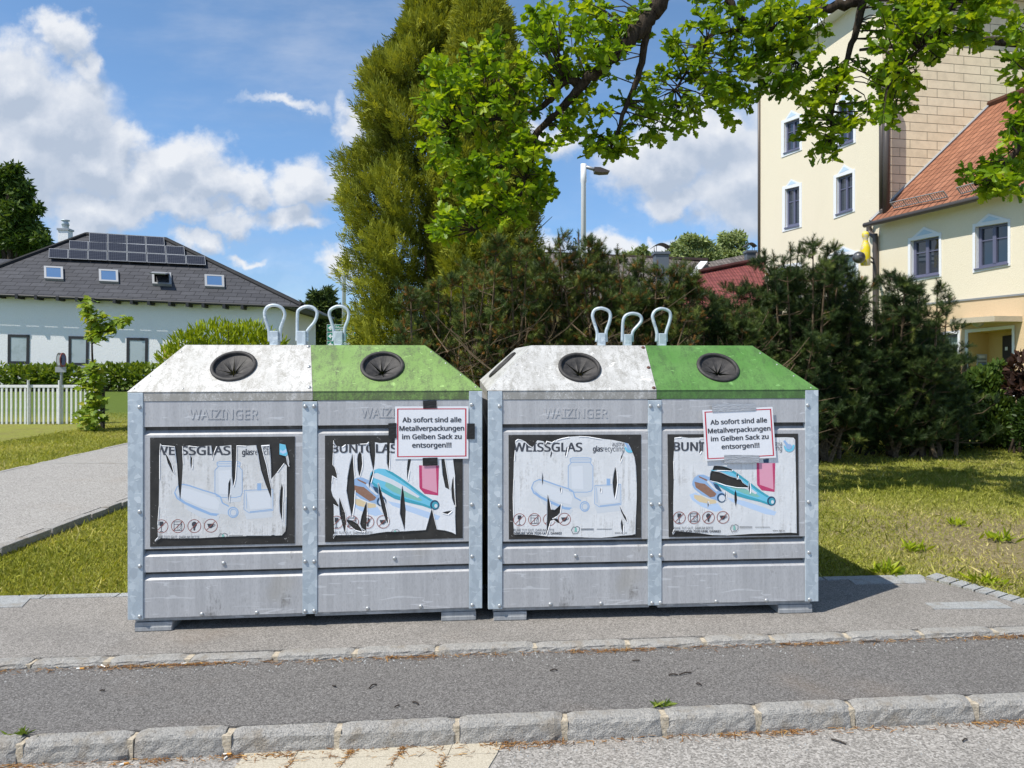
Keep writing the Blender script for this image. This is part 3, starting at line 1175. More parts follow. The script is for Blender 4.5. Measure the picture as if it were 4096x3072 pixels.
make_container(RIGHT, dict(
    width=RIGHT.u(3274.4), post_r=RIGHT.u(3274.4) - RIGHT.u(3222), mid=(2592.5, 2647), feet=[(1975, 2108), (3120, 3256)],
    top_l=(2127, 1384), top_r=(3010, 1384), seam_t=(2581, 1385), seam_b=(2628, 1566), lid=(M_WHITE2, M_GREEN2),
    lid_labels=('dulled greyish white lid half', 'deep green lid half'), rust=True,
    holes=[(2318, 1471), (2871, 1471)],
    bolts=[(1998, 1625), (1998, 2023), (1998.5, 2229), (1998.5, 2423), (2602, 1624), (2635.5, 1624), (2606, 2017), (2639.5, 2017), (2607, 2222), (2640.5, 2221), (2608, 2412), (2642, 2411),
           (3231, 1621), (3234.5, 2008), (3236, 2210), (3238, 2398)],
    panel_bolts=[(2304, 2224), (2939, 2215), (2202, 2418), (2405, 2415), (2866, 2407), (3067, 2403)],
    lid_bolts=[(2572, 1391), (2594, 1471), (2615, 1552)],
    rivets=[(2110, 1414), (2066, 1459), (2022, 1506), (1975, 1555), (2050, 1558), (3041, 1413), (3108, 1458), (3175, 1504), (3244, 1551)],
    hook_zoom=(2048, 768, 2.16), wire=.0122,
    hooks=[([(730, 1295), (735, 1215), (702, 1110), (694, 1060), (716, 1018), (770, 1005), (830, 1028), (848, 1070), (838, 1130), (812, 1210), (814, 1295)], (742, 802, 1220, 1328)),
           ([(952, 1295), (955, 1150), (962, 1098), (986, 1064), (1040, 1050), (1095, 1064), (1116, 1097), (1103, 1135), (1047, 1200), (1037, 1250), (1037, 1295)], (965, 1028, 1230, 1328)),
           ([(1247, 1295), (1250, 1215), (1222, 1120), (1213, 1070), (1237, 1027), (1290, 1008), (1350, 1028), (1368, 1070), (1357, 1130), (1331, 1215), (1331, 1295)], (1262, 1325, 1222, 1328))]))


# raised lettering pressed into the top panel
def raised(c, ox, oy, x0, x1, base, cap, clipx=None):
    seg = text_parts('WAIZINGER', x0, x1, base, cap, bold=0.008)
    to = lambda x, y: (ox + x / 2.765, oy + y / 2.765)
    vs, fs = region_any(seg)
    m = MB()
    top = [c.fr(*to(x, y), -.0035) for x, y in vs]
    bot = [c.fr(*to(x, y), -.0062) for x, y in vs]
    used = sorted({i for f in fs for i in f})
    m.add(top, fs)
    cnt = {}
    for f in fs:
        for i in range(3):
            k = tuple(sorted((f[i], f[(i + 1) % 3])))
            cnt[k] = cnt.get(k, 0) + 1
    rim = [k for k, q in cnt.items() if q == 1]
    n = len(top)
    cx = sum(v[0] for v in vs) / n
    m.add(top + bot, [(a, b, n + b, n + a) for a, b in rim])
    c.part(m, 'raised_lettering', M_SHEET)


raised(LEFT, 480, 1350, 765, 1522, 903, 108)
raised(LEFT, 1180, 1350, 730, 1470, 884, 103)
raised(RIGHT, 1900, 1350, 768, 1465, 888, 102)


# ------------------------------------------------------------------ posters
def L1(*loops): return [loops_segments([lp]) for lp in loops]


def symbols(cs, r, lay):
    """four crossed-out round signs: wine glass, window pane, light bulb, cup"""
    ring, icon, slash = [], [], []
    for k, (x, y) in enumerate(cs):
        ring.append(loops_segments([ellipse(x, y, r, n=36), ellipse(x, y, r - 6.5, n=36)]))
        q = r / 70
        if k == 0:
            icon += L1([(x - 21 * q, y - 48 * q), (x + 19 * q, y - 48 * q), (x + 21 * q, y - 12 * q), (x + 10 * q, y + 0 * q), (x + 3 * q, y + 4 * q), (x + 2 * q, y + 48 * q), (x + 18 * q, y + 53 * q), (x + 18 * q, y + 57 * q), (x - 18 * q, y + 57 * q), (x - 18 * q, y + 53 * q), (x - 3 * q, y + 48 * q), (x - 4 * q, y + 4 * q), (x - 12 * q, y + 0 * q), (x - 22 * q, y - 12 * q)])
        elif k == 1:
            b = [(x - 40 * q, y - 44 * q), (x + 40 * q, y - 44 * q), (x + 40 * q, y + 44 * q), (x - 40 * q, y + 44 * q)]
            icon += [loops_segments([s]) for s in stroke(b, 6, True) + stroke([(x - 40 * q, y - 18 * q), (x + 40 * q, y - 18 * q)], 5) + stroke([(x, y - 18 * q), (x, y + 44 * q)], 5) + stroke([(x + 36 * q, y - 14 * q), (x + 18 * q, y + 12 * q), (x + 30 * q, y + 26 * q), (x + 10 * q, y + 40 * q)], 4)]
        elif k == 2:
            icon += L1(ellipse(x, y - 18 * q, 27 * q, 28 * q, 20), [(x - 17 * q, y), (x + 17 * q, y), (x + 10 * q, y + 24 * q), (x + 10 * q, y + 40 * q), (x + 4 * q, y + 47 * q), (x - 4 * q, y + 47 * q), (x - 10 * q, y + 40 * q), (x - 10 * q, y + 24 * q)])
        else:
            icon += L1([(x - 38 * q, y - 20 * q), (x + 30 * q, y - 20 * q), (x + 26 * q, y + 6 * q), (x + 12 * q, y + 22 * q), (x + 4 * q, y + 26 * q), (x - 14 * q, y + 26 * q), (x - 28 * q, y + 10 * q)])
            icon += [loops_segments([s]) for s in stroke([(x + 28 * q, y - 14 * q), (x + 42 * q, y - 16 * q), (x + 44 * q, y - 2 * q), (x + 26 * q, y + 8 * q)], 5)]
        slash += [loops_segments([s]) for s in stroke([(x - r * .70, y + r * .70), (x + r * .70, y - r * .70)], 7)]
    return [(TEXT, icon), (RED, ring + slash)]


def white_print(T, heading, x_head, base_head, cap, small):
    """clear-glass poster; T maps the drawing to the sheet"""
    tp = lambda pts: [T(*p) for p in pts]
    P = []
    jar = [(1050, 372), (1080, 362), (1255, 362), (1284, 372), (1282, 405), (1272, 416), (1304, 455), (1304, 690), (1290, 728), (1240, 742), (1095, 742), (1045, 728), (1030, 690), (1030, 455), (1065, 416), (1054, 405)]
    bot = [(705, 603), (760, 612), (900, 662), (1040, 706), (1085, 735), (1105, 800), (1170, 836), (1215, 842), (1245, 860), (1262, 900), (1240, 945), (1205, 955), (1165, 930), (1100, 915), (1050, 930), (990, 925), (840, 862), (720, 800), (650, 750), (625, 690), (650, 630)]
    per = [(1325, 668), (1612, 655), (1614, 880), (1375, 905), (1322, 870)]
    P.append((PALE, L1(tp(bot), tp(jar), tp(per))))
    P.append((PALE, L1(tp([(715, 800), (850, 870), (1000, 930), (1080, 935), (1060, 985), (900, 960), (760, 880)]), tp([(1090, 745), (1300, 735), (1290, 785), (1150, 800)]), tp([(1320, 890), (1600, 880), (1610, 950), (1350, 975)]))))
    P.append((WHITE, L1(tp([(700, 640), (780, 655), (1040, 745), (1080, 800), (1060, 880), (900, 845), (720, 760), (660, 700)]), tp([(1065, 460), (1190, 450), (1200, 715), (1070, 705)]), tp([(1345, 690), (1590, 678), (1590, 855), (1385, 872)]))))
    ln = []
    for pts, w, cl in ((jar, 7, True), (per, 6, True), ([(705, 603), (760, 612), (900, 662), (1040, 706), (1085, 735), (1105, 800), (1170, 836)], 13, False), ([(625, 690), (650, 750), (720, 800), (840, 862), (990, 925), (1050, 930)], 16, False), ([(625, 690), (650, 630), (705, 603)], 9, False),
                       ([(1060, 410), (1275, 410)], 7, False), ([(1054, 385), (1282, 385)], 4, False), ([(1345, 690), (1350, 860)], 5, False), ([(1380, 895), (1605, 868)], 9, False)):
        ln += [loops_segments([s]) for s in stroke(tp(pts), w, cl)]
    ln += [loops_segments([tp(ellipse(1213, 900, 54, 58)), tp(ellipse(1213, 900, 44, 47))]), loops_segments([tp(ellipse(1216, 902, 36, 40)), tp(ellipse(1216, 902, 30, 33))])]
    ln += L1(tp([(1455, 592), (1495, 592), (1495, 668), (1455, 668)]))
    ln += L1(tp([(650, 720), (735, 790), (990, 905), (1075, 915), (1040, 932), (975, 928), (830, 865), (690, 785)]))
    P.append((LINE, ln))
    P += symbols([T(*q) for q in ((493, 1047), (658, 1045), (823, 1045), (989, 1041))], 70 * T.k, 0)
    (hx0, hx1) = x_head
    P.append((TEXT, text_parts(heading, hx0, hx1, base_head, cap, bold=.022)))
    a, b = T(1305, 292), T(1408, 292)
    P.append((TEXT, text_parts('glas', a[0], b[0], a[1], 58 * T.k, bold=.02)))
    a, b = T(1412, 292), T(1650, 292)
    P.append((TEXT, text_parts('recycling', a[0], b[0], a[1], 58 * T.k)))
    a, b = T(1516, 234), T(1650, 234)
    P.append((TEXT, text_parts('austria', a[0], b[0], a[1], 50 * T.k)))
    a, b = T(428, 1176), T(875, 1176)
    P.append((TEXT, text_parts('RUHE TUT GUT, DARUM BITTE', a[0], b[0], a[1], 28 * T.k)))
    a, b = T(405, 1210), T(957, 1210)
    P.append((TEXT, text_parts('EINWURF VON 7–20 UHR. DANKE!', a[0], b[0], a[1], 26 * T.k, bold=.02)))
    a, b = T(1545, 1200), T(1680, 1200)
    P.append((TEXT, text_parts('www.agr.at', a[0], b[0], a[1], 20 * T.k)))
    em = tp([(1065, 1160), (1085, 1125), (1110, 1130), (1125, 1118), (1155, 1132), (1150, 1170), (1130, 1200), (1100, 1198), (1085, 1205)])
    P.append((TEXT, [loops_segments([s]) for s in stroke(em, 5, True)] + [loops_segments([s]) for y in (1146, 1158) for s in stroke(tp([(1170, y), (1312, y)]), 5)] + [loops_segments([s]) for s in stroke(tp([(1345, 1150), (1512, 1150)]), 5)]))
    P.append((AQUA, L1(tp([(1112, 1128), (1128, 1150), (1120, 1152), (1130, 1178), (1096, 1178), (1106, 1152), (1098, 1150)]))))
    return P


def logo(T, x, y, r):
    tp = lambda pts: [T(*p) for p in pts]
    sw = [(x - 60, y - 20)] + [(x + r * math.cos(t), y + r * math.sin(t)) for t in np.linspace(math.pi * .95, 0.05, 12)] + [(x + r * 1.12, y - 14), (x + r * .72, y - 22), (x + r * .5, y + 6)] + [(x + r * .62 * math.cos(t), y + r * .55 * math.sin(t)) for t in np.linspace(.2, math.pi * .9, 10)]
    bt = [(x - 66, y - 62), (x - 44, y - 72), (x - 14, y - 30), (x + 24, y - 22), (x + 30, y + 10), (x + 4, y + 32), (x - 30, y + 20), (x - 40, y - 18)]
    return [(CYAN, L1(tp(sw))), (LINE, L1(tp(bt)))]


def colour_print(T, heading, x_head, base_head, cap):
    tp = lambda pts: [T(*p) for p in pts]
    P = []
    big = [(730, 500), (760, 470), (815, 452), (880, 458), (960, 492), (1060, 560), (1180, 650), (1290, 735), (1370, 785), (1420, 800), (1440, 840), (1410, 885), (1360, 882), (1270, 850), (1120, 815), (980, 775), (850, 700), (760, 640), (715, 575)]
    sml = [(525, 620), (545, 580), (590, 550), (645, 548), (720, 580), (780, 655), (815, 710), (875, 755), (893, 800), (870, 850), (825, 850), (780, 825), (700, 800), (620, 765), (545, 705), (520, 660)]
    P.append((SHADE, L1(tp([(905, 800), (1100, 840), (1300, 905), (1455, 960), (1430, 1000), (1330, 985), (1180, 930), (960, 850)]), tp([(490, 770), (560, 745), (700, 830), (800, 860), (860, 940), (780, 960), (620, 900), (520, 830)]))))
    P.append((SAND, L1(tp([(540, 770), (620, 780), (700, 820), (780, 830), (790, 865), (720, 875), (600, 850), (545, 810)]))))
    P.append((PINK, L1(tp([(1233, 418), (1440, 420), (1432, 738), (1290, 715), (1235, 650)]))))
    P.append((MAGENTA, L1(tp([(1233, 418), (1262, 420), (1268, 660), (1420, 712), (1408, 424), (1440, 420), (1432, 740), (1290, 722), (1240, 665)]))))
    P.append((CYAN, L1(tp(big))))
    P.append((AQUA, L1(tp([(900, 560), (1000, 590), (1100, 660), (1190, 730), (1270, 790), (1240, 800), (1100, 760), (960, 700), (880, 640)]))))
    P.append((WHITE, L1(tp([(745, 510), (800, 500), (960, 570), (1100, 650), (1240, 750), (1220, 765), (1080, 690), (930, 610), (740, 545)]))))
    P.append((TEAL, L1(tp([(715, 575), (760, 640), (850, 700), (980, 775), (1120, 815), (1270, 850), (1360, 882), (1365, 860), (1270, 825), (1120, 780), (980, 735), (850, 660), (760, 600)]), tp([(880, 458), (960, 492), (1060, 560), (1180, 650), (1290, 735), (1370, 785), (1350, 800), (1240, 730), (1130, 640), (1020, 560), (900, 485)]))))
    P.append((LINE, L1(tp(sml))))
    P.append((BROWN, L1(tp([(545, 625), (600, 640), (660, 650), (710, 690), (790, 760), (770, 790), (720, 800), (640, 745), (560, 690)]), tp([(590, 560), (690, 605), (680, 620), (600, 580)]))))
    P.append((WHITE, L1(tp([(700, 610), (760, 680), (810, 730), (790, 735), (735, 690), (680, 625)]))))
    P.append((NAVY, [loops_segments([tp(ellipse(845, 805, 50, 52)), tp(ellipse(848, 808, 36, 38))]), loops_segments([tp(ellipse(1396, 840, 48, 52)), tp(ellipse(1400, 843, 34, 38))])] + L1(tp([(750, 640), (800, 655), (850, 730), (830, 735), (780, 700)]), tp([(1305, 380), (1368, 372), (1366, 418), (1312, 418)]))))
    P.append((TEAL, L1(tp(ellipse(1400, 843, 33, 37)))))
    P.append((WHITE, L1(tp(ellipse(850, 810, 33, 35)), tp(ellipse(1408, 850, 16, 20)))))
    P += symbols([T(*q) for q in ((378, 1025), (540, 1023), (700, 1022), (861, 1020))], 69 * T.k, 0)
    P.append((TEXT, text_parts(heading, x_head[0], x_head[1], base_head, cap, bold=.022)))
    a, b = T(1180, 283), T(1513, 283)
    P.append((TEXT, text_parts('glasrecycling', a[0], b[0], a[1], 58 * T.k)))
    a, b = T(1380, 230), T(1513, 230)
    P.append((TEXT, text_parts('austria', a[0], b[0], a[1], 48 * T.k)))
    P += logo(T, 1592, 238, 58)
    a, b = T(312, 1152), T(752, 1152)
    P.append((TEXT, text_parts('RUHE TUT GUT, DARUM BITTE', a[0], b[0], a[1], 27 * T.k)))
    a, b = T(285, 1187), T(832, 1187)
    P.append((TEXT, text_parts('EINWURF VON 7–20 UHR. DANKE!', a[0], b[0], a[1], 26 * T.k, bold=.02)))
    a, b = T(1410, 1175), T(1545, 1175)
    P.append((TEXT, text_parts('www.agr.at', a[0], b[0], a[1], 20 * T.k)))
    em = tp([(940, 1140), (960, 1105), (985, 1108), (1000, 1098), (1028, 1112), (1024, 1150), (1005, 1178), (975, 1176), (960, 1184)])
    P.append((TEXT, [loops_segments([s]) for s in stroke(em, 5, True)] + [loops_segments([s]) for y in (1124, 1136) for s in stroke(tp([(1042, y), (1184, y)]), 5)] + [loops_segments([s]) for s in stroke(tp([(1214, 1128), (1378, 1128)]), 5)]))
    P.append((AQUA, L1(tp([(985, 1106), (1000, 1130), (993, 1132), (1003, 1156), (968, 1156), (978, 1132), (970, 1130)]))))
    return P


class Tr:
    def __init__(s, sx=1, tx=0, sy=1, ty=0):
        s.a = (sx, tx, sy, ty)
        s.k = (sx + sy) / 2

    def __call__(s, x, y):
        sx, tx, sy, ty = s.a
        return (x * sx + tx, y * sy + ty)


T1 = Tr(1.10, 385 - 425 * 1.10, 1.045, 330 - 292 * 1.045)
T2 = Tr(1.066, 460 - 378 * 1.066, 1.038, 1075 - 1025 * 1.038)
I_ = Tr()
pr = white_print(T1, 'WEISSGLAS', (388, 1218), 330, 95, 0)
pr.append((CYAN, L1([(1765, 205), (1830, 218), (1855, 320), (1835, 345), (1765, 325)])))
pr.append((SHADE, L1([(1775, 270), (1800, 290), (1838, 262), (1845, 300), (1805, 318), (1770, 300)])))
out1 = [(445, 205), (470, 225), (608, 235), (630, 420), (645, 640), (668, 828), (685, 640), (697, 430), (688, 235), (760, 228), (850, 238), (1010, 228), (1025, 330), (1022, 385), (1040, 300), (1065, 235), (1140, 232), (1232, 222),
        (1238, 400), (1240, 560), (1254, 680), (1275, 590), (1285, 400), (1290, 225), (1400, 230), (1508, 222), (1530, 320), (1545, 420), (1560, 500), (1610, 650), (1672, 810), (1672, 700), (1640, 560), (1620, 450), (1585, 330), (1562, 225), (1655, 218), (1670, 400), (1675, 595), (1740, 520), (1815, 420), (1845, 450), (1845, 800),
        (1838, 1110), (1830, 1175), (1790, 1220), (1720, 1222), (1690, 1215), (1660, 1225), (1400, 1228), (1150, 1235), (900, 1250), (600, 1255), (450, 1250), (390, 1290), (385, 1275), (420, 1240), (415, 1100), (430, 900), (435, 600), (436, 300)]
h1 = [[(500, 310), (530, 350), (570, 430), (598, 545), (570, 500), (530, 420)], [(782, 335), (800, 370), (797, 440), (792, 490), (780, 420)],
      [(1222, 585), (1225, 650), (1215, 760), (1205, 855), (1198, 780), (1202, 640)], [(1792, 640), (1805, 700), (1800, 850), (1793, 1060), (1770, 960), (1765, 850), (1775, 720)]]
scrap = [(1765, 205), (1830, 218), (1855, 320), (1872, 400), (1868, 460), (1850, 420), (1835, 345), (1765, 325)]
paper1 = loops_segments([out1, scrap])


def poster2(c, ox, oy, board, outlines, holes, prints, mat, label):
    S = 2.765
    to = lambda x, y: (ox + x / S, oy + y / S)
    m = MB()
    f = [c.fr(*to(x, y), -.0030) for x, y in board]
    b = [c.fr(*to(x, y), -.0070) for x, y in board]
    m.poly(f)
    m.add(f + b, [(i, (i + 1) % 4, 4 + (i + 1) % 4, 4 + i) for i in range(4)])
    bo = c.part(m, 'poster_board', M_BOARD)
    m = MB()
    paper = loops_segments(outlines)
    hs = [loops_segments([h]) for h in holes]
    base = .0012
    vs, fs = region_any([paper], None, hs)
    m.add([c.fr(*to(x, y), base) for x, y in vs], fs, 0)
    rg = random.Random(int(ox))

    def lip(loop, sign, amt, prob):
        n = len(loop)
        A = sum(loop[i][0] * loop[(i + 1) % n][1] - loop[(i + 1) % n][0] * loop[i][1] for i in range(n))
        for i in range(n):
            (xa, ya), (xb, yb) = loop[i], loop[(i + 1) % n]
            dx, dy = xb - xa, yb - ya
            L = math.hypot(dx, dy)
            if L < 4 or rg.random() > prob: continue
            nx, ny = (dy / L, -dx / L) if A > 0 else (-dy / L, dx / L)
            w = amt * rg.uniform(.5, 1.2) * sign
            q = [(xa, ya), (xb, yb), (xb + nx * w, yb + ny * w), (xa + nx * w, ya + ny * w)]
            o = [base + .0002, base + .0002, base + .0024, base + .0024]
            m.poly([c.fr(*to(*p), k) for p, k in zip(q, o)], 1 + len(PRINTS))
    for h in holes: lip(h, 1, 9, .75)
    for o_ in outlines: lip(o_, -1, 8, .55)
    for k, (mi, shp) in enumerate(prints):
        vs, fs = region_any(shp, paper, hs)
        if fs: m.add([c.fr(*to(x, y), base + .00010 * (k + 1)) for x, y in vs], fs, mi)
    o = c.part(m, 'poster', [mat] + PRINTS + [M_EDGE], bo)
    o['label'] = label
    return o


poster2(LEFT, 480, 1700, [(330, 140), (1932, 128), (1930, 1312), (330, 1348)], [out1, scrap], h1, pr, M_PAPER1, 'scuffed clear-glass poster torn into strips along its top')

out2 = [(425, 170), (440, 205), (470, 235), (520, 240), (560, 212), (640, 218), (720, 208), (790, 205), (815, 185), (830, 320), (850, 420), (868, 500), (880, 440), (888, 320), (885, 190), (940, 200), (1018, 195), (1018, 330), (1020, 430), (1036, 505), (1046, 380), (1050, 200), (1120, 210), (1250, 205), (1255, 340), (1240, 480), (1243, 620), (1262, 500), (1290, 350), (1300, 210),
        (1610, 215), (1620, 380), (1635, 560), (1662, 690), (1708, 715), (1690, 600), (1655, 380), (1650, 215), (1735, 215), (1750, 400), (1770, 560), (1775, 800), (1772, 1000), (1780, 1210), (1740, 1190), (1650, 1165), (1570, 1155), (1540, 1040), (1515, 925), (1490, 1010), (1460, 1120), (1448, 1160), (1330, 1168), (1200, 1178), (1000, 1182), (900, 1195), (790, 1215), (560, 1218), (450, 1220), (425, 1255), (418, 1220), (435, 1200), (430, 1000), (428, 875), (475, 905), (485, 895), (450, 830), (420, 790), (400, 720), (405, 640), (412, 560), (440, 575), (465, 590), (462, 540), (440, 470), (415, 440), (420, 300)]
h2 = [[(640, 318), (645, 420), (655, 560), (660, 720), (655, 860), (630, 1018), (600, 880), (570, 720), (580, 600), (605, 450)], [(718, 290), (738, 330), (745, 430), (735, 500), (715, 570), (695, 490), (690, 380), (700, 320)],
      [(855, 520), (870, 500), (860, 560), (835, 640), (822, 700), (820, 640), (840, 560)], [(922, 640), (950, 720), (990, 850), (1020, 980), (1033, 1095), (1000, 1040), (960, 920), (935, 780)],
      [(1190, 670), (1205, 760), (1225, 940), (1215, 1165), (1190, 1080), (1162, 980), (1170, 830)], [(492, 802), (520, 880), (555, 980), (565, 1080), (557, 1205), (530, 1120), (500, 1000), (490, 900)],
      [(795, 850), (797, 960), (790, 1070), (790, 1190), (750, 1170), (720, 1090), (735, 1010), (770, 900)], [(570, 1045), (640, 1062), (700, 1100), (725, 1140), (780, 1175), (740, 1178), (670, 1160), (620, 1120), (580, 1075)],
      [(1755, 570), (1758, 700), (1775, 900), (1760, 880), (1735, 800), (1728, 700), (1740, 610)], [(1630, 968), (1680, 955), (1735, 948), (1690, 985), (1650, 978)]]
pr = colour_print(T2, 'BUNTGLAS', (405, 1125), 305, 92)
poster2(LEFT, 1180, 1700, [(330, 118), (1855, 110), (1855, 1252), (332, 1298)], [out2], h2, pr, M_PAPER2, 'slashed coloured-glass poster')

out3 = [(445, 175), (470, 155), (520, 165), (560, 185), (600, 225), (635, 245), (660, 210), (690, 168), (760, 180), (775, 210), (790, 175), (850, 190), (880, 172), (900, 165), (960, 145), (1040, 130), (1150, 122), (1260, 128), (1400, 152), (1520, 165), (1620, 185), (1695, 205), (1720, 250), (1745, 310), (1765, 360), (1780, 460), (1788, 640), (1788, 800), (1780, 1000), (1775, 1205), (1740, 1215), (1600, 1225), (1500, 1240), (1400, 1248), (1200, 1243), (1000, 1240), (820, 1235), (650, 1215), (540, 1210), (430, 1212), (422, 1000), (418, 800), (425, 600), (430, 400), (440, 280)]
h3 = [[(1552, 460), (1565, 520), (1572, 640), (1558, 740), (1545, 812), (1530, 740), (1522, 640), (1535, 540)], [(748, 530), (756, 580), (752, 640), (748, 665), (742, 610)],
      [(805, 765), (825, 850), (840, 935), (880, 940), (920, 905), (952, 870), (940, 970), (900, 1010), (855, 1035), (880, 1035), (915, 1040), (940, 1090), (905, 1075), (870, 1045), (835, 1060), (820, 1110), (785, 1220), (795, 1130), (800, 1000), (800, 860)],
      [(1622, 1040), (1638, 1110), (1636, 1205), (1618, 1140), (1612, 1080)], [(1600, 890), (1640, 975), (1670, 1020), (1685, 1080), (1650, 1030), (1618, 960)], [(848, 285), (855, 310), (838, 370), (833, 340)], [(1010, 255), (1025, 240), (1005, 350), (997, 330)], [(1640, 310), (1622, 370), (1605, 415), (1615, 350)],
      [(948, 680), (953, 710), (946, 755), (943, 715)], [(1392, 690), (1396, 720), (1390, 750), (1387, 715)]]
pr = white_print(I_, 'WEISSGLAS', (425, 1182), 292, 95, 0) + logo(Tr(1, 120, 1, 10), 1592, 238, 58)
poster2(RIGHT, 1900, 1700, [(372, 110), (1838, 106), (1840, 1248), (375, 1265)], [out3], h3, pr, M_PAPER3, 'clear-glass poster with a star-shaped tear')

out4 = [(325, 140), (400, 132), (480, 142), (605, 140), (800, 138), (1200, 136), (1430, 138), (1560, 135), (1640, 140), (1660, 165), (1665, 400), (1670, 700), (1675, 1000), (1678, 1195), (1600, 1190), (1400, 1198), (1150, 1205), (900, 1222), (750, 1218), (600, 1195), (500, 1188), (400, 1178), (340, 1172), (310, 1215), (300, 1190), (318, 1150), (312, 1000), (312, 800), (318, 600), (312, 400), (320, 280)]
h4 = [[(765, 450), (850, 455), (905, 470), (965, 492), (960, 505), (880, 500), (800, 497), (745, 500)], [(735, 505), (820, 520), (940, 570), (1060, 605), (1080, 640), (1140, 680), (1140, 692), (1020, 688), (900, 665), (800, 630), (715, 612), (722, 540)],
      [(1000, 715), (1012, 760), (1018, 830), (1005, 905), (988, 830), (988, 760)], [(1018, 528), (1028, 560), (1020, 600), (1012, 560)], [(1152, 632), (1162, 690), (1158, 758), (1146, 700)], [(893, 735), (898, 770), (890, 830), (887, 780)],
      [(600, 170), (615, 175), (618, 290), (600, 320), (604, 250)], [(698, 845), (705, 880), (697, 912), (693, 880)]]
pr = colour_print(I_, 'BUNTGLAS', (316, 990), 283, 92)
poster2(RIGHT, 2580, 1700, [(252, 104), (1695, 96), (1705, 1222), (265, 1240)], [out4], h4, pr, M_PAPER3, 'coloured-glass poster with a wide black tear across the bottle')


# ------------------------------------------------------------------ the two taped notices
M_NOTICE = material('notice_paper', lambda nt: ((0.80, 0.81, 0.84), nt.bump(nt.noise(nt.coord(), 9, 3, .5), .15, .01)), 0.5)
M_NRED = material('notice_red', (0.55, 0.02, 0.045), 0.5)
M_NTEXT = material('notice_print', (0.045, 0.048, 0.06), 0.5)
M_TAPE_B = material('black_tape', lambda nt: (nt.ramp(nt.noise(nt.mapping(nt.coord(), (4, 4, 30)), 3, 4, .6), (0.4, (0.010, 0.010, 0.010)), (0.8, (0.03, 0.03, 0.03))), nt.bump(nt.noise(nt.mapping(nt.coord(), (12, 12, 40)), 3, 4, .6), .7, .006)), 0.38)
M_TAPE_S = material('silver_tape', lambda nt: (nt.ramp(nt.noise(nt.mapping(nt.coord(), (8, 8, 90)), 2, 4, .6), (0.3, (0.36, 0.38, 0.41)), (0.7, (0.52, 0.54, 0.57))), nt.bump(nt.noise(nt.mapping(nt.coord(), (10, 10, 70)), 3, 4, .6), .8, .008)), 0.42, 0.25)


def notice(c, ox, oy, corners, inner, lines, tapes, tmat, off, label):
    S = 2.765
    to = lambda x, y: (ox + x / S, oy + y / S)
    at = lambda x, y, o: c.front.hit(*to(x, y), o)
    base = at(*corners[2], off)
    r = root('notice', base, label, 'notice', 'notices taped to the containers')
    m = MB()
    n = 10
    A, B, C, D = [np.array(q, float) for q in corners]       # tl tr br bl
    vs = []
    for j in range(n + 1):
        for i in range(n + 1):
            s, t = i / n, j / n
            q = (A * (1 - s) + B * s) * (1 - t) + (D * (1 - s) + C * s) * t
            vs.append(at(q[0], q[1], off))
    m.add(vs, [(j * (n + 1) + i, j * (n + 1) + i + 1, (j + 1) * (n + 1) + i + 1, (j + 1) * (n + 1) + i) for j in range(n) for i in range(n)], 0)
    # thin edge so that the sheet has a thickness
    ring = [at(*q, off) for q in corners] + [at(*q, off - .0012) for q in corners]
    m.add(ring, [(i, (i + 1) % 4, 4 + (i + 1) % 4, 4 + i) for i in range(4)] + [(7, 6, 5, 4)], 0)
    cen = np.mean(np.array(inner, float), axis=0)
    inn = [tuple(np.array(q) + (cen - np.array(q)) / np.linalg.norm(cen - np.array(q)) * 17) for q in inner]
    v2, f2 = region(loops_segments([inner, inn]))
    m.add([at(x, y, off + .0006) for x, y in v2], f2, 1)
    for (body, x0, y0, x1, y1, cap) in lines:
        v2, f2 = region_any(text_parts(body, x0, x1, y0, cap, y1, bold=.022))
        m.add([at(x, y, off + .0012) for x, y in v2], f2, 2)
    m.build('sheet', [M_NOTICE, M_NRED, M_NTEXT], r)
    for q in tapes:
        m = MB()
        p = [at(x, y, off + .003) for x, y in q]
        b = [at(x, y, off + .0016) for x, y in q]
        k = len(p)
        m.poly(p)
        m.add(p + b, [(i, (i + 1) % k, k + (i + 1) % k, k + i) for i in range(k)])
        m.build('tape_strip', tmat, r)
    return r


notice(LEFT, 1180, 1350, [(1107, 762), (1918, 760), (1918, 1338), (1105, 1345)], [(1130, 785), (1895, 783), (1896, 1314), (1130, 1322)],
       [('Ab sofort sind alle', 1190, 936, 1838, 934, 52), ('Metallverpackungen', 1157, 1031, 1868, 1027, 52), ('im Gelben Sack zu', 1187, 1123, 1840, 1119, 52), ('entsorgen!!!', 1298, 1216, 1728, 1213, 52)],
       [[(1415, 697), (1566, 692), (1568, 780), (1418, 783)], [(1033, 948), (1122, 944), (1120, 1030), (1124, 1112), (1060, 1122), (1036, 1110)], [(1903, 950), (1988, 950), (1988, 1124), (1900, 1122)], [(1412, 1330), (1576, 1325), (1578, 1412), (1414, 1418)]],
       M_TAPE_B, .0042, 'straight red-bordered paper notice held by black tape on the left container')
notice(RIGHT, 2580, 1350, [(627, 802), (1400, 765), (1440, 1325), (660, 1360)], [(649, 819), (1385, 786), (1419, 1305), (681, 1343)],
       [('Ab sofort sind alle', 717, 962, 1338, 935, 50), ('Metallverpackungen', 690, 1057, 1376, 1026, 50), ('im Gelben Sack zu', 723, 1145, 1355, 1116, 50), ('entsorgen!!!', 840, 1231, 1254, 1212, 50)],
       [[(728, 735), (960, 730), (1212, 730), (1215, 800), (1195, 806), (960, 815), (735, 824)], [(865, 1294), (1060, 1296), (1250, 1298), (1250, 1380), (1060, 1384), (868, 1384)]],
       M_TAPE_S, .0125, 'slightly tilted red-bordered paper notice held by silver tape on the right container')

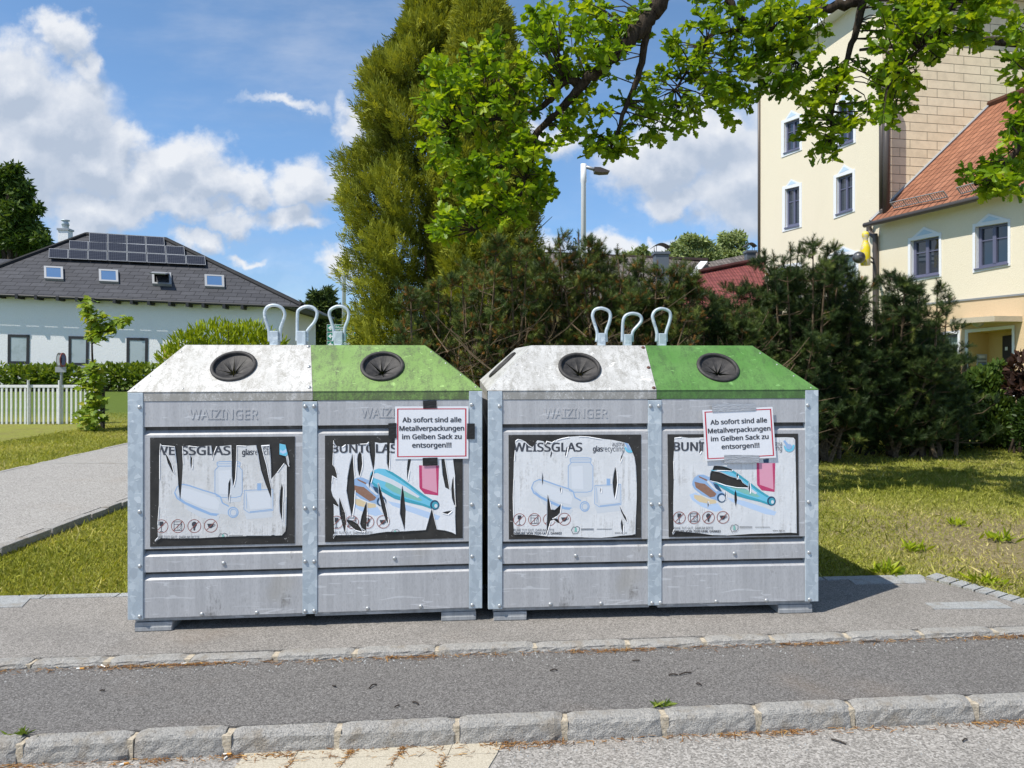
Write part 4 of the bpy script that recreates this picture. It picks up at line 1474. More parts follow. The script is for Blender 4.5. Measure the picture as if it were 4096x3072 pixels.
# ------------------------------------------------------------------ buildings
def proj(p):
    return (CX + F * p[0] / p[1], HY - F * (p[2] - CH) / p[1])


def stucco(name, col, k=0.06):
    def b(nt):
        c = nt.coord()
        n = nt.noise(c, 26, 5, 0.7)
        g = nt.noise(nt.mapping(c, (1, 1, 0.4)), 0.9, 5, 0.6)
        cc = nt.mix(nt.math('MULTIPLY', nt.step(n, 0.35, 0.7), 0.35), col, tuple(x * 0.86 for x in col))
        cc = nt.mix(nt.math('MULTIPLY', nt.step(g, 0.5, 0.75), k * 4), cc, tuple(x * 0.8 for x in col))
        return cc, nt.bump(n, 0.5, 0.02)
    return material(name, b, 0.9, 0, 0.2)


def tiles(name, lo, hi, w, h, gap, shift=0.5, wave=False):
    """rows of tiles in the face's own UV metres"""
    def b(nt):
        uv = nt.coord('UV')
        br = nt.node('ShaderNodeTexBrick')
        nt.l.new(uv, br.inputs['Vector'])
        br.offset = shift
        br.inputs['Scale'].default_value = 1.0
        br.inputs['Brick Width'].default_value = w
        br.inputs['Row Height'].default_value = h
        br.inputs['Mortar Size'].default_value = gap
        br.inputs['Mortar Smooth'].default_value = 0.2
        br.inputs['Color1'].default_value = (*lo, 1)
        br.inputs['Color2'].default_value = (*hi, 1)
        br.inputs['Mortar'].default_value = (*(x * 0.25 for x in lo), 1)
        n = nt.noise(nt.coord(), 3.0, 5, 0.65)
        f = nt.noise(nt.coord(), 30, 4, 0.7)
        col = nt.mix(nt.math('MULTIPLY', nt.step(n, 0.4, 0.7), 0.35), br.outputs[0], tuple(x * 0.62 for x in lo))
        col = nt.mix(nt.math('MULTIPLY', nt.step(f, 0.55, 0.75), 0.3), col, tuple(min(1, x * 1.4) for x in hi))
        sp = nt.node('ShaderNodeSeparateXYZ'); nt.l.new(uv, sp.inputs[0])
        saw = nt.math('FRACT', nt.math('DIVIDE', sp.outputs[1], h))
        hgt = nt.math('MULTIPLY', nt.math('SUBTRACT', 1.0, saw), 1.0)
        if wave:
            wv = nt.math('SINE', nt.math('MULTIPLY', sp.outputs[0], 2 * math.pi / w))
            hgt = nt.math('ADD', hgt, nt.math('MULTIPLY', wv, 0.8))
        hgt = nt.math('SUBTRACT', hgt, br.outputs['Fac'])
        return col, nt.bump(hgt, 0.9, 0.04)
    return material(name, b, 0.75, 0, 0.3)


M_WHITEWALL = stucco('white_render', (0.86, 0.86, 0.87), 0.01)
M_CREAM = stucco('cream_render', (0.76, 0.685, 0.535), 0.03)
M_PEACH = stucco('peach_render', (0.66, 0.50, 0.32), 0.05)
M_OCHRE = stucco('ochre_render', (0.62, 0.44, 0.18), 0.05)
M_TRIM = stucco('white_trim', (0.76, 0.78, 0.82), 0.02)
M_PALEBLUE = stucco('pale_blue_trim', (0.50, 0.64, 0.78), 0.02)
M_SLATE = tiles('slate_roof', (0.050, 0.051, 0.058), (0.072, 0.073, 0.082), 0.50, 0.27, 0.010)
M_REDTILE = tiles('red_roof_tiles', (0.25, 0.10, 0.055), (0.35, 0.15, 0.085), 0.28, 0.36, 0.012, 0.0, True)
M_WINETILE = tiles('wine_red_roof', (0.17, 0.045, 0.045), (0.23, 0.065, 0.060), 0.24, 0.33, 0.01, 0.0, True)
M_BROWNTILE = tiles('brown_roof_tiles', (0.11, 0.095, 0.085), (0.19, 0.165, 0.15), 0.33, 0.36, 0.012, 0.0, True)
M_MAROONTILE = tiles('maroon_roof_tiles', (0.09, 0.055, 0.05), (0.15, 0.095, 0.085), 0.33, 0.36, 0.012, 0.0, True)
M_SIDING = tiles('tan_siding', (0.72, 0.60, 0.41), (0.78, 0.66, 0.46), 1.05, 0.30, 0.009, 0.37)
M_DARK = material('dark_metal', (0.028, 0.028, 0.031), 0.5, 0.1)
M_GUTTER = material('brown_gutter', (0.085, 0.070, 0.062), 0.45, 0.2)
M_GREYM = material('grey_metal', (0.34, 0.35, 0.36), 0.45, 0.4)
M_LAMPM = material('white_pole', (0.74, 0.76, 0.78), 0.45, 0.0)
M_BLUEFRAME = material('blue_window_frame', (0.115, 0.120, 0.19), 0.5)
M_GLASS = material('window_glass', (0.025, 0.035, 0.05), 0.04, 0, 1.0)
M_SKYGLASS = material('roof_window_glass', (0.06, 0.13, 0.26), 0.05, 0, 1.0)
M_SOLAR = None


def solar_mat(nt):
    uv = nt.coord('UV')
    sp = nt.node('ShaderNodeSeparateXYZ'); nt.l.new(uv, sp.inputs[0])
    gx = nt.math('PINGPONG', nt.math('MULTIPLY', sp.outputs[0], 10), 0.5)
    gy = nt.math('PINGPONG', nt.math('MULTIPLY', sp.outputs[1], 6), 0.5)
    line = nt.math('MAXIMUM', nt.math('LESS_THAN', gx, 0.055), nt.math('LESS_THAN', gy, 0.055))
    ex = nt.math('MAXIMUM', nt.math('GREATER_THAN', nt.math('ABSOLUTE', nt.math('SUBTRACT', sp.outputs[0], .5)), .485), nt.math('GREATER_THAN', nt.math('ABSOLUTE', nt.math('SUBTRACT', sp.outputs[1], .5)), .475))
    col = nt.mix(line, (0.010, 0.011, 0.018), (0.075, 0.08, 0.10))
    return nt.mix(ex, col, (0.42, 0.44, 0.47)), None


M_SOLAR = material('solar_cells', solar_mat, 0.35, 0, 0.2)


def blind_mat(nt):
    sp = nt.node('ShaderNodeSeparateXYZ'); nt.l.new(nt.coord(), sp.inputs[0])
    s = nt.math('PINGPONG', nt.math('MULTIPLY', sp.outputs[2], 30), 0.5)
    n = nt.noise(nt.coord(), 2.5, 4, .6)
    c = nt.mix(nt.step(s, 0.1, 0.3), (0.30, 0.36, 0.39), (0.48, 0.54, 0.56))
    return nt.mix(nt.math('MULTIPLY', nt.step(n, .5, .7), .4), c, (0.2, 0.25, 0.24)), None


M_BLIND = material('blind_behind_glass', blind_mat, 0.12, 0, 0.8)
M_CURTAIN = material('curtain_behind_glass', lambda nt: (nt.ramp(nt.noise(nt.mapping(nt.coord(), (9, 9, .6)), 2, 4, .6), (0.35, (0.10, 0.16, 0.16)), (0.65, (0.42, 0.52, 0.50))), None), 0.1, 0, 0.8)


def quad_part(name, mat, pts, parent, n=None, th=0.0, uv=None):
    m = MB()
    if th: m.prism(pts, Vector(n) * -th, uv=uv)
    else: m.poly(pts, 0, uv)
    return m.build(name, mat, parent)


def uv_of(pts, o, e, up):
    return [((Vector(p) - o).dot(e), (Vector(p) - o).dot(up)) for p in pts]


def frame_ring(m, outer, inner, mi=0):
    for i in range(4):
        j = (i + 1) % 4
        m.quad(outer[i], outer[j], inner[j], inner[i], mi)


# --- white house on the left
def white_house():
    n = Vector((.10, -.995, 0)).normalized()
    e0 = W(-6, 1172, 25.0)
    dirh = Vector((.995, .10, 0)).normalized()
    # eave runs with the measured fall to the right
    k = (1208 - CX) / F
    s = (k * e0.y - e0.x) / (dirh.x - k * dirh.y)
    e1 = e0 + dirh * s
    e1.z = CH + (HY - 1222) / F * e1.y
    e = (e1 - e0).normalized()
    up = (-n * math.cos(R(35)) + Vector((0, 0, math.sin(R(35))))).normalized()
    nr = e.cross(up).normalized()
    if nr.z < 0: nr = -nr
    RP = Plane(e0, nr)
    WP = Plane(e0 - n * .33, n)
    r = root('white_house', Vector((e0.x + 4, e0.y + 3, terrain(0, 28))), 'low white rendered house with a slate hip roof and rows of solar panels', 'house')
    EL, ER = RP.hit(-250, 1160), e1
    EL = e0 + e * ((EL - e0).dot(e))
    RL, RR = RP.hit(345, 938), RP.hit(663, 958)
    hd = (RL - EL).dot(-n)
    back = -n * (2 * hd)
    up2 = Vector((0, 0, 1))
    m = MB()
    f = [EL, ER, RR, RL]
    m.poly(f, 0, uv_of(f, e0, e, up))
    f = [ER, ER + back, RR]
    m.poly(f, 0, uv_of(f, ER, -n, (e * -.6 + up2 * .6)))
    f = [EL + back, EL, RL]
    m.poly(f, 0, uv_of(f, EL, -n, (e * .6 + up2 * .6)))
    f = [ER + back, EL + back, RL, RR]
    m.poly(f, 0, uv_of(f, e0, e, up))
    d = Vector((0, 0, -.07))
    m.add([EL, ER, ER + back, EL + back, EL + d, ER + d, ER + back + d, EL + back + d], [(0, 1, 5, 4), (1, 2, 6, 5), (2, 3, 7, 6), (3, 0, 4, 7), (4, 5, 6, 7)], 1)
    roof = m.build('roof', [M_SLATE, M_DARK], r)
    for a, b in ((RR, ER), (RL, EL), (RL, RR)):
        mm = MB(); mm.tube([a, b], .10, 8); mm.build('ridge_cap', M_SLATE, roof)
    g = MB(); g.tube([EL + n * .06 + Vector((0, 0, -.06)), ER + n * .06 + Vector((0, 0, -.06))], .05, 8); g.build('gutter', M_DARK, roof)
    g = MB(); g.tube([ER + n * .06 + Vector((0, 0, -.06)), ER + back * .5 + Vector((0, 0, -.06))], .05, 8); g.build('gutter', M_DARK, roof)
    # walls
    wr = WP.hit(1128, 1300)
    wl = WP.hit(-250, 1300)
    zt = lambda p: e0.z + (e1.z - e0.z) * ((p - e0).dot(dirh) / s) - .10
    m = MB()
    a, b = Vector((wl.x, wl.y, 0)), Vector((wr.x, wr.y, 0))
    bk = -n * (2 * hd - .9)
    cs = [a, b, b + bk, a + bk]
    bot = [Vector((c.x, c.y, .2)) for c in cs]
    top = [Vector((c.x, c.y, zt(c))) for c in cs]
    m.add(bot + top, [(i, (i + 1) % 4, 4 + (i + 1) % 4, 4 + i) for i in range(4)] + [(4, 5, 6, 7)])
    m.build('wall', M_WHITEWALL, r)
    # rafter ends
    for zx in (42, 204, 367, 552, 715, 853, 1034, 1180, 1326, 1503, 1654, 1788, 1965, 2120):
        px = zx / 2.16
        py = 1183 + px * .0475
        p = WP.hit(px, py + 4)
        m = MB()
        M = Matrix((dirh, -n, up2)).transposed().to_4x4(); M.translation = p + n * .2
        m.box((-.05, -.25, -.06), (.05, .2, .09), 0, M)
        m.build('rafter_end', M_DARK, r)
    # windows
    for (x0, y0, x1, y1) in ((32, 1337, 119, 1456), (275, 1344, 356, 1462), (507, 1350, 593, 1468), (760, 1358, 840, 1476)):
        m = MB()
        q = [(x0, y0), (x1, y0 + 2), (x1 - 2, y1 + 1), (x0 - 1, y1)]
        o = [WP.hit(*p, .02) for p in q]
        cx_, cy_ = (x0 + x1) / 2, (y0 + y1) / 2
        inn = [WP.hit(p[0] + (cx_ - p[0]) * .27, p[1] + (cy_ - p[1]) * .19, .02) for p in q]
        ob = [WP.hit(*p, .0) for p in q]
        frame_ring(m, o, inn)
        m.add(o + ob, [(i, (i + 1) % 4, 4 + (i + 1) % 4, 4 + i) for i in range(4)])
        w = m.build('window', M_DARK, r)
        quad_part('pane', M_BLIND, [WP.hit(p[0] + (cx_ - p[0]) * .25, p[1] + (cy_ - p[1]) * .17, .008) for p in q], w)
        m = MB()
        a, b = WP.hit(x0 - 5, y1 + 3), WP.hit(x1 + 4, y1 + 5)
        m.prism([a, b, b + Vector((0, 0, -.05)), a + Vector((0, 0, -.05))], n * .10)
        m.build('sill', M_GREYM, w)
    for y0, y1 in ((1386, 1412), (1416, 1436)):
        quad_part('window', M_OCHRE, [WP.hit(653, y0, .02), WP.hit(690, y0, .02), WP.hit(690, y1, .02), WP.hit(653, y1, .02)], r, n, .03)
    # solar panels
    for cnt, TL, TR, BR, BL in ((4, (775, 740), (1425, 780), (1430, 850), (775, 822)), (6, (605, 808), (1598, 862), (1605, 935), (605, 880)), (8, (430, 878), (1778, 945), (1785, 1020), (427, 958))):
        C4 = [np.array((p[0] / 2.16, 600 + p[1] / 2.16)) for p in (TL, TR, BR, BL)]
        for i in range(cnt):
            a, b = (i + .02) / cnt, (i + .98) / cnt
            q = [C4[0] * (1 - a) + C4[1] * a, C4[0] * (1 - b) + C4[1] * b, C4[3] * (1 - b) + C4[2] * b, C4[3] * (1 - a) + C4[2] * a]
            pts = [RP.hit(p[0], p[1], .14) for p in q]
            m = MB()
            m.poly(pts, 0, [(0, 1), (1, 1), (1, 0), (0, 0)])
            lo = [p - nr * .045 for p in pts]
            m.add(pts + lo, [(k, (k + 1) % 4, 4 + (k + 1) % 4, 4 + k) for k in range(4)], 1)
            m.poly(lo[::-1], 1)
            m.build('solar_panel', [M_SOLAR, M_DARK], r)
    # roof windows
    for k, (x0, y0, x1, y1) in enumerate(((385, 1020, 553, 1135), (858, 1047, 1028, 1158), (1316, 1070, 1486, 1180), (1770, 1092, 1942, 1202))):
        q = [(x0, y0), (x1 - 4, y0 + 8), (x1, y1), (x0 + 4, y1 - 8)]
        q = [(p[0] / 2.16, 600 + p[1] / 2.16) for p in q]
        c = np.mean(np.array(q), axis=0)
        sh = lambda p, f: (p[0] + (c[0] - p[0]) * f, p[1] + (c[1] - p[1]) * f)
        m = MB()
        o = [RP.hit(*p, .10) for p in q]
        frame_ring(m, o, [RP.hit(*sh(p, .24), .10) for p in q])
        ob = [RP.hit(*p, 0) for p in q]
        m.add(o + ob, [(i, (i + 1) % 4, 4 + (i + 1) % 4, 4 + i) for i in range(4)])
        w = m.build('roof_window', M_GREYM, r)
        pane = [RP.hit(*sh(p, .22), .09) for p in q]
        if k == 2:
            w['label'] = 'roof window tilted open'
            mid = [(pane[0] + pane[3]) / 2, (pane[1] + pane[2]) / 2]
            pane = [pane[0] + Vector((0, 0, .05)), pane[1] + Vector((0, 0, .05)), pane[2] + n * .45 + Vector((0, 0, .3)), pane[3] + n * .45 + Vector((0, 0, .3))]
            quad_part('pane', M_GREYM, pane, w, nr, .05)
        else:
            quad_part('pane', M_SKYGLASS, pane, w)
    # chimney
    d = RL.y + 2.0
    m = MB()
    a, b = W(232, 920, d), W(270, 1010, d)
    M = Matrix((dirh, -n, up2)).transposed().to_4x4(); M.translation = Vector((a.x, a.y, 0))
    L = (b - a).dot(dirh)
    m.box((0, 0, b.z - 1), (L, L, a.z), 0, M)
    m.box((-.04, -.04, a.z), (L + .04, L + .04, a.z + .08), 1, M)
    ch = m.build('chimney', [M_WHITEWALL, M_GREYM], roof)
    m = MB()
    M2 = M @ Matrix.Translation((L / 2, L / 2, a.z + .08))
    m.lathe([(.13, 0), (.13, .16), (.16, .17), (.12, .30), (.10, .34), (.17, .36), (.17, .40), (.001, .41)], M2, 14, 1)
    m.build('chimney_pipe', [M_GREYM, M_ZINC], roof, smooth=True)
    # lower wing further left
    m = MB()
    f = [W(-420, 1150, 29), W(70, 1150, 30.5), W(100, 1038, 34), W(-420, 1026, 32.5)]
    m.prism(f, (0, 0, -.2), 0, None, uv_of(f, f[0], dirh, up))
    m.build('wing_roof', [M_SLATE], r)


white_house()


# --- cream building with tower on the right
CC = 24.0
CP = Vector(((3530 - CX) / F * CC, CC, 0))
WD = Vector((.175, -.985, 0)).normalized()       # along the street front, towards the camera
GD = Vector((.985, .175, 0)).normalized()        # along the gable wall, away to the right
NF, NG = -GD, WD.copy()
PF, PG = Plane(CP, NF), Plane(CP, NG)


def wall_window(r, PL, n, inner, apex=None, glass=None, depth=.14, sur=(11, 12), plain=False):
    """recess, white surround with little gable, frame, mullion and panes; inner = TL TR BR BL in the photo"""
    q = inner
    W4 = [PL.hit(*p) for p in q]
    dn = Vector(n) * -depth
    m = MB()
    m.add(W4 + [p + dn for p in W4], [(i, (i + 1) % 4, 4 + (i + 1) % 4, 4 + i) for i in range(4)], 0)
    sx, sy = sur
    sl_ = (q[1][1] - q[0][1]) / (q[1][0] - q[0][0])
    out = [(q[0][0] - sx, q[0][1] - sy - sl_ * sx), (q[1][0] + sx * .8, q[1][1] - sy + sl_ * sx), (q[2][0] + sx * .8, q[2][1] + sy + sl_ * sx), (q[3][0] - sx, q[3][1] + sy + 3 - sl_ * sx)]
    o = [PL.hit(*p, .025) for p in out]
    frame_ring(m, o, [PL.hit(*p, .025) for p in q], 0)
    ob = [PL.hit(*p, .0) for p in out]
    m.add(o + ob, [(i, (i + 1) % 4, 4 + (i + 1) % 4, 4 + i) for i in range(4)], 0)
    if apex:
        l, rr = (out[0][0] + sx * .9, out[0][1] + 2), (out[1][0] - sx * .7, out[1][1] + 2)
        m.poly([PL.hit(*l, .024), PL.hit(*rr, .024), PL.hit(*apex, .024)], 0)
        c = ((l[0] + rr[0] + apex[0]) / 3, (l[1] + rr[1] + apex[1]) / 3)
        sh = lambda p: (p[0] + (c[0] - p[0]) * .42, p[1] + (c[1] - p[1]) * .42)
        m.poly([PL.hit(*sh(l), .029), PL.hit(*sh(rr), .029), PL.hit(*sh(apex), .029)], 1)
    w = m.build('window', [M_TRIM, M_PALEBLUE], r)
    back = [p + dn for p in W4]
    f = MB()
    bi = lambda s, t, o=0: ((back[0] * (1 - s) + back[1] * s) * (1 - t) + (back[3] * (1 - s) + back[2] * s) * t) + Vector(n) * o
    def bar(s0, t0, s1, t1, th=.05):
        f.prism([bi(s0, t0, th), bi(s1, t0, th), bi(s1, t1, th), bi(s0, t1, th)], Vector(n) * -(th - .004))
    bar(0, 0, 1, .06); bar(0, .93, 1, 1); bar(0, .06, .09, .93); bar(.91, .06, 1, .93); bar(.45, .06, .55, .93, .06); bar(.09, .335, .45, .36, .04); bar(.55, .335, .91, .36, .04)
    f.prism([bi(-.02, 1.0, .2), bi(1.02, 1.0, .2), bi(1.02, 1.035, .2), bi(-.02, 1.035, .2)], Vector(n) * -.22)
    f.build('window_frame', M_BLUEFRAME, w)
    for s0, s1 in ((.09, .45), (.55, .91)):
        quad_part('pane', glass or M_GLASS, [bi(s0, .06, .012), bi(s1, .06, .012), bi(s1, .93, .012), bi(s0, .93, .012)], w)
    return w


def cream_building():
    r = root('cream_building', CP, 'cream building with a tall tower wing, blue window frames and red tiled lower roof', 'building')
    ZT = 14.4
    L = 8.06
    back = CP - WD * L
    wins = [
        ([(3142, 757), (3199, 744), (3199, 899), (3142, 911)], (3166, 716), None),
        ([(3347, 711), (3412, 690), (3412, 837), (3347, 857)], (3378, 657), None),
        ([(3138, 492), (3200, 470), (3200, 592), (3138, 612)], (3167, 440), None),
        ([(3350, 425), (3415, 400), (3415, 562), (3350, 585)], (3380, 360), None),
        ([(3324, 1028), (3426, 1016), (3426, 1146), (3324, 1162)], (3374, 984), M_CURTAIN),
        ([(3122, 1073), (3200, 1062), (3200, 1190), (3122, 1200)], None, M_CURTAIN),
        ([(3645, 964), (3758, 943), (3758, 1096), (3645, 1113)], (3698, 907), None),
        ([(3904, 908), (4034, 888), (4034, 1052), (3904, 1075)], (3956, 854), None),
        ([(3700, 1347), (3833, 1334), (3833, 1508), (3700, 1520)], None, M_CURTAIN)]
    door = [(3875, 1331), (4051, 1314), (4051, 1640), (3875, 1640)]
    zb = PF.hit(3729, 1210).z          # the painted band between the storeys
    # the front as one wall with openings, in photo coordinates
    low_end = CP + WD * 9.0
    def line(pt, z): return proj((pt.x, pt.y, z))
    tower = [line(back, ZT), line(CP, ZT), line(CP, -.3), line(back, -.3)]
    lowtop = [line(CP, PF.hit(3535, 890).z), line(low_end, PF.hit(3535, 890).z + .55), line(low_end, zb), line(CP, zb)]
    lowbot = [line(CP, zb), line(low_end, zb), line(low_end, -.3), line(CP, -.3)]
    hs = [loops_segments([w[0]]) for w in wins] + [loops_segments([door])]
    for poly, mat, nm in ((tower, M_CREAM, 'tower_wall'), (lowtop, M_CREAM, 'upper_wall'), (lowbot, M_PEACH, 'lower_wall')):
        vs, fs = region_any([loops_segments([poly])], None, hs)
        m = MB(); m.add([PF.hit(*v) for v in vs], fs)
        wo = m.build(nm, mat, r)
        wo.data.polygons.foreach_set('use_smooth', [False] * len(wo.data.polygons))
    m = MB()
    a, b = CP + Vector((0, 0, zb)), low_end + Vector((0, 0, zb))
    m.prism([a, b, b + Vector((0, 0, -.05)), a + Vector((0, 0, -.05))], NF * .03)
    m.build('band', M_GREYM, r)
    # gable wall of the tower with its siding, far end and other sides
    g1 = CP + GD * 11
    f = [CP + Vector((0, 0, -.3)), g1 + Vector((0, 0, -.3)), g1 + Vector((0, 0, ZT)), CP + Vector((0, 0, ZT))]
    quad_part('gable_wall', M_SIDING, f, r, None, 0, uv_of(f, CP, GD, Vector((0, 0, 1))))
    f = [back + Vector((0, 0, -.3)), back + GD * 11 + Vector((0, 0, -.3)), back + GD * 11 + Vector((0, 0, ZT)), back + Vector((0, 0, ZT))]
    quad_part('rear_wall', M_CREAM, f, r)
    m = MB()
    up = Vector((0, 0, 1))
    ov = .5
    c4 = [CP + WD * ov + NF * ov, CP + WD * ov + GD * 11.5, back - WD * ov + GD * 11.5, back - WD * ov + NF * ov]
    c4 = [Vector((p.x, p.y, ZT)) for p in c4]
    rl, rr = (c4[0] + c4[3]) / 2 + GD * 4 + up * 3, (c4[1] + c4[2]) / 2 - GD * 4 + up * 3
    m.poly([c4[3], c4[0], rl], 0, [(0, 0), (9, 0), (4.5, 5)])
    m.poly([c4[0], c4[1], rr, rl], 0, [(0, 0), (12, 0), (8, 5), (4, 5)])
    m.poly([c4[1], c4[2], rr], 0, [(0, 0), (9, 0), (4.5, 5)])
    m.poly([c4[2], c4[3], rl, rr], 0, [(0, 0), (12, 0), (8, 5), (4, 5)])
    m.prism([p - up * .02 for p in c4], (0, 0, -.22), 1)
    m.build('tower_roof', [M_BROWNTILE, M_TRIM], r)
    # lower roof
    PE = Plane(CP + NF * .45, NF)
    g0, g2 = PE.hit(3478, 893), PE.hit(4096, 747)
    T0 = PG.hit(3960, 420)
    T0 = T0 + WD * .02
    ed = (g2 - g0)
    k = 1.75
    bot0 = g0 + Vector((0, 0, .04)) + WD * .05
    f = [bot0, bot0 + ed * k, T0 + ed * k, T0]
    nrm = (f[1] - f[0]).cross(f[3] - f[0]).normalized()
    if nrm.z < 0: nrm = -nrm
    ue = ed.normalized()
    uu = nrm.cross(ue)
    if uu.z < 0: uu = -uu
    m = MB()
    m.poly(f, 0, uv_of(f, f[0], ue, uu))
    lo = [p - nrm * .14 for p in f]
    m.add(f + lo, [(i, (i + 1) % 4, 4 + (i + 1) % 4, 4 + i) for i in range(4)], 1)
    m.poly(lo[::-1], 1)
    roof = m.build('lower_roof', [M_REDTILE, M_TRIM], r)
    m = MB(); m.tube([f[3] + nrm * .03, f[0] + nrm * .03], .05, 6); m.build('flashing', M_GREYM, roof)
    m = MB(); m.tube([T0 + nrm * .03, T0 + ed * k + nrm * .03], .13, 8); m.build('ridge_tiles', M_REDTILE, roof)
    m = MB()
    m.tube([g0 + Vector((0, 0, -.03)) - ue * .25, g0 + ed * k], .085, 10)
    m.build('gutter', M_GUTTER, roof, smooth=True)
    # rail that holds the snow back
    RPL = Plane(f[0], nrm)
    m = MB()
    a, b = RPL.hit(3582, 838, .02), RPL.hit(3795, 795, .02)
    def rail(a, b, nb):
        for h in (.05, .27): m.tube([a + nrm * h, b + nrm * h], .016, 6)
        for i in range(nb + 1):
            p = a + (b - a) * i / nb
            m.tube([p + nrm * .03, p + nrm * .28], .012 if i % 6 else .022, 5)
    rail(a, b, 24)
    a2, b2 = RPL.hit(3850, 782, .02), RPL.hit(4130, 712, .02)
    rail(a2, b2, 30)
    m.build('snow_guard', M_GREYM, roof)
    # pipes
    PO = Plane(CP + NF * .12, NF)
    for pts, rad in (([(3527, 300), (3527, 840)], .085), ([(3545, 300), (3545, 880)], .11)):
        m = MB(); m.tube([Plane(CP + NF * .1 + WD * .05, NF).hit(*p) for p in pts], rad, 10); m.build('downpipe', M_GUTTER, r, smooth=True)
    m = MB(); m.tube(curve_pts([PO.hit(3527, 838), PO.hit(3526, 858), PO.hit(3508, 868), PO.hit(3492, 878), PO.hit(3490, 892)], 5), .085, 10); m.build('downpipe', M_GUTTER, r, smooth=True)
    m = MB(); m.tube(curve_pts([PO.hit(3476, 905), PO.hit(3478, 930), PO.hit(3496, 945), PO.hit(3501, 965), PO.hit(3501, 1240), PO.hit(3500, 1600)], 5), .085, 10); m.build('downpipe', M_GUTTER, r, smooth=True)
    m = MB(); m.tube([Plane(CP + NF * .05, NF).hit(3036, 150), Plane(CP + NF * .05, NF).hit(3036, 1300)], .06, 8); m.build('downpipe', M_GUTTER, r, smooth=True)
    for q, ap, gl in wins: wall_window(r, PF, NF, q, ap, gl)
    # entrance: recess with a dark door on its back wall
    D4 = [PF.hit(*p) for p in door]
    dep = GD * .66
    m = MB()
    B4 = [p + dep for p in D4]
    m.add(D4 + B4, [(0, 1, 5, 4), (1, 2, 6, 5), (3, 0, 4, 7), (4, 5, 6, 7)])
    porch = m.build('entrance_recess', M_OCHRE, r)
    m = MB()
    outq = [(3863, 1319), (4062, 1300), (4062, 1640), (3863, 1640)]
    o = [PF.hit(*p, .03) for p in outq]
    for i in (3, 0, 1):
        j = (i + 1) % 4
        m.quad(o[i], o[j], PF.hit(*door[j], .03), PF.hit(*door[i], .03))
    m.build('door_surround', M_TRIM, r)
    bi = lambda s, t, o=0: (B4[0] * (1 - s) + B4[1] * s) * (1 - t) + (B4[3] * (1 - s) + B4[2] * s) * t - GD * o
    # where the door shows: from 4012 in the photo
    PB = Plane(CP + dep, NF)
    dq = [PB.hit(4013, 1345), PB.hit(4120, 1330), PB.hit(4120, 1640), PB.hit(4013, 1640)]
    dr = quad_part('door', material('dark_door', (0.022, 0.014, 0.012), .5), [p - GD * .03 for p in dq], r, NF, .02)
    quad_part('door_notice', M_TRIM, [PB.hit(4026, 1388, .05), PB.hit(4036, 1387, .05), PB.hit(4036, 1401, .05), PB.hit(4026, 1402, .05)], dr, NF, .01)
    JP = Plane(D4[0], WD)
    b = [JP.hit(3906, 1417, .02), JP.hit(3946, 1417, .02), JP.hit(3946, 1470, .02), JP.hit(3906, 1470, .02)]
    m = MB(); m.prism(b, WD * -.015)
    bp = lambda s, t: (b[0] * (1 - s) + b[1] * s) * (1 - t) + (b[3] * (1 - s) + b[2] * s) * t + WD * .004
    for s0, t0, s1, t1, c in ((.12, .10, .75, .28, 1), (.05, .34, .92, .40, 2), (.08, .60, .9, .65, 2), (.1, .84, .85, .87, 2), (.15, .92, .8, .95, 2)):
        m.poly([bp(s0, t0), bp(s1, t0), bp(s1, t1), bp(s0, t1)], c)
    vs, fs = region_any(text_parts('DISCOTHEK', 0, 1, 0, -1, bold=.02))
    m.add([bp(.08 + .84 * x, .80 - .11 * max(0, y)) for x, y in vs], fs, 3)
    m.build('name_board', [material('board_grey', (0.45, 0.50, 0.56), .5), M_TRIM, M_NTEXT, material('board_blue', (0.04, 0.16, 0.42), .5)], porch)
    # show case beside the door
    m = MB()
    a = [PF.hit(3829, 1458), PF.hit(3872, 1452), PF.hit(3872, 1500), PF.hit(3829, 1506)]
    m.prism([p + NF * .16 for p in a], NF * -.16)
    t = [PF.hit(3824, 1449), PF.hit(3877, 1443), PF.hit(3877, 1452), PF.hit(3824, 1458)]
    m.prism([p + NF * .2 for p in t], NF * -.2)
    sc_ = m.build('show_case', M_GUTTER, r)
    quad_part('case_front', material('case_brown', (0.40, 0.24, 0.16), .4), [PF.hit(3834, 1464, .166), PF.hit(3868, 1459, .166), PF.hit(3868, 1494, .166), PF.hit(3834, 1499, .166)], sc_)
    # canopy slab with a rounded corner
    z1, z0 = PF.hit(3900, 1277).z, PF.hit(3900, 1297).z
    s0 = (PF.hit(3868, 1300) - CP).dot(WD)
    s1 = (PF.hit(4090, 1290) - CP).dot(WD)
    out = .85
    pl = [(s0 - .15, 0)] + [(s0 - .15 + .7 * (1 - math.cos(t)), out * math.sin(t)) for t in np.linspace(.15, math.pi / 2, 8)] + [(s1, out), (s1, 0)]
    m = MB()
    m.prism([CP + WD * s + NF * o_ + Vector((0, 0, z1)) for s, o_ in pl], (0, 0, z0 - z1))
    m.build('canopy', stucco('weathered_slab', (0.50, 0.44, 0.34), .2), r)
    m = MB()
    mid = CP + WD * (s0 * .55 + s1 * .45) + NF * .4
    m.lathe([(.14, 0), (.13, -.05), (.05, -.10), (.001, -.11)], Matrix.Translation((mid.x, mid.y, z0)), 14)
    m.build('canopy_lamp', M_GREYM, r, smooth=True)
    # step rail
    m = MB(); m.tube([PF.hit(3868, 1530, .3), PF.hit(3935, 1490, .3)], .05, 6); m.build('handrail', M_PEACH, r)


cream_building()


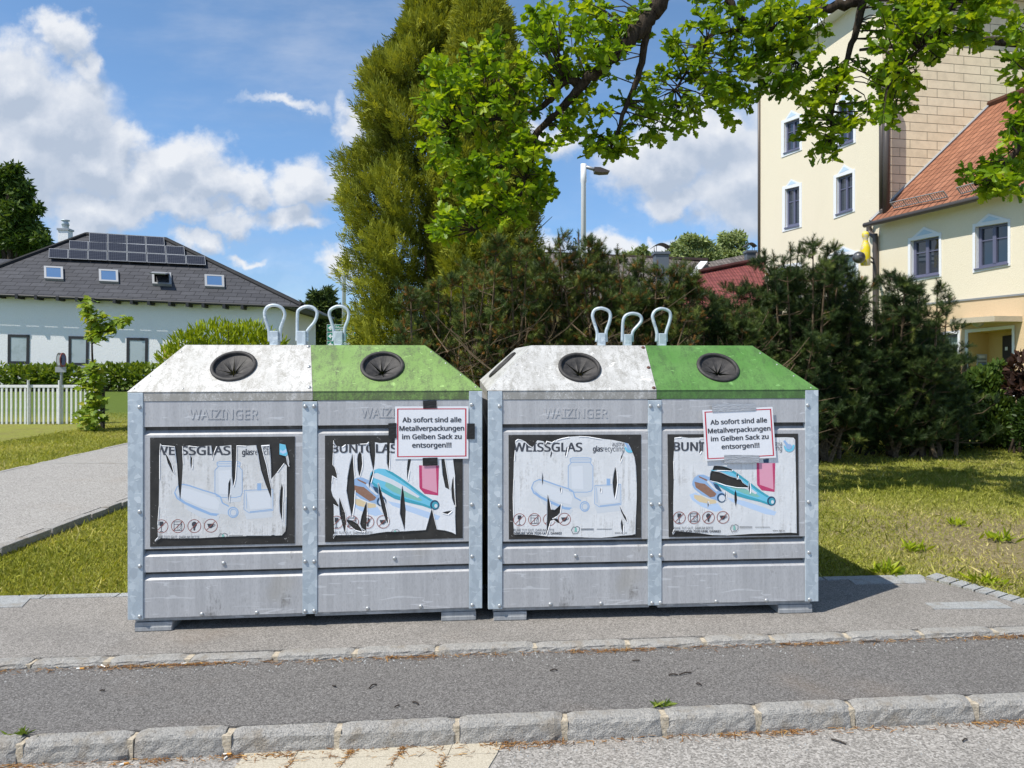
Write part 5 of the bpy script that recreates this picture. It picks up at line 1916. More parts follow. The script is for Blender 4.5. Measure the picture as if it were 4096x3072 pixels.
# --- skittle and ball sign
def pin_sign():
    b = W(3462, 1062, 23.0)
    r = root('skittle_sign', b, 'yellow peeling skittle with a dark ball, a sign hung on the cream building', 'sign')
    h = W(3462, 925, 23.0).z - b.z
    m = MB()
    w = 37 / F * 23.0 / 2
    m.lathe([(.001, 0), (w * .92, 0), (w, .02 * h), (w, .50 * h), (w * .86, .58 * h), (w * .52, .70 * h), (w * .48, .76 * h), (w * .72, .85 * h), (w * .74, .93 * h), (w * .5, .985 * h), (.001, h)], Matrix.Translation(b), 20)
    def pm(nt):
        n = nt.noise(nt.coord(), 5.5, 6, .7)
        n2 = nt.noise(nt.mapping(nt.coord(), (1, 1, .6)), 2.0, 3, .6)
        return nt.mix(nt.step(nt.math('ADD', n, nt.math('MULTIPLY', n2, .6)), .78, .84), (0.72, 0.56, 0.008), (0.55, 0.47, 0.34)), None
    m.build('pin', material('yellow_peeling_paint', pm, .5), r, smooth=True)
    c = W(3436, 1030, 22.8)
    m = MB(); rr = 24 / F * 22.8
    m.lathe([(max(.001, rr * math.sin(t)), -rr * math.cos(t)) for t in np.linspace(0, math.pi, 14)], Matrix.Translation(c), 22)
    m.build('ball', material('ball_grey', lambda nt: (nt.ramp(nt.noise(nt.coord(), 7, 5, .7), (0.4, (0.035, 0.035, 0.04)), (0.7, (0.16, 0.16, 0.17))), None), .35), r, smooth=True)
    m = MB()
    m.tube([b + Vector((.05, .05, .35 * h)), PF.hit(3497, 1040)], .03, 6)
    m.tube([b + Vector((.05, .05, .2 * h)), PF.hit(3497, 1055)], .03, 6)
    m.build('bracket', M_DARK, r)


pin_sign()


# --- houses half hidden behind the shrubs
def chimney(r, px0, px1, py0, py1, d, cowl, mat):
    m = MB()
    a, b = W(px0, py0, d), W(px1, py1, d)
    w = b.x - a.x
    m.box((a.x, d, b.z - .6), (b.x, d + w, a.z))
    m.box((a.x - .05, d - .05, a.z - .09), (b.x + .05, d + w + .05, a.z + .02))
    ch = m.build('chimney', mat, r, bevel=.01)
    if cowl:
        m = MB()
        c = (a.x + b.x) / 2
        n = 8
        arc = [(c - w * .05 - w * .65 + w * 1.3 * i / n, a.z + .22 + .16 * math.sin(math.pi * i / n)) for i in range(n + 1)]
        m.prism([(x, d - .05, z) for x, z in arc] + [(x, d - .05, z - .02) for x, z in arc[::-1]], (0, w + .1, 0))
        for x in (a.x + .05, b.x - .05):
            m.tube([(x, d + .05, a.z), (x, d + .05, a.z + .27)], .012, 5)
            m.tube([(x, d + w - .05, a.z), (x, d + w - .05, a.z + .27)], .012, 5)
        m.build('cowl', M_GUTTER, ch)


def middle_house():
    r = root('tiled_house', W(2600, 1500, 30), 'ochre house behind the pines with brown and wine red tiled roofs', 'house')
    e = Vector((1, 0, 0))
    m = MB()
    f = [W(2090, 1190, 27), W(2850, 1200, 28.4), W(2830, 1047, 33), W(2398, 1020, 32.2), W(2130, 1012, 31.6)]
    m.prism(f, (0, 0, -.15), 0, None, uv_of(f, f[0], e, Vector((0, .7, .7))))
    roof = m.build('roof', M_BROWNTILE, r)
    m = MB(); m.tube([f[3] + Vector((-3, 0, .05)), f[2] + Vector((0, 0, .05))], .12, 8); m.build('ridge_tiles', M_MAROONTILE, roof)
    m = MB()
    f = [W(2740, 1180, 29.5), W(3070, 1180, 30.5), W(3070, 1000, 34), W(2832, 1048, 33.2)]
    m.prism(f, (0, 0, -.15), 0, None, uv_of(f, f[0], e, Vector((0, .7, .7))))
    m.build('roof', M_BROWNTILE, r)
    m = MB()
    f = [W(2690, 1285, 25.8), W(3060, 1300, 26.5), W(3060, 1040, 30.2), W(2793, 1093, 29.6)]
    m.prism(f, (0, 0, -.12), 0, None, uv_of(f, f[0], e, Vector((0, .7, .7))))
    w = m.build('roof', M_WINETILE, r)
    w['label'] = 'wine red lower roof'
    m = MB(); m.tube([f[3] + Vector((0, -.1, .06)), f[2] + Vector((0, -.1, .06))], .09, 8); m.build('ridge_tiles', M_WINETILE, w)
    m = MB()
    a, b = W(2814, 1058, 32.6), W(2766, 1115, 29.8)
    m.prism([a + Vector((-.16, -.1, .14)), a + Vector((.16, -.1, .14)), b + Vector((.16, -.1, .14)), b + Vector((-.16, -.1, .14))], (0, 0, -.05))
    m.build('flashing', M_LAMPM, r)
    m = MB()
    a, b = W(2070, 1195, 27.5), W(2730, 1195, 28.5)
    m.add([(a.x, a.y, 0), (b.x, b.y, 0), (b.x, b.y + 6, 0), (a.x, a.y + 6, 0), (a.x, a.y, a.z + .1), (b.x, b.y, b.z + .1), (b.x, b.y + 6, b.z + .1), (a.x, a.y + 6, a.z + .1)], [(0, 1, 5, 4), (1, 2, 6, 5), (2, 3, 7, 6), (3, 0, 4, 7)])
    m.build('wall', M_OCHRE, r)
    m = MB()
    a, b = W(2700, 1290, 26.3), W(3050, 1300, 27)
    m.add([(a.x, a.y, 0), (b.x, b.y, 0), (b.x, b.y, b.z), (a.x, a.y, a.z)], [(0, 1, 2, 3)])
    m.build('wall', M_OCHRE, r)
    quad_part('window', M_TRIM, [W(2300, 1280, 27.3), W(2345, 1280, 27.3), W(2345, 1385, 27.3), W(2300, 1385, 27.3)], r, (0, -1, 0), .05)
    chimney(r, 2622, 2676, 1008, 1080, 29.6, True, material('slate_clad', (0.10, 0.12, 0.15), .5))
    chimney(r, 2988, 3024, 1003, 1020, 32.5, True, material('slate_dark', (0.09, 0.10, 0.12), .5))
    chimney(r, 2290, 2306, 985, 1030, 31.5, True, M_GUTTER)


middle_house()


def small_roof():
    r = root('brown_roofed_house', W(1220, 1500, 45), 'low house with a brown tiled gable seen between the lifting loops', 'house')
    m = MB()
    e = Vector((1, 0, 0))
    f = [W(1120, 1400, 42), W(1252, 1400, 43), W(1283, 1320, 47), W(1136, 1329, 46)]
    m.prism(f, (0, 0, -.2), 0, None, uv_of(f, f[0], e, Vector((0, .7, .7))))
    m.build('roof', M_MAROONTILE, r)
    m = MB()
    a, b, c = W(1252, 1400, 43.0), W(1318, 1400, 44.5), W(1283, 1322, 47)
    m.prism([a, b, c], (.05, .3, 0))
    m.build('gable', M_DARK, r)
    f = [W(1440, 1400, 46), W(1500, 1400, 46), W(1490, 1345, 49), W(1432, 1340, 49)]
    m = MB(); m.prism(f, (0, 0, -.2), 0, None, uv_of(f, f[0], e, Vector((0, .7, .7))))
    m.build('roof', M_MAROONTILE, r)
    m = MB()
    a, b = W(1135, 1398, 44), W(1300, 1398, 45)
    m.add([(a.x, a.y, .4), (b.x, b.y, .4), (b.x, b.y, b.z), (a.x, a.y, a.z)], [(0, 1, 2, 3)])
    m.build('wall', M_WHITEWALL, r)


small_roof()

# ------------------------------------------------------------------ street lamps, signs, fence
def street_lamp_tall():
    d = 18.0
    top = W(2334, 656, d)
    r = root('street_lamp', Vector((top.x, d, terrain(0, d))), 'tall white street lamp with a flat grey head under the oak branches', 'street lamp', 'street lamps')
    m = MB(); m.tube([(top.x, d, .1), (top.x, d, top.z - .5), (top.x, d, top.z - .45), (top.x, d, top.z)], [.075, .062, .075, .072], 14); m.build('pole', M_LAMPM, r, smooth=True)
    m = MB(); a, b = W(2338, 666, d), W(2400, 684, d); m.tube([a, b], .045, 8); m.build('arm', M_GREYM, r, smooth=True)
    m = MB()
    q = [W(2375, 672, d), W(2400, 673, d), W(2438, 688, d), W(2434, 692, d), W(2400, 694, d), W(2378, 690, d)]
    m.prism([p + Vector((0, -.12, 0)) for p in q], (0, .3, 0))
    m.build('lamp_head', M_GUTTER, r, bevel=.01)


def street_lamp_far():
    d = 28.0
    top = W(1376, 1040, d)
    r = root('street_lamp', Vector((top.x, d, terrain(0, d))), 'slim pale street lamp beside the cypress, behind the green signs', 'street lamp', 'street lamps')
    m = MB(); m.tube([(top.x, d, .3), (top.x, d, top.z - .7), (top.x, d, top.z - .68), (top.x, d, top.z)], [.085, .075, .09, .085], 12); m.build('pole', M_LAMPM, r, smooth=True)
    m = MB(); m.tube([W(1378, 1046, d), W(1440, 1046, d)], .05, 8); m.build('arm', M_LAMPM, r, smooth=True)
    m = MB(); m.box(tuple(W(1435, 1052, d) + Vector((0, -.15, 0))), tuple(W(1500, 1040, d) + Vector((0, .15, 0)))); m.build('lamp_head', M_GREYM, r, bevel=.02)


street_lamp_tall()
street_lamp_far()


def direction_sign():
    d = 24.0
    b = W(1366, 1480, d)
    r = root('direction_sign', Vector((b.x, d, terrain(0, d))), 'stack of green direction signs with white arrows behind the left container', 'direction sign')
    MG = material('sign_green', (0.012, 0.20, 0.13), .45)
    MW = material('sign_white', (0.78, 0.80, 0.80), .45)
    for x in (1325, 1405):
        p = W(x, 1300, d + .04)
        m = MB(); m.tube([(p.x, p.y, .3), (p.x, p.y, p.z)], .035, 8); m.build('post', M_GREYM, r)
    Z = lambda x, y: (1040 + x / 2.115, 1140 + y / 2.115)
    for k, (q, txt) in enumerate(((((566, 333), (793, 333), (803, 393), (566, 393)), [('Stadtpark', 625, 770, 362, 20), ('Sportanlagen', 625, 768, 386, 20)]), (((566, 401), (806, 401), (806, 464), (566, 466)), []),
                               (((566, 473), (802, 472), (802, 535), (566, 535)), [('Musikschule', 625, 775, 505, 26)]))):
        pts = [W(*Z(*p), d) for p in q]
        m = MB()
        m.prism(pts, (0, .03, 0), 1)
        c = sum(pts, Vector()) / 4
        inn = [c + Vector(((p.x - c.x) * .975, -.004, (p.z - c.z) * .90)) for p in pts]
        m.poly(inn, 0)
        y = (q[0][1] + q[3][1]) / 2
        at = lambda x, yy: W(*Z(x, yy), d) + Vector((0, -.008, 0))
        for lp in ([(576, y), (597, y - 19), (606, y - 12), (592, y)], [(576, y), (592, y), (606, y + 12), (597, y + 19)], [(588, y - 5), (618, y - 5), (618, y + 5), (588, y + 5)]):
            m.poly([at(*p) + Vector((0, -.001 * lp[0][1] / 600 if lp[0][0] != 588 else -.004, 0)) for p in lp], 1)
        for (t, x0, x1, by, cap) in txt:
            vs, fs = region_any(text_parts(t, x0, x1, by, cap, bold=.01))
            m.add([at(*v) for v in vs], fs, 1)
        if k == 1:
            for s in stroke([(742, 412), (786, 412), (786, 454), (742, 454)], 3, True) + stroke([(752, 447), (764, 436), (770, 424), (758, 420)], 4) + stroke([(764, 436), (774, 446)], 4) + stroke([(768, 428), (780, 434)], 3):
                m.poly([at(*p) + Vector((0, -.001 * random.random(), 0)) for p in s], 1)
            m.poly([at(*p) + Vector((0, -.002, 0)) for p in ellipse(772, 418, 4, n=8)], 1)
        m.build('sign_board', [MG, MW], r)


direction_sign()


def traffic_sign():
    d = 18.5
    b = W(246, 1700, d)
    r = root('traffic_sign', Vector((b.x, d, terrain(b.x, d))), 'round road signs seen edge-on on a thin grey pole behind the white fence', 'road sign')
    t = W(246, 1412, d)
    m = MB(); m.tube([(b.x, d, 0), (b.x, d, t.z)], .035, 8); m.build('pole', M_GREYM, r)
    for (cx, mats, nx) in ((235, (M_GUTTER, M_GREYM), (-.62, -.78, 0)), (253, (material('sign_red', (0.28, 0.03, 0.03), .5), material('sign_blue', (0.02, 0.05, 0.25), .4)), (.985, .17, 0))):
        c = W(cx, 1440, d - .03)
        M = frame_from(Vector(nx), Vector((0, 0, 1)), c)
        m = MB()
        m.lathe([(.001, -.012), (.19, -.012), (.19, .0), (.14, .0)], M, 24, 0)
        m.lathe([(.14, .0005), (.001, .0005)], M, 24, 1)
        m.build('disc', mats, r)
    m = MB()
    q = W(246, 1478, d - .05)
    m.box((q.x - .16, d - .06, q.z - .07), (q.x + .12, d - .04, q.z + .07)); m.build('plate', M_GREYM, r)


traffic_sign()


def fence():
    d = 16.6
    b = W(150, 1706, d)
    r = root('picket_fence', Vector((b.x, d, 0)), 'low white metal fence of upright bars at the edge of the path', 'fence')
    MWF = material('fence_white', lambda nt: (nt.ramp(nt.noise(nt.coord(), 20, 4, .6), (.3, (0.60, 0.61, 0.62)), (.7, (0.80, 0.80, 0.80))), None), .5)
    zt, zb = W(0, 1543, d).z, W(0, 1700, d).z
    x0, x1 = W(-240, 0, d).x, W(408, 0, d).x
    for z, h in ((zt, .045), (zb, .04)):
        m = MB(); m.box((x0, d - .02, z - h), (x1, d + .02, z + h * .4)); m.build('rail', MWF, r, bevel=.004)
    m = MB(); m.box((-.021, -.012, zb + .01), (.021, .012, zt - .03))
    p = m.build('picket', MWF, r, local=True)
    px = -232.0
    xs = []
    while px < 405:
        xs.append(W(px, 0, d).x); px += 18.5
    p.location = (xs[0] - b.x, 0, 0)
    for x in xs[1:]: place_copy(p, r, (x - b.x, 0, 0))
    for px in (-118, 119, 243):
        x = W(px, 0, d).x
        m = MB(); m.tube([(x, d - .05, -.1), (x, d - .05, zt + .13)], .026, 8); m.build('fence_post', MWF, r)


fence()
o = MB()
q = W(409, 1726, 15.7)
o.box((q.x - .035, 15.68, -.05), (q.x + .035, 15.75, W(409, 1535, 15.7).z))
tag(o.build('wooden_stake', material('dark_wood', (0.03, 0.027, 0.025), .9), bevel=.006), 'dark stake beside the young maple at the end of the white fence', 'stake')

# ------------------------------------------------------------------ vegetation
def leaf_material(name, stops, trans=0.35, rough=0.5, spec=0.3):
    """leaf blade: colour from each leaf's own tint, light passes through"""
    m = bpy.data.materials.new(name)
    m.use_nodes = True
    nt = NT(m.node_tree)
    p = m.node_tree.nodes['Principled BSDF']
    at = nt.node('ShaderNodeAttribute')
    at.attribute_name = 'tint'
    col = nt.ramp(at.outputs['Fac'], *stops)
    nt.l.new(col, p.inputs['Base Color'])
    p.inputs['Roughness'].default_value = rough
    p.inputs['Specular IOR Level'].default_value = spec
    if trans:
        tr = nt.node('ShaderNodeBsdfTranslucent')
        tc = nt.mix(1.0, col, (1.35, 1.25, 0.5), 'MULTIPLY')
        nt.l.new(tc, tr.inputs[0])
        mx = nt.node('ShaderNodeMixShader')
        mx.inputs[0].default_value = trans
        nt.l.new(p.outputs[0], mx.inputs[1])
        nt.l.new(tr.outputs[0], mx.inputs[2])
        nt.l.new(mx.outputs[0], m.node_tree.nodes['Material Output'].inputs[0])
    return m


def unit(a):
    return a / np.maximum(np.linalg.norm(a, axis=-1, keepdims=True), 1e-9)


def scatter(name, mats, pos, axis, nrm, size, tint, tv, tf, parent=None, mi=None):
    """one mesh of many copies of a small template: y along axis, z along nrm"""
    pos = np.asarray(pos, float)
    N = len(pos)
    if parent is not None:
        b = BASE.get(parent.name, Vector((0, 0, 0)))
        pos = pos - np.array(b)
    y = unit(np.asarray(axis, float))
    z = np.asarray(nrm, float)
    z = unit(z - y * np.sum(y * z, axis=1, keepdims=True))
    x = np.cross(y, z)
    T = np.asarray(tv, float)
    size = np.asarray(size, float).reshape(N, 1, 1) if np.ndim(size) else np.full((N, 1, 1), size)
    V = pos[:, None, :] + size * (T[None, :, 0:1] * x[:, None, :] + T[None, :, 1:2] * y[:, None, :] + T[None, :, 2:3] * z[:, None, :])
    nv = len(T)
    V = V.reshape(-1, 3)
    ln = [len(f) for f in tf]
    flat = np.array([i for f in tf for i in f], np.int32)
    loops = (flat[None, :] + (np.arange(N, dtype=np.int32) * nv)[:, None]).ravel()
    tot = np.tile(np.array(ln, np.int32), N)
    start = np.concatenate(([0], np.cumsum(tot)[:-1])).astype(np.int32)
    me = bpy.data.meshes.new(name)
    me.vertices.add(len(V)); me.vertices.foreach_set('co', V.ravel())
    me.loops.add(len(loops)); me.loops.foreach_set('vertex_index', loops)
    me.polygons.add(len(tot)); me.polygons.foreach_set('loop_start', start); me.polygons.foreach_set('loop_total', tot)
    at = me.attributes.new('tint', 'FLOAT', 'POINT')
    at.data.foreach_set('value', np.repeat(np.clip(np.asarray(tint, float), 0, 1), nv))
    for m in (mats if isinstance(mats, (list, tuple)) else [mats]): me.materials.append(m)
    if mi is not None: me.polygons.foreach_set('material_index', np.repeat(np.asarray(mi, np.int32), len(tf)))
    me.update(calc_edges=True)
    o = bpy.data.objects.new(name, me)
    COL.objects.link(o)
    if parent is not None:
        o.parent = parent
        BASE[o.name] = BASE.get(parent.name, Vector((0, 0, 0)))
    return o


def rand_dirs(n):
    return unit(rng.normal(size=(n, 3)))


# leaf templates: unit length along y
def lobed():
    half = [(0, 0), (.05, .06), (.13, .22), (.10, .28), (.24, .44), (.17, .50), (.33, .70), (.22, .76), (.22, .93), (.10, .95), (0, 1.0)]
    V = [(x, y, 0.35 * x) for x, y in half]
    n = len(V)
    V2 = [(-x, y, 0.35 * x) for x, y in half[1:-1]]
    V = V + V2
    right = list(range(n))
    left = [0] + [n - 1] + [n + k for k in range(len(V2) - 1, -1, -1)]
    return V, [right, left]


OAK_V, OAK_F = lobed()
OVAL_V = [(0, 0, 0), (.20, .25, .05), (.24, .55, .06), (.12, .85, .03), (0, 1, 0), (-.12, .85, .03), (-.24, .55, .06), (-.20, .25, .05)]
OVAL_F = [(0, 1, 2, 3, 4), (0, 4, 5, 6, 7)]
LANCE_V = [(0, 0, 0), (.10, .3, .02), (.10, .6, .03), (0, 1, 0), (-.10, .6, .03), (-.10, .3, .02)]
LANCE_F = [(0, 1, 2, 3), (0, 3, 4, 5)]
MAPLE_V = [(0, 0, 0), (.28, -.04, .04), (.22, .14, .05), (.52, .30, .02), (.30, .42, .06), (.40, .68, .04), (.16, .62, .04), (0, 1.0, -.04), (-.16, .62, .04), (-.40, .68, .04), (-.30, .42, .06), (-.52, .30, .02), (-.22, .14, .05), (-.28, -.04, .04)]
MAPLE_F = [(0, 1, 2, 3, 4, 5, 6, 7), (0, 7, 8, 9, 10, 11, 12, 13)]


def clump_template(n, spread, w, l, seed):
    """a tuft of n little blades leaving one point"""
    rg = np.random.default_rng(seed)
    V, Fc = [], []
    for k in range(n):
        d = unit(rg.normal(size=3) + np.array([0, spread, 0]))
        s = unit(np.cross(d, rg.normal(size=3)))
        b = rg.normal(size=3) * .12
        L = l * rg.uniform(.6, 1.1)
        i = len(V)
        V += [tuple(b - s * w * .4), tuple(b + d * L * .5 - s * w), tuple(b + d * L), tuple(b + d * L * .5 + s * w)]
        Fc.append((i, i + 1, i + 2, i + 3))
    return V, Fc


def fan_template(seed):
    """a flat scaly spray: short twiglets fanning out along a curved rib"""
    rg = np.random.default_rng(seed)
    V, Fc = [], []
    for k in range(11):
        t = k / 10
        b = np.array([.05 * math.sin(t * 5), t * .75, -.12 * t * t])
        a = (-1 if k % 2 else 1) * rg.uniform(.45, .95) * (1 - .5 * t)
        d = np.array([math.sin(a), math.cos(a), rg.uniform(-.35, .25)])
        s = np.array([d[1], -d[0], rg.uniform(-.4, .4)]) * .045
        L = rg.uniform(.28, .50)
        i = len(V)
        V += [tuple(b - s * .6), tuple(b + d * L * .6 - s), tuple(b + d * L), tuple(b + d * L * .6 + s)]
        Fc.append((i, i + 1, i + 2, i + 3))
    return V, Fc


def needle_template(n, seed, length=1.0, ln=.34, w=.022, lean=.75):
    """a shoot: needles set round a short stem along y"""
    rg = np.random.default_rng(seed)
    V, Fc = [], []
    for k in range(n):
        t = (k + rg.uniform(0, 1)) / n
        a = k * 2.39996 + rg.uniform(-.3, .3)
        out = np.array([math.cos(a), 0, math.sin(a)])
        d = unit(out * (1 - lean * t * .6) + np.array([0, lean + .5 * t, 0]))
        b = np.array([0, t * length, 0]) + out * .012
        s = unit(np.cross(d, out + np.array([.1, .3, .2])))
        L = ln * rg.uniform(.75, 1.15)
        i = len(V)
        V += [tuple(b - s * w), tuple(b + s * w), tuple(b + d * L)]
        Fc.append((i, i + 1, i + 2))
    # the stem itself
    i = len(V)
    V += [(-.022, 0, 0), (.022, 0, 0), (.012, length, 0), (-.012, length, 0)]
    Fc.append((i, i + 1, i + 2, i + 3))
    return V, Fc


M_BARK = material('bark', lambda nt: (nt.ramp(nt.noise(nt.mapping(nt.coord(), (1, 1, .3)), 26, 5, .7), (.3, (0.018, 0.014, 0.011)), (.7, (0.085, 0.066, 0.05))), nt.bump(nt.noise(nt.mapping(nt.coord(), (1, 1, .3)), 26, 5, .7), 1.0, .03)), 0.95, 0, .1)
M_BROWNBARK = material('pine_bark', lambda nt: (nt.ramp(nt.noise(nt.coord(), 30, 4, .7), (.3, (0.05, 0.036, 0.022)), (.7, (0.20, 0.15, 0.10))), None), 0.95, 0, .1)
L_OAK = leaf_material('oak_leaf', [(0.0, (0.06, 0.135, 0.010)), (.5, (0.17, 0.29, 0.012)), (1.0, (0.38, 0.47, 0.02))], .48, .45, .35)
L_THUJA = leaf_material('cypress_spray', [(0.0, (0.045, 0.058, 0.010)), (.5, (0.17, 0.20, 0.020)), (1.0, (0.40, 0.41, 0.045))], .25, .7, .15)
L_PINE = leaf_material('pine_needle', [(0.0, (0.014, 0.030, 0.010)), (.5, (0.050, 0.085, 0.022)), (.8, (0.12, 0.165, 0.035)), (1.0, (0.19, 0.22, 0.05))], .15, .55, .25)
L_BROWN = leaf_material('pine_cone_brown', [(0.0, (0.07, 0.035, 0.012)), (.5, (0.20, 0.105, 0.03)), (1.0, (0.38, 0.19, 0.045))], .08, .8, .1)
L_BUSH = leaf_material('bush_leaf', [(0.0, (0.10, 0.16, 0.008)), (.6, (0.28, 0.36, 0.014)), (1.0, (0.48, 0.52, 0.035))], .35, .5, .25)
L_HEDGE = leaf_material('hedge_leaf', [(0.0, (0.05, 0.10, 0.012)), (.6, (0.15, 0.22, 0.024)), (1.0, (0.30, 0.36, 0.06))], .35, .5, .25)
L_MAPLE = leaf_material('maple_leaf', [(0.0, (0.09, 0.16, 0.014)), (.55, (0.22, 0.32, 0.024)), (1.0, (0.42, 0.42, 0.06))], .35, .5, .25)
L_DARK = leaf_material('dark_leaf', [(0.0, (0.018, 0.042, 0.009)), (.6, (0.06, 0.11, 0.017)), (1.0, (0.14, 0.20, 0.035))], .25, .5, .25)
L_LIGHT = leaf_material('pale_leaf', [(0.0, (0.12, 0.15, 0.06)), (.6, (0.27, 0.33, 0.14)), (1.0, (0.42, 0.48, 0.22))], .25, .6, .2)
L_RED = leaf_material('red_leaf', [(0.0, (0.02, 0.012, 0.010)), (.6, (0.06, 0.03, 0.022)), (1.0, (0.12, 0.06, 0.04))], .2, .5, .25)


# --- the oak whose boughs hang into the picture from the right
def oak():
    base = Vector((7.6, 5.4, 0))
    r = root('oak_tree', base, 'oak whose leafy boughs hang into the top right of the picture', 'tree')
    limbs = []
    m = MB()

    def limb(pts, r0, r1, n=6):
        c = curve_pts(pts, n)
        k = len(c)
        rad = [r0 + (r1 - r0) * (i / (k - 1)) ** .8 for i in range(k)]
        c = [p + Vector((random.uniform(-1, 1), random.uniform(-1, 1), random.uniform(-1, 1))) * rad[i] * .35 for i, p in enumerate(c)]
        m.tube(c, rad, 8)
        limbs.extend(c)
        return c
    trunk = [base, base + Vector((-.1, .1, 1.5)), base + Vector((-.3, .3, 3.2)), base + Vector((-.7, .7, 5.0)), base + Vector((-1.2, 1.0, 6.8))]
    limb(trunk, .45, .26)
    limb([trunk[3], W(3300, -420, 6.9), W(2860, -230, 6.9), W(2650, -10, 6.8), W(2560, 105, 6.8), W(2480, 190, 6.8), W(2395, 285, 6.9), W(2330, 335, 7.0), W(2240, 440, 7.1), W(2160, 520, 7.2), W(2080, 620, 7.3), W(1960, 690, 7.4)], .125, .018)
    limb([W(2650, -5, 6.8), W(2600, 90, 6.9), W(2560, 280, 7.0), W(2505, 420, 7.1), W(2470, 530, 7.1), W(2440, 600, 7.2)], .055, .012)
    limb([W(2330, 335, 7.0), W(2250, 330, 7.0), W(2180, 420, 7.1), W(2060, 470, 7.3), W(1950, 480, 7.4), W(1800, 520, 7.5)], .05, .012)
    limb([W(2160, 520, 7.2), W(2110, 620, 7.2), W(2090, 760, 7.2), W(2010, 850, 7.3), W(1900, 920, 7.4)], .035, .010)
    limb([trunk[3], W(3620, -350, 7.2), W(3480, -120, 7.3), W(3440, 60, 7.4), W(3400, 200, 7.5), W(3340, 380, 7.5), W(3320, 560, 7.6)], .085, .010)
    limb([W(3440, 0, 7.4), W(3300, 40, 7.5), W(3150, 100, 7.6), W(3000, 130, 7.7), W(2860, 130, 7.7), W(2800, 210, 7.7), W(2700, 360, 7.7)], .06, .012)
    limb([W(2900, -60, 7.6), W(2950, 60, 7.6), W(3060, 150, 7.6), W(3200, 260, 7.6)], .05, .012)
    limb([trunk[4], W(3900, -300, 6.6), W(3820, -60, 6.6), W(3760, 120, 6.7), W(3600, 260, 6.8)], .07, .010)
    limb([trunk[3], W(4300, 150, 6.3), W(4150, 420, 6.4), W(4040, 640, 6.5), W(3900, 740, 6.6)], .08, .010)
    limb([trunk[2], base + Vector((-.6, 2.0, 4.6)), base + Vector((-1.5, 3.6, 5.6)), base + Vector((-2.6, 4.8, 6.0))], .14, .02)
    limb([trunk[3], base + Vector((-2.0, 1.8, 7.0)), base + Vector((-3.6, 2.4, 7.8)), base + Vector((-5.0, 2.9, 7.9))], .14, .02)
    L = np.array([tuple(p) for p in limbs])
    # foliage masses: photo position, radii in photo pixels, distance, number of twigs
    E = [(1800, 280, 130, 95, 7.4, 15), (1950, 250, 150, 90, 7.3, 15), (1740, 420, 90, 100, 7.5, 9), (1900, 420, 170, 110, 7.4, 18), (1760, 560, 110, 100, 7.5, 12), (1900, 600, 150, 110, 7.4, 16), (2060, 560, 120, 110, 7.3, 11), (1800, 720, 110, 100, 7.4, 12), (1960, 760, 150, 100, 7.3, 15), (2110, 740, 110, 110, 7.2, 10),
         (1840, 880, 140, 90, 7.4, 13), (2010, 860, 110, 70, 7.3, 7), (1740, 950, 70, 55, 7.4, 5), (2170, 640, 85, 90, 7.2, 7), (2190, 790, 60, 70, 7.2, 5), (2040, 400, 110, 110, 7.2, 9), (1990, 130, 60, 50, 7.3, 3),
         (2180, 70, 120, 90, 7.0, 12), (2340, 60, 150, 100, 6.9, 16), (2180, 210, 120, 100, 7.1, 12), (2340, 190, 130, 100, 7.0, 13), (2480, 110, 100, 90, 6.9, 8), (2220, 320, 120, 80, 7.1, 9), (2390, 280, 90, 70, 7.0, 5), (2470, 200, 70, 80, 6.9, 5), (2560, 30, 80, 60, 6.9, 4),
         (2330, 460, 90, 90, 7.3, 7), (2300, 560, 80, 65, 7.2, 5), (2420, 400, 60, 80, 7.3, 4), (2250, 470, 70, 60, 7.3, 4), (2480, 590, 110, 60, 7.3, 7), (2600, 440, 100, 110, 7.5, 9), (2620, 330, 80, 70, 7.5, 5), (2700, 470, 130, 90, 7.6, 11), (2560, 560, 110, 60, 7.4, 7), (2400, 620, 60, 40, 7.2, 3),
         (2700, 180, 90, 60, 7.7, 5), (2830, 130, 110, 80, 7.7, 8), (2860, 20, 110, 60, 7.6, 7), (2760, 260, 100, 90, 7.7, 8), (2880, 260, 130, 110, 7.7, 14), (3010, 180, 130, 110, 7.6, 15), (3000, 330, 130, 110, 7.6, 15), (2870, 400, 120, 90, 7.6, 11), (2960, 440, 90, 70, 7.6, 6), (3040, 40, 110, 70, 7.6, 9),
         (3120, 100, 130, 100, 7.5, 14), (3130, 250, 110, 110, 7.5, 11), (3220, 60, 110, 80, 7.5, 10), (3240, 200, 120, 120, 7.6, 10), (3190, 380, 100, 100, 7.6, 8), (3310, 300, 120, 110, 7.6, 9), (3280, 450, 110, 90, 7.6, 9), (3200, 530, 70, 60, 7.6, 4), (3370, 560, 110, 80, 7.7, 8), (3280, 620, 80, 50, 7.7, 5), (3430, 470, 80, 70, 7.7, 5),
         (3560, 60, 130, 90, 7.0, 14), (3560, 200, 110, 100, 7.1, 11), (3500, 330, 90, 90, 7.2, 8), (3600, 330, 90, 80, 7.1, 7), (3570, 420, 90, 60, 7.2, 6), (3560, 470, 50, 40, 7.2, 3), (3700, 60, 130, 100, 6.9, 15), (3720, 190, 120, 80, 6.9, 10), (3840, 60, 130, 90, 6.7, 14), (3860, 180, 110, 60, 6.7, 8), (3980, 60, 120, 100, 6.6, 14), (4060, 170, 90, 110, 6.5, 10),
         (4070, 310, 60, 70, 6.5, 4), (4080, 450, 40, 80, 6.5, 4), (3960, 690, 110, 60, 6.7, 7), (4060, 640, 70, 100, 6.5, 7), (4050, 770, 70, 60, 6.5, 5), (3860, 700, 70, 40, 6.7, 3), (3960, 770, 60, 40, 6.6, 3), (4070, 530, 50, 60, 6.5, 3)]
    P, A, Nn, S, Tn = [], [], [], [], []
    tw = MB()

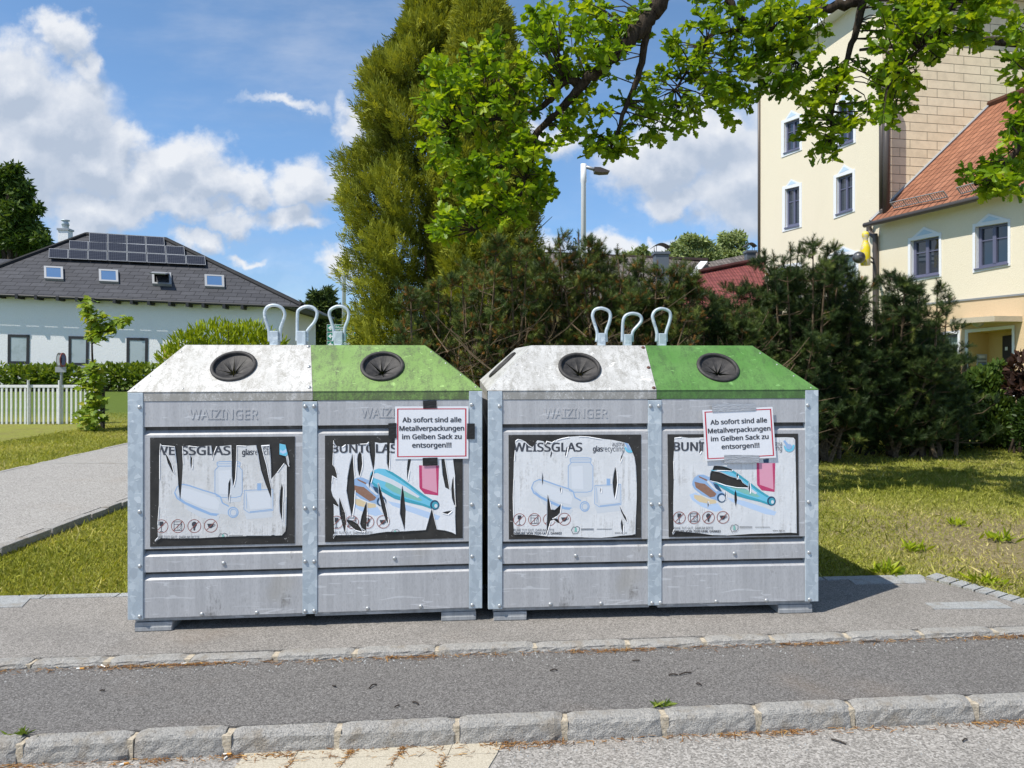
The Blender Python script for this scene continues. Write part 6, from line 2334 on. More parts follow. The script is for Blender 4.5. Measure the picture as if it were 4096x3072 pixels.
    def twig(c, nleaf, tint0, ln=.30):
        # nearest point of a limb feeds the twig
        d = np.linalg.norm(L - np.array(c), axis=1)
        a = Vector(L[np.argmin(d)])
        v = Vector(c) - a
        if v.length > ln * 2.4: a = Vector(c) - v.normalized() * ln * random.uniform(1.0, 2.2)
        mid = (a + Vector(c)) / 2 + Vector((random.uniform(-.06, .06), random.uniform(-.06, .06), random.uniform(-.02, .07)))
        if random.random() < .8: tw.tube([a, mid, Vector(c)], [.008, .006, .003], 4, cap=False)
        dr = (Vector(c) - mid).normalized()
        for k in range(nleaf):
            s = random.uniform(.0, 1)
            o = Vector(c) - dr * s * .16
            out = Vector((random.gauss(0, 1), random.gauss(0, 1), random.gauss(-.1, .6)))
            ax = (out.normalized() + dr * .55).normalized()
            nr = Vector((random.gauss(0, .75), random.gauss(0, .75), 1))
            P.append(o); A.append(ax); Nn.append(nr)
            S.append(random.uniform(.078, .120))
            Tn.append(tint0 + random.gauss(0, .14))
    for (x, y, rx, ry, d, n) in E:
        for _ in range(int(n * 1.45)):
            while True:
                u, v, w = random.uniform(-1, 1), random.uniform(-1, 1), random.uniform(-1, 1)
                if u * u + v * v + w * w < 1: break
            dd = d + w * .75
            c = W(x + u * rx, y + v * ry, dd)
            twig(c, random.randint(11, 16), random.uniform(.25, .85))
    # the rest of the crown, above and beside the picture
    for _ in range(420):
        c = Vector((random.uniform(1.8, 9.5), random.uniform(4.8, 9.6), random.uniform(5.3, 9.0)))
        if ((c.x - 5.6) / 4.6) ** 2 + ((c.y - 7.3) / 3.4) ** 2 + ((c.z - 6.6) / 2.7) ** 2 > 1: continue
        px, py = proj(c)
        if py > -60 and px < 4180: continue
        twig(c, 11, random.uniform(.3, .8))
    m.build('trunk', M_BARK, r, smooth=True)
    tw.build('twigs', M_BARK, r)
    scatter('crown', L_OAK, [tuple(p) for p in P], [tuple(p) for p in A], [tuple(p) for p in Nn], S, Tn, OAK_V, OAK_F, r)


oak()


# --- the two tall cypresses in the middle
def cypress(label, xc, d, edgeL, edgeR, zbase, n, seed, top):
    """edgeL / edgeR: (photo y, photo x) of the outline"""
    rg = np.random.default_rng(seed)
    b = W(xc, 1500, d); b.z = 0
    r = root('cypress', b, label, 'tree', 'cypresses behind the containers')
    m = MB()
    zt = W(xc, top, d).z
    m.tube([(b.x, b.y, 0), (b.x + .05, b.y, zt * .5), (b.x, b.y, zt * .93)], [.22, .13, .02], 8)
    for k in range(70):
        z = rg.uniform(.8, zt * .9)
        a = rg.uniform(0, 6.28)
        q = min(1.2, (zt - z) * .25)
        m.tube([(b.x, b.y, z), (b.x + math.cos(a) * q * .6, b.y + math.sin(a) * q * .6, z + .25), (b.x + math.cos(a) * q, b.y + math.sin(a) * q, z + .7)], [.03, .02, .006], 4, cap=False)
    m.build('trunk', M_BROWNBARK, r)
    yl, xl = zip(*edgeL)
    yr, xr = zip(*edgeR)
    pts, ax, tint, sz = [], [], [], []
    # lumps: boughs that bulge from the outline
    zs = rg.uniform(.0, 1, n) ** .9
    Z = .35 + zs * (zt - .35)
    py = HY - (Z - CH) * F / d
    L = (np.interp(py, yl, xl) - CX) / F * d
    Rr = (np.interp(py, yr, xr) - CX) / F * d
    cx, rad = (L + Rr) / 2, (Rr - L) / 2
    lump = 230
    la, lz, lr = rg.uniform(-math.pi, math.pi, lump), rg.uniform(0, zt, lump), rg.uniform(.20, .52, lump)
    a = rg.uniform(-math.pi, math.pi, n)
    best = np.full(n, -1.0)
    for k in range(lump):
        da = (a - la[k] + math.pi) % (2 * math.pi) - math.pi
        q = 1 - np.sqrt((da * np.maximum(rad, .3) / lr[k]) ** 2 + ((Z - lz[k]) / (lr[k] * 1.25)) ** 2)
        best = np.maximum(best, q)
    bulge = np.clip(best, -.25, .6)
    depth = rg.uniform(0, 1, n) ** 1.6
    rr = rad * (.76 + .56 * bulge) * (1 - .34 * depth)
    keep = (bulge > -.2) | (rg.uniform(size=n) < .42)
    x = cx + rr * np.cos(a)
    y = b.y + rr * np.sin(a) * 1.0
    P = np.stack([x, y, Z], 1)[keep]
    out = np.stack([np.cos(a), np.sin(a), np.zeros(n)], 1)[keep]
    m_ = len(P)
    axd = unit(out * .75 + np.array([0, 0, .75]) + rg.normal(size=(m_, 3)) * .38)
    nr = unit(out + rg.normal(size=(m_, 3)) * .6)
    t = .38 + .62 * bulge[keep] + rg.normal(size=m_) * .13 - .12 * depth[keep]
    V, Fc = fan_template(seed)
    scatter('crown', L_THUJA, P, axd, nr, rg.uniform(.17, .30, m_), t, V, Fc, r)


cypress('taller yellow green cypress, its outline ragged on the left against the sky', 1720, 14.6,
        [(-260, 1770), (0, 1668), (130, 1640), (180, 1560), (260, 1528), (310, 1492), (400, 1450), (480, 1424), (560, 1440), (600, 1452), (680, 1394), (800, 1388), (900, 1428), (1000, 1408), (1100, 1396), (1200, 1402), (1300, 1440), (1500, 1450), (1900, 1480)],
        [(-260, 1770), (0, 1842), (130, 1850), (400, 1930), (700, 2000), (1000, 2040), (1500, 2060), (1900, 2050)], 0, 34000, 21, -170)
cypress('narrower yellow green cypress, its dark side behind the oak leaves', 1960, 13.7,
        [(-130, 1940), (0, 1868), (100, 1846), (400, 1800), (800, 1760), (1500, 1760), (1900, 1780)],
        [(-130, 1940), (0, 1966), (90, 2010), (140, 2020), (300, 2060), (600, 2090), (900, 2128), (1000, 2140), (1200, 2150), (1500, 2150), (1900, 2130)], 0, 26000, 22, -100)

# --- mountain pines behind the containers
ND = [needle_template(44, s, 1.0, .50, .026, .34) for s in (1, 2)]


def pine(label, base_px, d, tips, low, brown, seed, n_branch=9, dark=0.0, bare=0.0, group='mountain pines behind the containers'):
    """tips: photo positions of the leading shoots; low: photo y where green begins to thin"""
    rg = random.Random(seed)
    b = Vector(((base_px - CX) / F * d, d, 0))
    r = root('mountain_pine', b, label, 'shrub', group)
    m = MB()
    P, A, S, T, MI = [], [], [], [], []

    def shoot(p, dr, s, up=.5, tb=0.0):
        P.append(tuple(p))
        q = Vector((dr.x, dr.y, dr.z)) + Vector((rg.gauss(0, .25), rg.gauss(0, .25), rg.gauss(up, .2)))
        A.append(tuple(q.normalized()))
        isb = rg.random() < brown * .55
        S.append(s * .6 if isb else s)
        MI.append(1 if isb else 0)
        T.append(rg.gauss(.54 - dark, .14) + tb)
    for (tx, ty, *dj) in tips:
        dd = d + (dj[0] if dj else rg.uniform(-.7, .7))
        tip = W(tx, ty, dd)
        st = b + Vector((rg.uniform(-.35, .35) + (tip.x - b.x) * .35, rg.uniform(-.3, .3), 0))
        mid = st + (tip - st) * .55 + Vector((rg.uniform(-.12, .12) + (tip.x - st.x) * .12, rg.uniform(-.2, .2), -.1))
        c = curve_pts([st, mid, tip], 9)
        k = len(c)
        m.tube(c, [.032 * (1 - i / (k - 1)) + .006 for i in range(k)], 5)
        H = tip.z
        for i in range(int(n_branch * 2.2)):
            t = rg.uniform(.16, .97) if bare == 0 else .12 + .85 * rg.uniform(0, 1) ** .75
            p = c[min(k - 1, int(t * (k - 1)))]
            ln = (.10 + .62 * (1 - t) ** .85) * rg.uniform(.7, 1.2)
            a = rg.uniform(0, 6.283)
            o = Vector((math.cos(a), math.sin(a), rg.uniform(.0, .45)))
            q1 = p + o * ln * .6
            q2 = q1 + Vector((o.x * .5, o.y * .5, .45)) * ln * .6
            m.tube([p, q1, q2], [.011, .008, .004], 4, cap=False)
            if t < .5 and rg.random() < bare * .8: continue
            for end, cnt in ((q2, 8), (q1, 5), ((q1 + q2) / 2, 4)):
                if rg.random() < .15: continue
                tb = rg.gauss(0, .16)
                for j in range(cnt):
                    o2 = Vector((rg.gauss(0, 1), rg.gauss(0, 1), rg.gauss(.35, .8))).normalized()
                    shoot(end + o2 * .03, o2 + (q2 - q1).normalized() * .45, rg.uniform(.085, .135), .25, tb)
        # the candle
        for j in range(9):
            o2 = Vector((rg.gauss(0, 1), rg.gauss(0, 1), rg.gauss(.5, .6))).normalized()
            shoot(c[-1] - (c[-1] - c[-2]) * rg.uniform(.3, 1.6), o2, rg.uniform(.08, .12), .3)
        shoot(tip - Vector((0, 0, .14)), Vector((0, 0, 1)), .12, 2.5)
        shoot(tip - Vector((0, 0, .05)), Vector((0, 0, 1)), .10, 2.5)
    if bare:
        for _ in range(420):          # bare inner brushwood
            a, h = rg.choice(tips), rg.uniform(.1, .62)
            tip = W(a[0], a[1], d)
            p = b + Vector(((tip.x - b.x) * (.3 + h * .7) + rg.gauss(0, .25), rg.gauss(-.35, .35), tip.z * h))
            o = Vector((rg.gauss(0, .45), rg.gauss(0, .3), rg.uniform(.1, .6)))
            m.tube([p, p + o * .5 + Vector((0, 0, -.04)), p + o], [.011, .008, .004], 4, cap=False)
    m.build('stems', M_BROWNBARK, r)
    V, Fc = ND[seed % 2]
    nr = rand_dirs(len(P))
    scatter('needles', [L_PINE, L_BROWN], P, A, nr, S, T, V, Fc, r, MI)


def fill_tips(xs, y0, seed, jy=60):
    rg = random.Random(seed)
    out = []
    for x in xs:
        out.append((x + rg.uniform(-25, 25), np.interp(x, *zip(*y0)) + 45 + rg.uniform(0, jy), rg.uniform(-.9, .9)))
    return out


topL = [(1560, 1330), (1640, 1180), (1760, 1110), (1850, 1080), (1940, 1020), (2000, 960), (2090, 950), (2140, 1010)]
pine('broad mountain pine, brownish with bare twigs, left of the street lamp', 1890, 10.2,
     [(1987, 955), (2042, 1005), (1940, 1025), (1848, 1090), (1755, 1118), (1644, 1150), (2090, 938), (1700, 1190), (1610, 1270), (2110, 1000), (1890, 1060)] + fill_tips(range(1600, 2140, 27), topL, 3, 190), 1250, .62, 31, 9, -.10, .50)
topM = [(2130, 1020), (2200, 985), (2300, 940), (2400, 990), (2480, 1000), (2570, 1020), (2640, 1050), (2720, 1050), (2790, 1130)]
pine('broad mountain pine with upright candles and brown cones in front of the street lamp', 2440, 10.4,
     [(2233, 932), (2314, 933), (2353, 944), (2390, 974), (2469, 990), (2432, 1025), (2571, 1023), (2631, 1044), (2696, 1067), (2738, 1053), (2770, 1122), (2177, 1025), (2196, 986), (2500, 1015)] + fill_tips(range(2150, 2790, 26), topM, 4, 170), 1180, .52, 32, 9, -.10, .48)
pine('small sparse pine below the wine red roof', 2850, 10.8,
     [(2775, 1145), (2807, 1164), (2844, 1173), (2932, 1132), (2890, 1200), (2820, 1230), (2760, 1240), (2900, 1260), (2950, 1220)] + fill_tips(range(2740, 2990, 30), [(2740, 1250), (2990, 1220)], 5, 120), 1300, .10, 33, 9, .12, .1)
topR = [(2960, 1130), (3050, 1010), (3100, 1010), (3170, 985), (3250, 975), (3310, 990), (3380, 1020), (3410, 1110), (3470, 1150)]
pine('tall dark mountain pine in front of the tower wall', 3210, 11.0,
     [(3057, 1006), (3093, 1013), (3162, 981), (3197, 977), (3252, 970), (3310, 988), (3368, 1009), (3391, 1110), (3456, 1120)] + fill_tips(range(2980, 3460, 19), topR, 6, 330), 1300, .03, 34, 11, .16, 0)
topR2 = [(3430, 1250), (3520, 1180), (3580, 1110), (3650, 1160), (3690, 1150), (3750, 1160), (3800, 1260)]
pine('dark mountain pine with pointed candles beside the entrance', 3640, 11.4,
     [(3579, 1095), (3620, 1127), (3646, 1150), (3685, 1139), (3750, 1143), (3787, 1238), (3540, 1180), (3500, 1240)] + fill_tips(range(3460, 3810, 17), topR2, 7, 330), 1350, .02, 35, 11, .17, 0)


# --- leafy bushes
def bush(name, label, cat, boxes, mat, n, size, tpl, seed, group=None, up=.4, stems=True, tmean=.5, z0=None):
    """boxes: (photo x, photo y, rx, ry, distance) lumps of foliage"""
    rg = np.random.default_rng(seed)
    xs = [bx[0] for bx in boxes]
    d0 = np.mean([bx[4] for bx in boxes])
    bx0 = (np.mean(xs) - CX) / F * d0
    r = root(name, (bx0, d0, terrain(bx0, d0)), label, cat, group)
    P, A, N_, T = [], [], [], []
    area = np.array([bx[2] * bx[3] for bx in boxes], float)
    for bx, cnt in zip(boxes, (n * area / area.sum()).astype(int)):
        x, y, rx, ry, d = bx
        c = np.array(W(x, y, d))
        rad = np.array([rx / F * d, min(rx, ry * 1.2) / F * d, ry / F * d])
        v = rand_dirs(cnt) * (rg.uniform(.35, 1, (cnt, 1)) ** .45)
        lum = 1 + .16 * np.sin(v[:, 0:1] * 9 + seed) * np.cos(v[:, 2:3] * 8 + v[:, 1:2] * 5)
        p = c + v * rad * lum
        P.append(p)
        A.append(unit(v * .8 + np.array([0, 0, up]) + rg.normal(size=(cnt, 3)) * .5))
        N_.append(unit(v + np.array([0, 0, .8]) + rg.normal(size=(cnt, 3)) * .5))
        T.append(tmean + rg.normal(size=cnt) * .18 + v[:, 2] * .1)
    P = np.concatenate(P)
    ok = P[:, 2] > 0.02
    A, N_, T = np.concatenate(A)[ok], np.concatenate(N_)[ok], np.concatenate(T)[ok]
    P = P[ok]
    V, Fc = tpl
    scatter('foliage', mat, P, A, N_, rg.uniform(size * .7, size * 1.25, len(P)), T, V, Fc, r)
    if stems:
        m = MB()
        for bx in boxes:
            c = W(bx[0], bx[1], bx[4])
            for k in range(4):
                e = c + Vector(rg.normal(size=3)) * (bx[2] / F * bx[4]) * .4
                s = Vector((c.x + rg.normal() * .1, c.y + rg.normal() * .1, terrain(c.x, c.y)))
                m.tube([s, (s + e) / 2 + Vector(rg.normal(size=3)) * .05, e], [.022, .016, .006], 5, cap=False)
        m.build('stems', M_BARK, r)
    return r


OV, LA = (OVAL_V, OVAL_F), (LANCE_V, LANCE_F)
TUFT = clump_template(7, .8, .16, 1.0, 5)
bush('bush', 'bright yellow green bush with narrow leaves behind the left container', 'bush', [(760, 1400, 85, 75, 19), (870, 1365, 120, 75, 19.2), (990, 1360, 95, 68, 19.4), (1075, 1385, 70, 55, 19.6), (700, 1450, 70, 60, 18.8), (930, 1440, 160, 70, 19)], L_BUSH, 4200, .20, LA, 51, up=1.0)
for k, (x0, x1, lab, sd) in enumerate(((-260, 70, 'left end of the low hedge under the white house windows', 61), (70, 330, 'middle stretch of the low hedge between the first two windows', 62), (400, 640, 'low leafy hedge bush right of the young maple', 63))):
    bush('hedge', lab, 'hedge', [(x, 1505 + (k % 2) * 4, 52, 46, 23.5) for x in range(x0 + 30, x1, 58)], L_HEDGE, 1500, .17, OV, sd, 'low hedge along the white house')
bush('bush', 'low dark leafy bush in shade under the show case', 'bush', [(3790, 1690, 110, 110, 12.4), (3850, 1600, 80, 90, 12.6), (3740, 1740, 110, 70, 12.2)], L_DARK, 4200, .10, OV, 71, 'dark bushes along the lawn edge', tmean=.38)
bush('bush', 'taller feathery green bush in front of the entrance door', 'bush', [(3960, 1600, 90, 110, 12.6), (3930, 1530, 60, 55, 12.6), (4000, 1710, 110, 90, 12.4), (3990, 1500, 40, 50, 12.7)], L_DARK, 4600, .10, OV, 72, 'dark bushes along the lawn edge', up=.9, tmean=.55)
bush('bush', 'reddish leaved shrub at the right edge of the picture', 'bush', [(4095, 1480, 50, 60, 11.8), (4080, 1540, 45, 40, 11.8), (4120, 1560, 50, 50, 11.8)], L_RED, 700, .12, OV, 73)
bush('bush', 'clipped dark round bush at the right edge of the lawn', 'bush', [(4150, 1690, 85, 110, 11.0)], L_DARK, 3000, .07, OV, 74, tmean=.3)
bush('pine_seedling', 'dark undergrowth between the big pines at the lawn edge', 'bush', [(3440, 1640, 160, 140, 11.6), (3330, 1730, 130, 80, 11.4), (3560, 1730, 140, 80, 11.5), (3660, 1680, 110, 110, 11.9)], L_PINE, 3600, .16, needle_template(16, 9, 1.0, .4, .03), 75, up=1.0, tmean=.36)


# --- broadleaf and other trees further off
def far_tree(name, label, boxes, mat, n, size, tpl, seed, group=None, tmean=.5, ground=.5, trunk_r=.3):
    rg = np.random.default_rng(seed)
    d = boxes[0][4]
    xb = (np.mean([b[0] for b in boxes]) - CX) / F * d
    r = root(name, (xb, d, ground), label, 'tree', group)
    m = MB()
    zt = max(W(b[0], b[1], b[4]).z for b in boxes)
    m.tube([(xb, d, ground - .2), (xb + .1, d, ground + (zt - ground) * .5), (xb, d, zt)], [trunk_r, trunk_r * .6, .05], 8)
    P, A, N_, T = [], [], [], []
    area = np.array([b[2] * b[3] for b in boxes], float)
    for b, cnt in zip(boxes, (n * area / area.sum()).astype(int)):
        c = np.array(W(b[0], b[1], b[4]))
        m.tube([(xb, d, ground + (c[2] - ground) * .6), tuple((np.array([xb, d, c[2]]) + c) / 2), tuple(c)], [trunk_r * .35, trunk_r * .2, .03], 5, cap=False)
        rad = np.array([b[2] / F * d, min(b[2], b[3]) / F * d, b[3] / F * d])
        sub = rand_dirs(9) * .62
        which = rg.integers(0, 9, cnt)
        v = sub[which] + rand_dirs(cnt) * (rg.uniform(0, 1, (cnt, 1)) ** .5) * .46
        P.append(c + v * rad)
        A.append(unit(v + rg.normal(size=(cnt, 3)) * .6))
        N_.append(unit(v + np.array([0, 0, .7]) + rg.normal(size=(cnt, 3)) * .5))
        T.append(tmean + rg.normal(size=cnt) * .17 + v[:, 2] * .15)
    m.build('trunk', M_BARK, r)
    V, Fc = tpl
    P = np.concatenate(P)
    scatter('crown', mat, P, np.concatenate(A), np.concatenate(N_), rg.uniform(size * .7, size * 1.3, len(P)), np.concatenate(T), V, Fc, r)


far_tree('broadleaf_tree', 'dark green broadleaf tree at the left edge beyond the white house', [(20, 760, 90, 90, 44), (-60, 860, 140, 130, 45), (90, 830, 70, 60, 44), (60, 930, 110, 80, 44.5), (120, 960, 80, 60, 44), (-20, 1000, 120, 70, 45), (40, 690, 50, 40, 44)], L_DARK, 5200, .42, TUFT, 81, tmean=.62)
far_tree('pine_tree', 'dark bluish pine tree seen behind the lifting loops of the left container', [(1290, 1200, 45, 55, 40), (1270, 1260, 70, 60, 40), (1330, 1270, 60, 60, 40.5), (1250, 1330, 75, 55, 40), (1340, 1340, 80, 60, 40), (1225, 1290, 35, 40, 40), (1300, 1380, 110, 50, 40)], L_PINE, 4200, .40, clump_template(9, .9, .10, 1.0, 7), 82, tmean=.42)
far_tree('broadleaf_tree', 'pale green round tree above the tiled roof beside the chimney', [(2760, 985, 75, 45, 52), (2720, 1010, 60, 45, 52), (2810, 1010, 70, 50, 52), (2760, 1050, 110, 50, 52)], L_LIGHT, 2600, .42, TUFT, 83, 'pale trees beyond the tiled roof')
far_tree('broadleaf_tree', 'thin airy pale tree between the round tree and the tower', [(2905, 965, 30, 40, 54), (2950, 965, 35, 40, 54), (2880, 1010, 50, 35, 54), (2940, 1020, 60, 40, 54)], L_LIGHT, 750, .40, TUFT, 84, 'pale trees beyond the tiled roof', tmean=.6)
far_tree('broadleaf_tree', 'small pale treetop just above the ridge left of the slate chimney', [(2560, 1010, 25, 22, 50), (2520, 1030, 35, 18, 50), (2600, 1035, 30, 20, 50)], L_LIGHT, 420, .36, TUFT, 85, 'pale trees beyond the tiled roof')
far_tree('pine_tree', 'dark conifer low behind the green direction signs', [(1425, 1330, 40, 55, 42), (1450, 1380, 60, 50, 42)], L_PINE, 1200, .40, clump_template(9, .9, .10, 1.0, 7), 86, tmean=.4)


# --- young maple by the path
def young_maple():
    d = 15.3
    b = W(378, 1722, d); b.z = 0
    r = root('young_maple', b, 'young maple sapling with a thin stem and separate leafy tufts by the white fence', 'tree')
    m = MB()
    stem = [b, W(384, 1600, d), W(370, 1440, d), W(366, 1330, d), W(350, 1210, d)]
    m.tube(curve_pts(stem, 6), [.035 - .027 * i / 24 for i in range(25)], 7)
    br = [[W(366, 1345, d), W(420, 1320, d), W(480, 1290, d)], [W(366, 1380, d), W(395, 1340, d), W(405, 1270, d)], [W(378, 1560, d), W(345, 1540, d)], [W(382, 1600, d), W(410, 1580, d)], [W(382, 1660, d), W(330, 1640, d)]]
    for q in br: m.tube(curve_pts(q, 4), [.014 - .010 * i / (4 * (len(q) - 1)) for i in range(4 * (len(q) - 1) + 1)], 5)
    m.build('trunk', M_BARK, r)
    lumps = [(350, 1215, 24, 26, 26), (345, 1250, 22, 26, 20), (372, 1275, 30, 26, 24), (398, 1262, 22, 18, 14), (370, 1320, 28, 34, 26), (410, 1310, 34, 30, 30), (440, 1320, 24, 22, 16), (470, 1290, 28, 22, 22), (492, 1282, 18, 18, 14), (380, 1350, 30, 22, 18), (400, 1350, 24, 16, 10),
             (365, 1490, 22, 30, 22), (385, 1465, 24, 24, 22), (352, 1530, 34, 26, 28), (395, 1520, 30, 34, 34), (380, 1575, 36, 30, 36), (365, 1620, 36, 30, 36), (400, 1600, 22, 34, 24), (350, 1660, 34, 24, 26), (385, 1670, 30, 26, 28), (320, 1655, 18, 16, 8), (370, 1705, 34, 20, 18)]
    P, A, N_, T = [], [], [], []
    for x, y, rx, ry, n in lumps:
        for _ in range(int(n * 1.25)):
            p = W(x + random.gauss(0, .5) * rx, y + random.gauss(0, .5) * ry, d + random.gauss(0, .14))
            P.append(tuple(p))
            A.append((random.gauss(0, 1), random.gauss(-.3, 1), random.gauss(-.45, .4)))
            N_.append((random.gauss(0, .5), random.gauss(-.5, .5), 1))
            T.append(random.gauss(.5, .22))
    scatter('leaves', L_MAPLE, P, A, N_, np.random.default_rng(4).uniform(.12, .20, len(P)), T, MAPLE_V, MAPLE_F, r)


young_maple()


# ------------------------------------------------------------------ grass
def grass():
    rg = np.random.default_rng(77)
    def zone(n, x0, x1, y0, y1, pw=1.0):
        y = y0 + (y1 - y0) * rg.uniform(0, 1, n) ** pw
        return np.stack([rg.uniform(x0, x1, n), y], 1)
    A = np.concatenate([zone(90000, -4.08, -1.6, 4.62, 10.5, 1.3), zone(9000, -4.08, -1.0, 10.5, 16.5), zone(30000, -9.6, -6.85, 8.8, 16.3), zone(110000, 1.6, 6.4, 4.3, 10.0, 1.4), zone(40000, 2.5, 11.0, 8.5, 13.2), zone(5000, -11, -6, 16.4, 18.5)])
    px = CX + F * A[:, 0] / A[:, 1]
    ok = (px > -160) & (px < 4260) & ((px < 560) | (px > 3240))
    pb = 4.874 + .0725 * A[:, 0]
    onpad = (A[:, 1] < pb + .085) & (A[:, 0] < 2.95)
    # right of the slanted stone edge
    edge = 2.99 + (5.12 - A[:, 1]) * .50
    onpad |= (A[:, 1] < 5.16) & (A[:, 0] < edge + .10) & (A[:, 0] > 0)
    ok &= ~onpad
    n = np.sin(A[:, 0] * 2.1 + 1.3 * np.sin(A[:, 1] * 1.7)) + np.sin(A[:, 1] * 2.9 + A[:, 0] * 1.1) + rg.normal(size=len(A)) * .7
    worn = np.exp(-(((A[:, 0] - 4.4) * .62) ** 2 + ((A[:, 1] - 6.0) * .62) ** 2) * 1.3) * (A[:, 0] > 0)
    ok &= rg.uniform(size=len(A)) > worn * .93
    A, n, worn = A[ok], n[ok], worn[ok]
    m = len(A)
    z = np.array([terrain(0, y) for y in A[:, 1]]) - .015
    P = np.concatenate([A, z[:, None]], 1)
    ax = unit(rg.normal(size=(m, 3)) * np.array([.75, .75, .12]) + np.array([0, 0, 1.0]))
    nr = rand_dirs(m) * np.array([1, 1, .1])
    V = [(-.085, 0, 0), (.085, 0, 0), (.05, .6, .10), (0, 1, .35), (-.05, .6, .10)]
    h = rg.uniform(.020, .046, m) * np.where(A[:, 1] > 8.3, 1.25, 1.0) * np.where(rg.uniform(size=m) > .985, 2.2, 1.0)
    t = .46 + .10 * n + rg.normal(size=m) * .20 + .25 * worn
    L = leaf_material('grass_blade', [(0.0, (0.17, 0.20, 0.025)), (.4, (0.34, 0.37, 0.055)), (.72, (0.50, 0.49, 0.12)), (1.0, (0.68, 0.60, 0.28))], .3, .6, .2)
    o = scatter('lawn_grass', L, P, ax, nr, h, t, V, [(0, 1, 2, 3, 4)])
    tag(o, 'short dry-tipped grass of the lawn', 'grass', kind='stuff')


grass()

# ------------------------------------------------------------------ small things on the ground
def needle_litter():
    rg = np.random.default_rng(9)
    P, A, T = [], [], []
    L_LIT = leaf_material('dry_litter', [(0.0, (0.07, 0.035, 0.015)), (.5, (0.24, 0.11, 0.035)), (1.0, (0.50, 0.30, 0.10))], 0, .9, .1)
    for fn, z, n, off, w in ((far_front, -.03, 3000, -.004, .022), (near_front, -.12, 3200, -.004, .024)):
        x = rg.uniform(-3.2, 3.4, n)
        dens = .25 + .75 * (np.sin(x * 5.3 + z * 40) + np.sin(x * 11.7 + 1) * .6 + np.sin(x * 2.1) * .5 > .2)
        x = x[rg.uniform(size=n) < dens]
        y = np.array([fn(v) for v in x]) + off - np.abs(rg.normal(size=len(x))) * w
        P.append(np.stack([x, y, np.full(len(x), z) + rg.uniform(.002, .010, len(x))], 1))
    # joints of the sand coloured slabs
    for (a, b) in (((1000, 3016), (1985, 2968)), ((1180, 3042), (1990, 3022)), ((1175, 3040), (1105, 3120)), ((1388, 3034), (1310, 3120)), ((1592, 3030), (1520, 3120)), ((1792, 3026), (1720, 3120)), ((1395, 3032), (1412, 2993)), ((1600, 3028), (1615, 2984)), ((1990, 2970), (2080, 2968))):
        p, q = sl.hit(*a), sl.hit(*b)
        k = 36
        t = rg.uniform(0, 1, k)[:, None]
        v = np.array(p) * (1 - t) + np.array(q) * t + rg.normal(size=(k, 3)) * np.array([.008, .008, 0])
        v[:, 2] = -.111
        P.append(v)
    P = np.concatenate(P)
    n = len(P)
    ax = rg.normal(size=(n, 3)) * np.array([1, .5, .10])
    nr = np.tile(np.array([[0, 0, 1.0]]), (n, 1)) + rg.normal(size=(n, 3)) * .2
    V = [(-.045, -.5, 0), (.045, -.5, 0), (.045, .5, .02), (-.045, .5, .02)]
    o = scatter('needle_litter', L_LIT, P, ax, nr, rg.uniform(.012, .038, n), rg.normal(.5, .22, n), V, [(0, 1, 2, 3)])
    tag(o, 'orange brown needle litter gathered along the kerbs', 'litter', kind='stuff')
    # pale grit
    P = []
    for fn, z, n, w in ((far_front, -.03, 420, .07), (near_front, -.12, 420, .10)):
        x = rg.uniform(-3.2, 3.4, n)
        y = np.array([fn(v) for v in x]) - np.abs(rg.normal(size=n)) * w - .004
        P.append(np.stack([x, y, np.full(n, z + .002)], 1))
    P = np.concatenate(P)
    V = [(-.5, -.5, -.3), (.5, -.4, -.3), (.4, .5, -.3), (-.5, .4, -.3), (0, 0, .45)]
    o = scatter('grit', M_STRIP, P, rand_dirs(len(P)) * np.array([1, 1, .1]), np.tile(np.array([[0, 0, 1.0]]), (len(P), 1)), rg.uniform(.003, .010, len(P)), np.zeros(len(P)), V, [(0, 1, 4), (1, 2, 4), (2, 3, 4), (3, 0, 4)])
    tag(o, 'pale grit scattered at the foot of the kerbs', 'grit', kind='stuff')


needle_litter()

MIDP = Plane((0, 0, -.03), (0, 0, 1))
M_TWIG = material('dry_twig', (0.035, 0.026, 0.02), .9)
tw_px = [((1477, 2757), (1508, 2742), 0, 'bent dark twig on the pavement below the left container'), ((1650, 2813), (1675, 2822), 0, 'dark curved twig at the near edge of the pavement, below the gap'),
         ((1578, 2834), (1598, 2826), 0, 'very short dark twig close to the near kerb'), ((2675, 2705), (2712, 2704), 0, 'thin straight twig end-on to the longer bent one'), ((2718, 2703), (2766, 2694), 0, 'longer dark twig on the pavement below the right container'),
         ((2200, 2686), (2230, 2685), 0, 'short twig lying level on the pavement, middle of the picture'), ((2530, 2647), (2560, 2645), 0, 'small twig near the far kerb below the middle of the right container'), ((2785, 2740), (2806, 2745), 0, 'small slanting twig right of the longer dark twig'),
         ((3325, 2962), (3385, 2982), 1, 'brown twig on the street at the lower right'), ((3850, 2970), (3870, 2962), 1, 'dark stub of twig on the street at the far right'), ((3450, 2568), (3520, 2572), 0, 'thin long twig by the far kerb right of the containers'),
         ((400, 2768), (420, 2766), 0, 'tiny rusty twig on the pavement at the lower left'), ((1330, 2747), (1345, 2750), 0, 'small dark crumb of bark on the pavement')]
for a, b, lev, lab in tw_px:
    pl = sl if lev else MIDP
    p, q = pl.hit(*a), pl.hit(*b)
    up = Vector((0, 0, .006))
    mid = (p + q) / 2 + Vector((random.uniform(-.006, .006), random.uniform(-.008, .008), .004))
    m = MB(); m.tube(curve_pts([p + up, mid + up, q + up], 4), [.0035] * 8 + [.002], 5)
    tag(m.build('twig', M_TWIG), lab, 'twig', 'twigs on the asphalt')

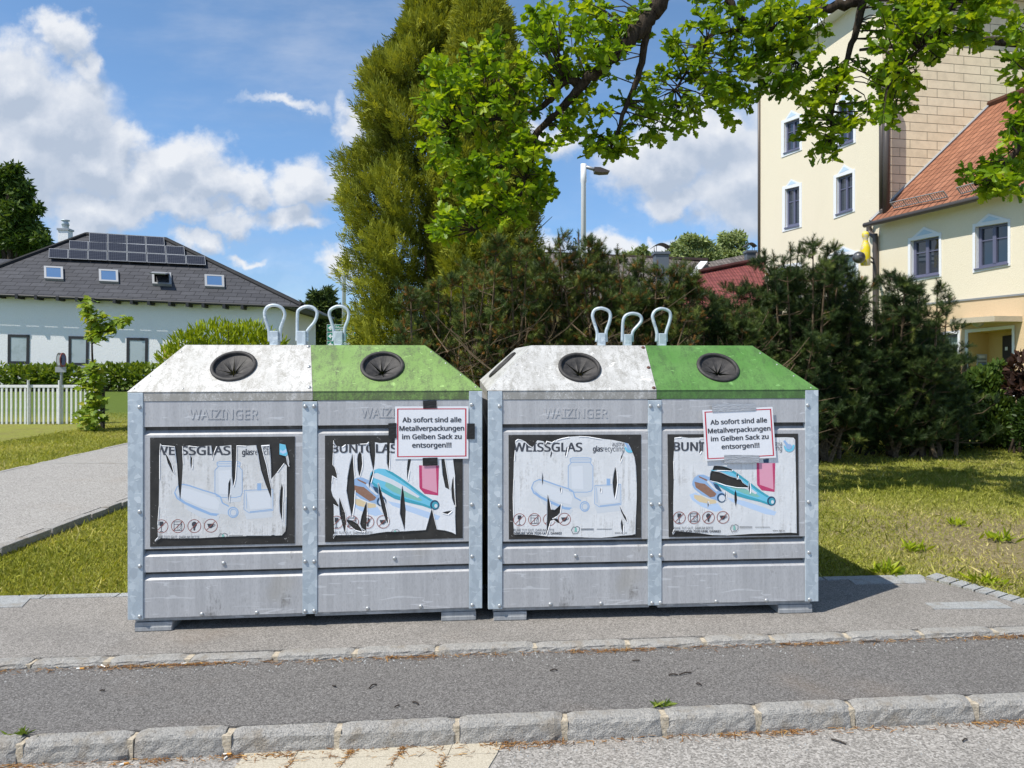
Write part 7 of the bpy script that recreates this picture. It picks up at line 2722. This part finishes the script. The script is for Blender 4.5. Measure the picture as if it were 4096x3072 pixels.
M_BUTTW = material('butt_paper', (0.75, 0.74, 0.70), .7)
M_BUTTO = material('butt_filter', (0.62, 0.30, 0.06), .7)
for a, b, lev, orange, lab in (((405, 2664), (422, 2672), 0, False, 'white cigarette butt standing out against the far kerb at the left'), ((306, 2678), (336, 2677), 0, True, 'orange tipped cigarette butt in the litter of the far kerb'), ((724, 2660), (746, 2656), 0, False, 'pale cigarette butt at a joint of the far kerb'),
                               ((478, 3064), (516, 3055), 1, True, 'orange tipped cigarette butt at the foot of the near kerb, lower left'), ((893, 3021), (926, 3020), 1, True, 'orange cigarette butt beside the sand coloured slabs'), ((897, 3040), (908, 3032), 1, False, 'short white cigarette butt beside the slabs'), ((1402, 2622), (1422, 2624), 0, False, 'pale flattened cigarette butt at the far kerb in the middle')):
    pl = sl if lev else MIDP
    p, q = pl.hit(*a) + Vector((0, 0, .005)), pl.hit(*b) + Vector((0, 0, .005))
    m = MB()
    m.tube([p, p + (q - p) * .45], .0042, 7, 0)
    m.tube([p + (q - p) * .45, q], .0043, 7, 1 if orange else 0)
    tag(m.build('cigarette_butt', [M_BUTTW, M_BUTTO]), lab, 'cigarette butt', 'cigarette butts along the kerbs')

for px, py, n, s, lab in ((92, 2938, 26, .05, 'small green weed growing from a kerb joint at the lower left'), (2652, 2822, 34, .055, 'small green weed on a kerb joint below the right container')):
    c = MIDP.hit(px, py) if py > 2700 else GROUND.hit(px, py)
    k = np.random.default_rng(px)
    P = np.array(c) + k.normal(size=(n, 3)) * np.array([.022, .008, 0])
    A = unit(k.normal(size=(n, 3)) * np.array([1, .6, .3]) + np.array([0, 0, .6]))
    o = scatter('weed', L_HEDGE, P, A, rand_dirs(n) + np.array([0, 0, 1]), k.uniform(s * .5, s, n), k.normal(.6, .2, n), LANCE_V, LANCE_F)
    tag(o, lab, 'weed', 'weeds along the kerbs')

# loose tufts in the worn lawn at the right
for px, py, n, s, lab in ((3660, 2200, 40, .12, 'broad leaved tuft in the worn lawn right of the right container'), (3935, 2330, 36, .11, 'broad leaved tuft near the slanted stone edging'), (3550, 2290, 40, .13, 'ragged grass tuft close behind the pad'), (3990, 2160, 40, .14, 'tall thin grass tuft in the bare patch at the far right'), (3830, 2100, 36, .10, 'low green tuft in the bare patch')):
    c = GROUND.hit(px, py)
    k = np.random.default_rng(px)
    P = np.array(c) + k.normal(size=(n, 3)) * np.array([.05, .04, 0])
    A = unit(k.normal(size=(n, 3)) * np.array([.8, .8, .2]) + np.array([0, 0, .7]))
    o = scatter('grass_tuft', L_BUSH, P, A, rand_dirs(n) + np.array([0, 0, .5]), k.uniform(s * .5, s, n), k.normal(.55, .2, n), LANCE_V, LANCE_F)
    tag(o, lab, 'grass tuft', 'tufts in the worn lawn')
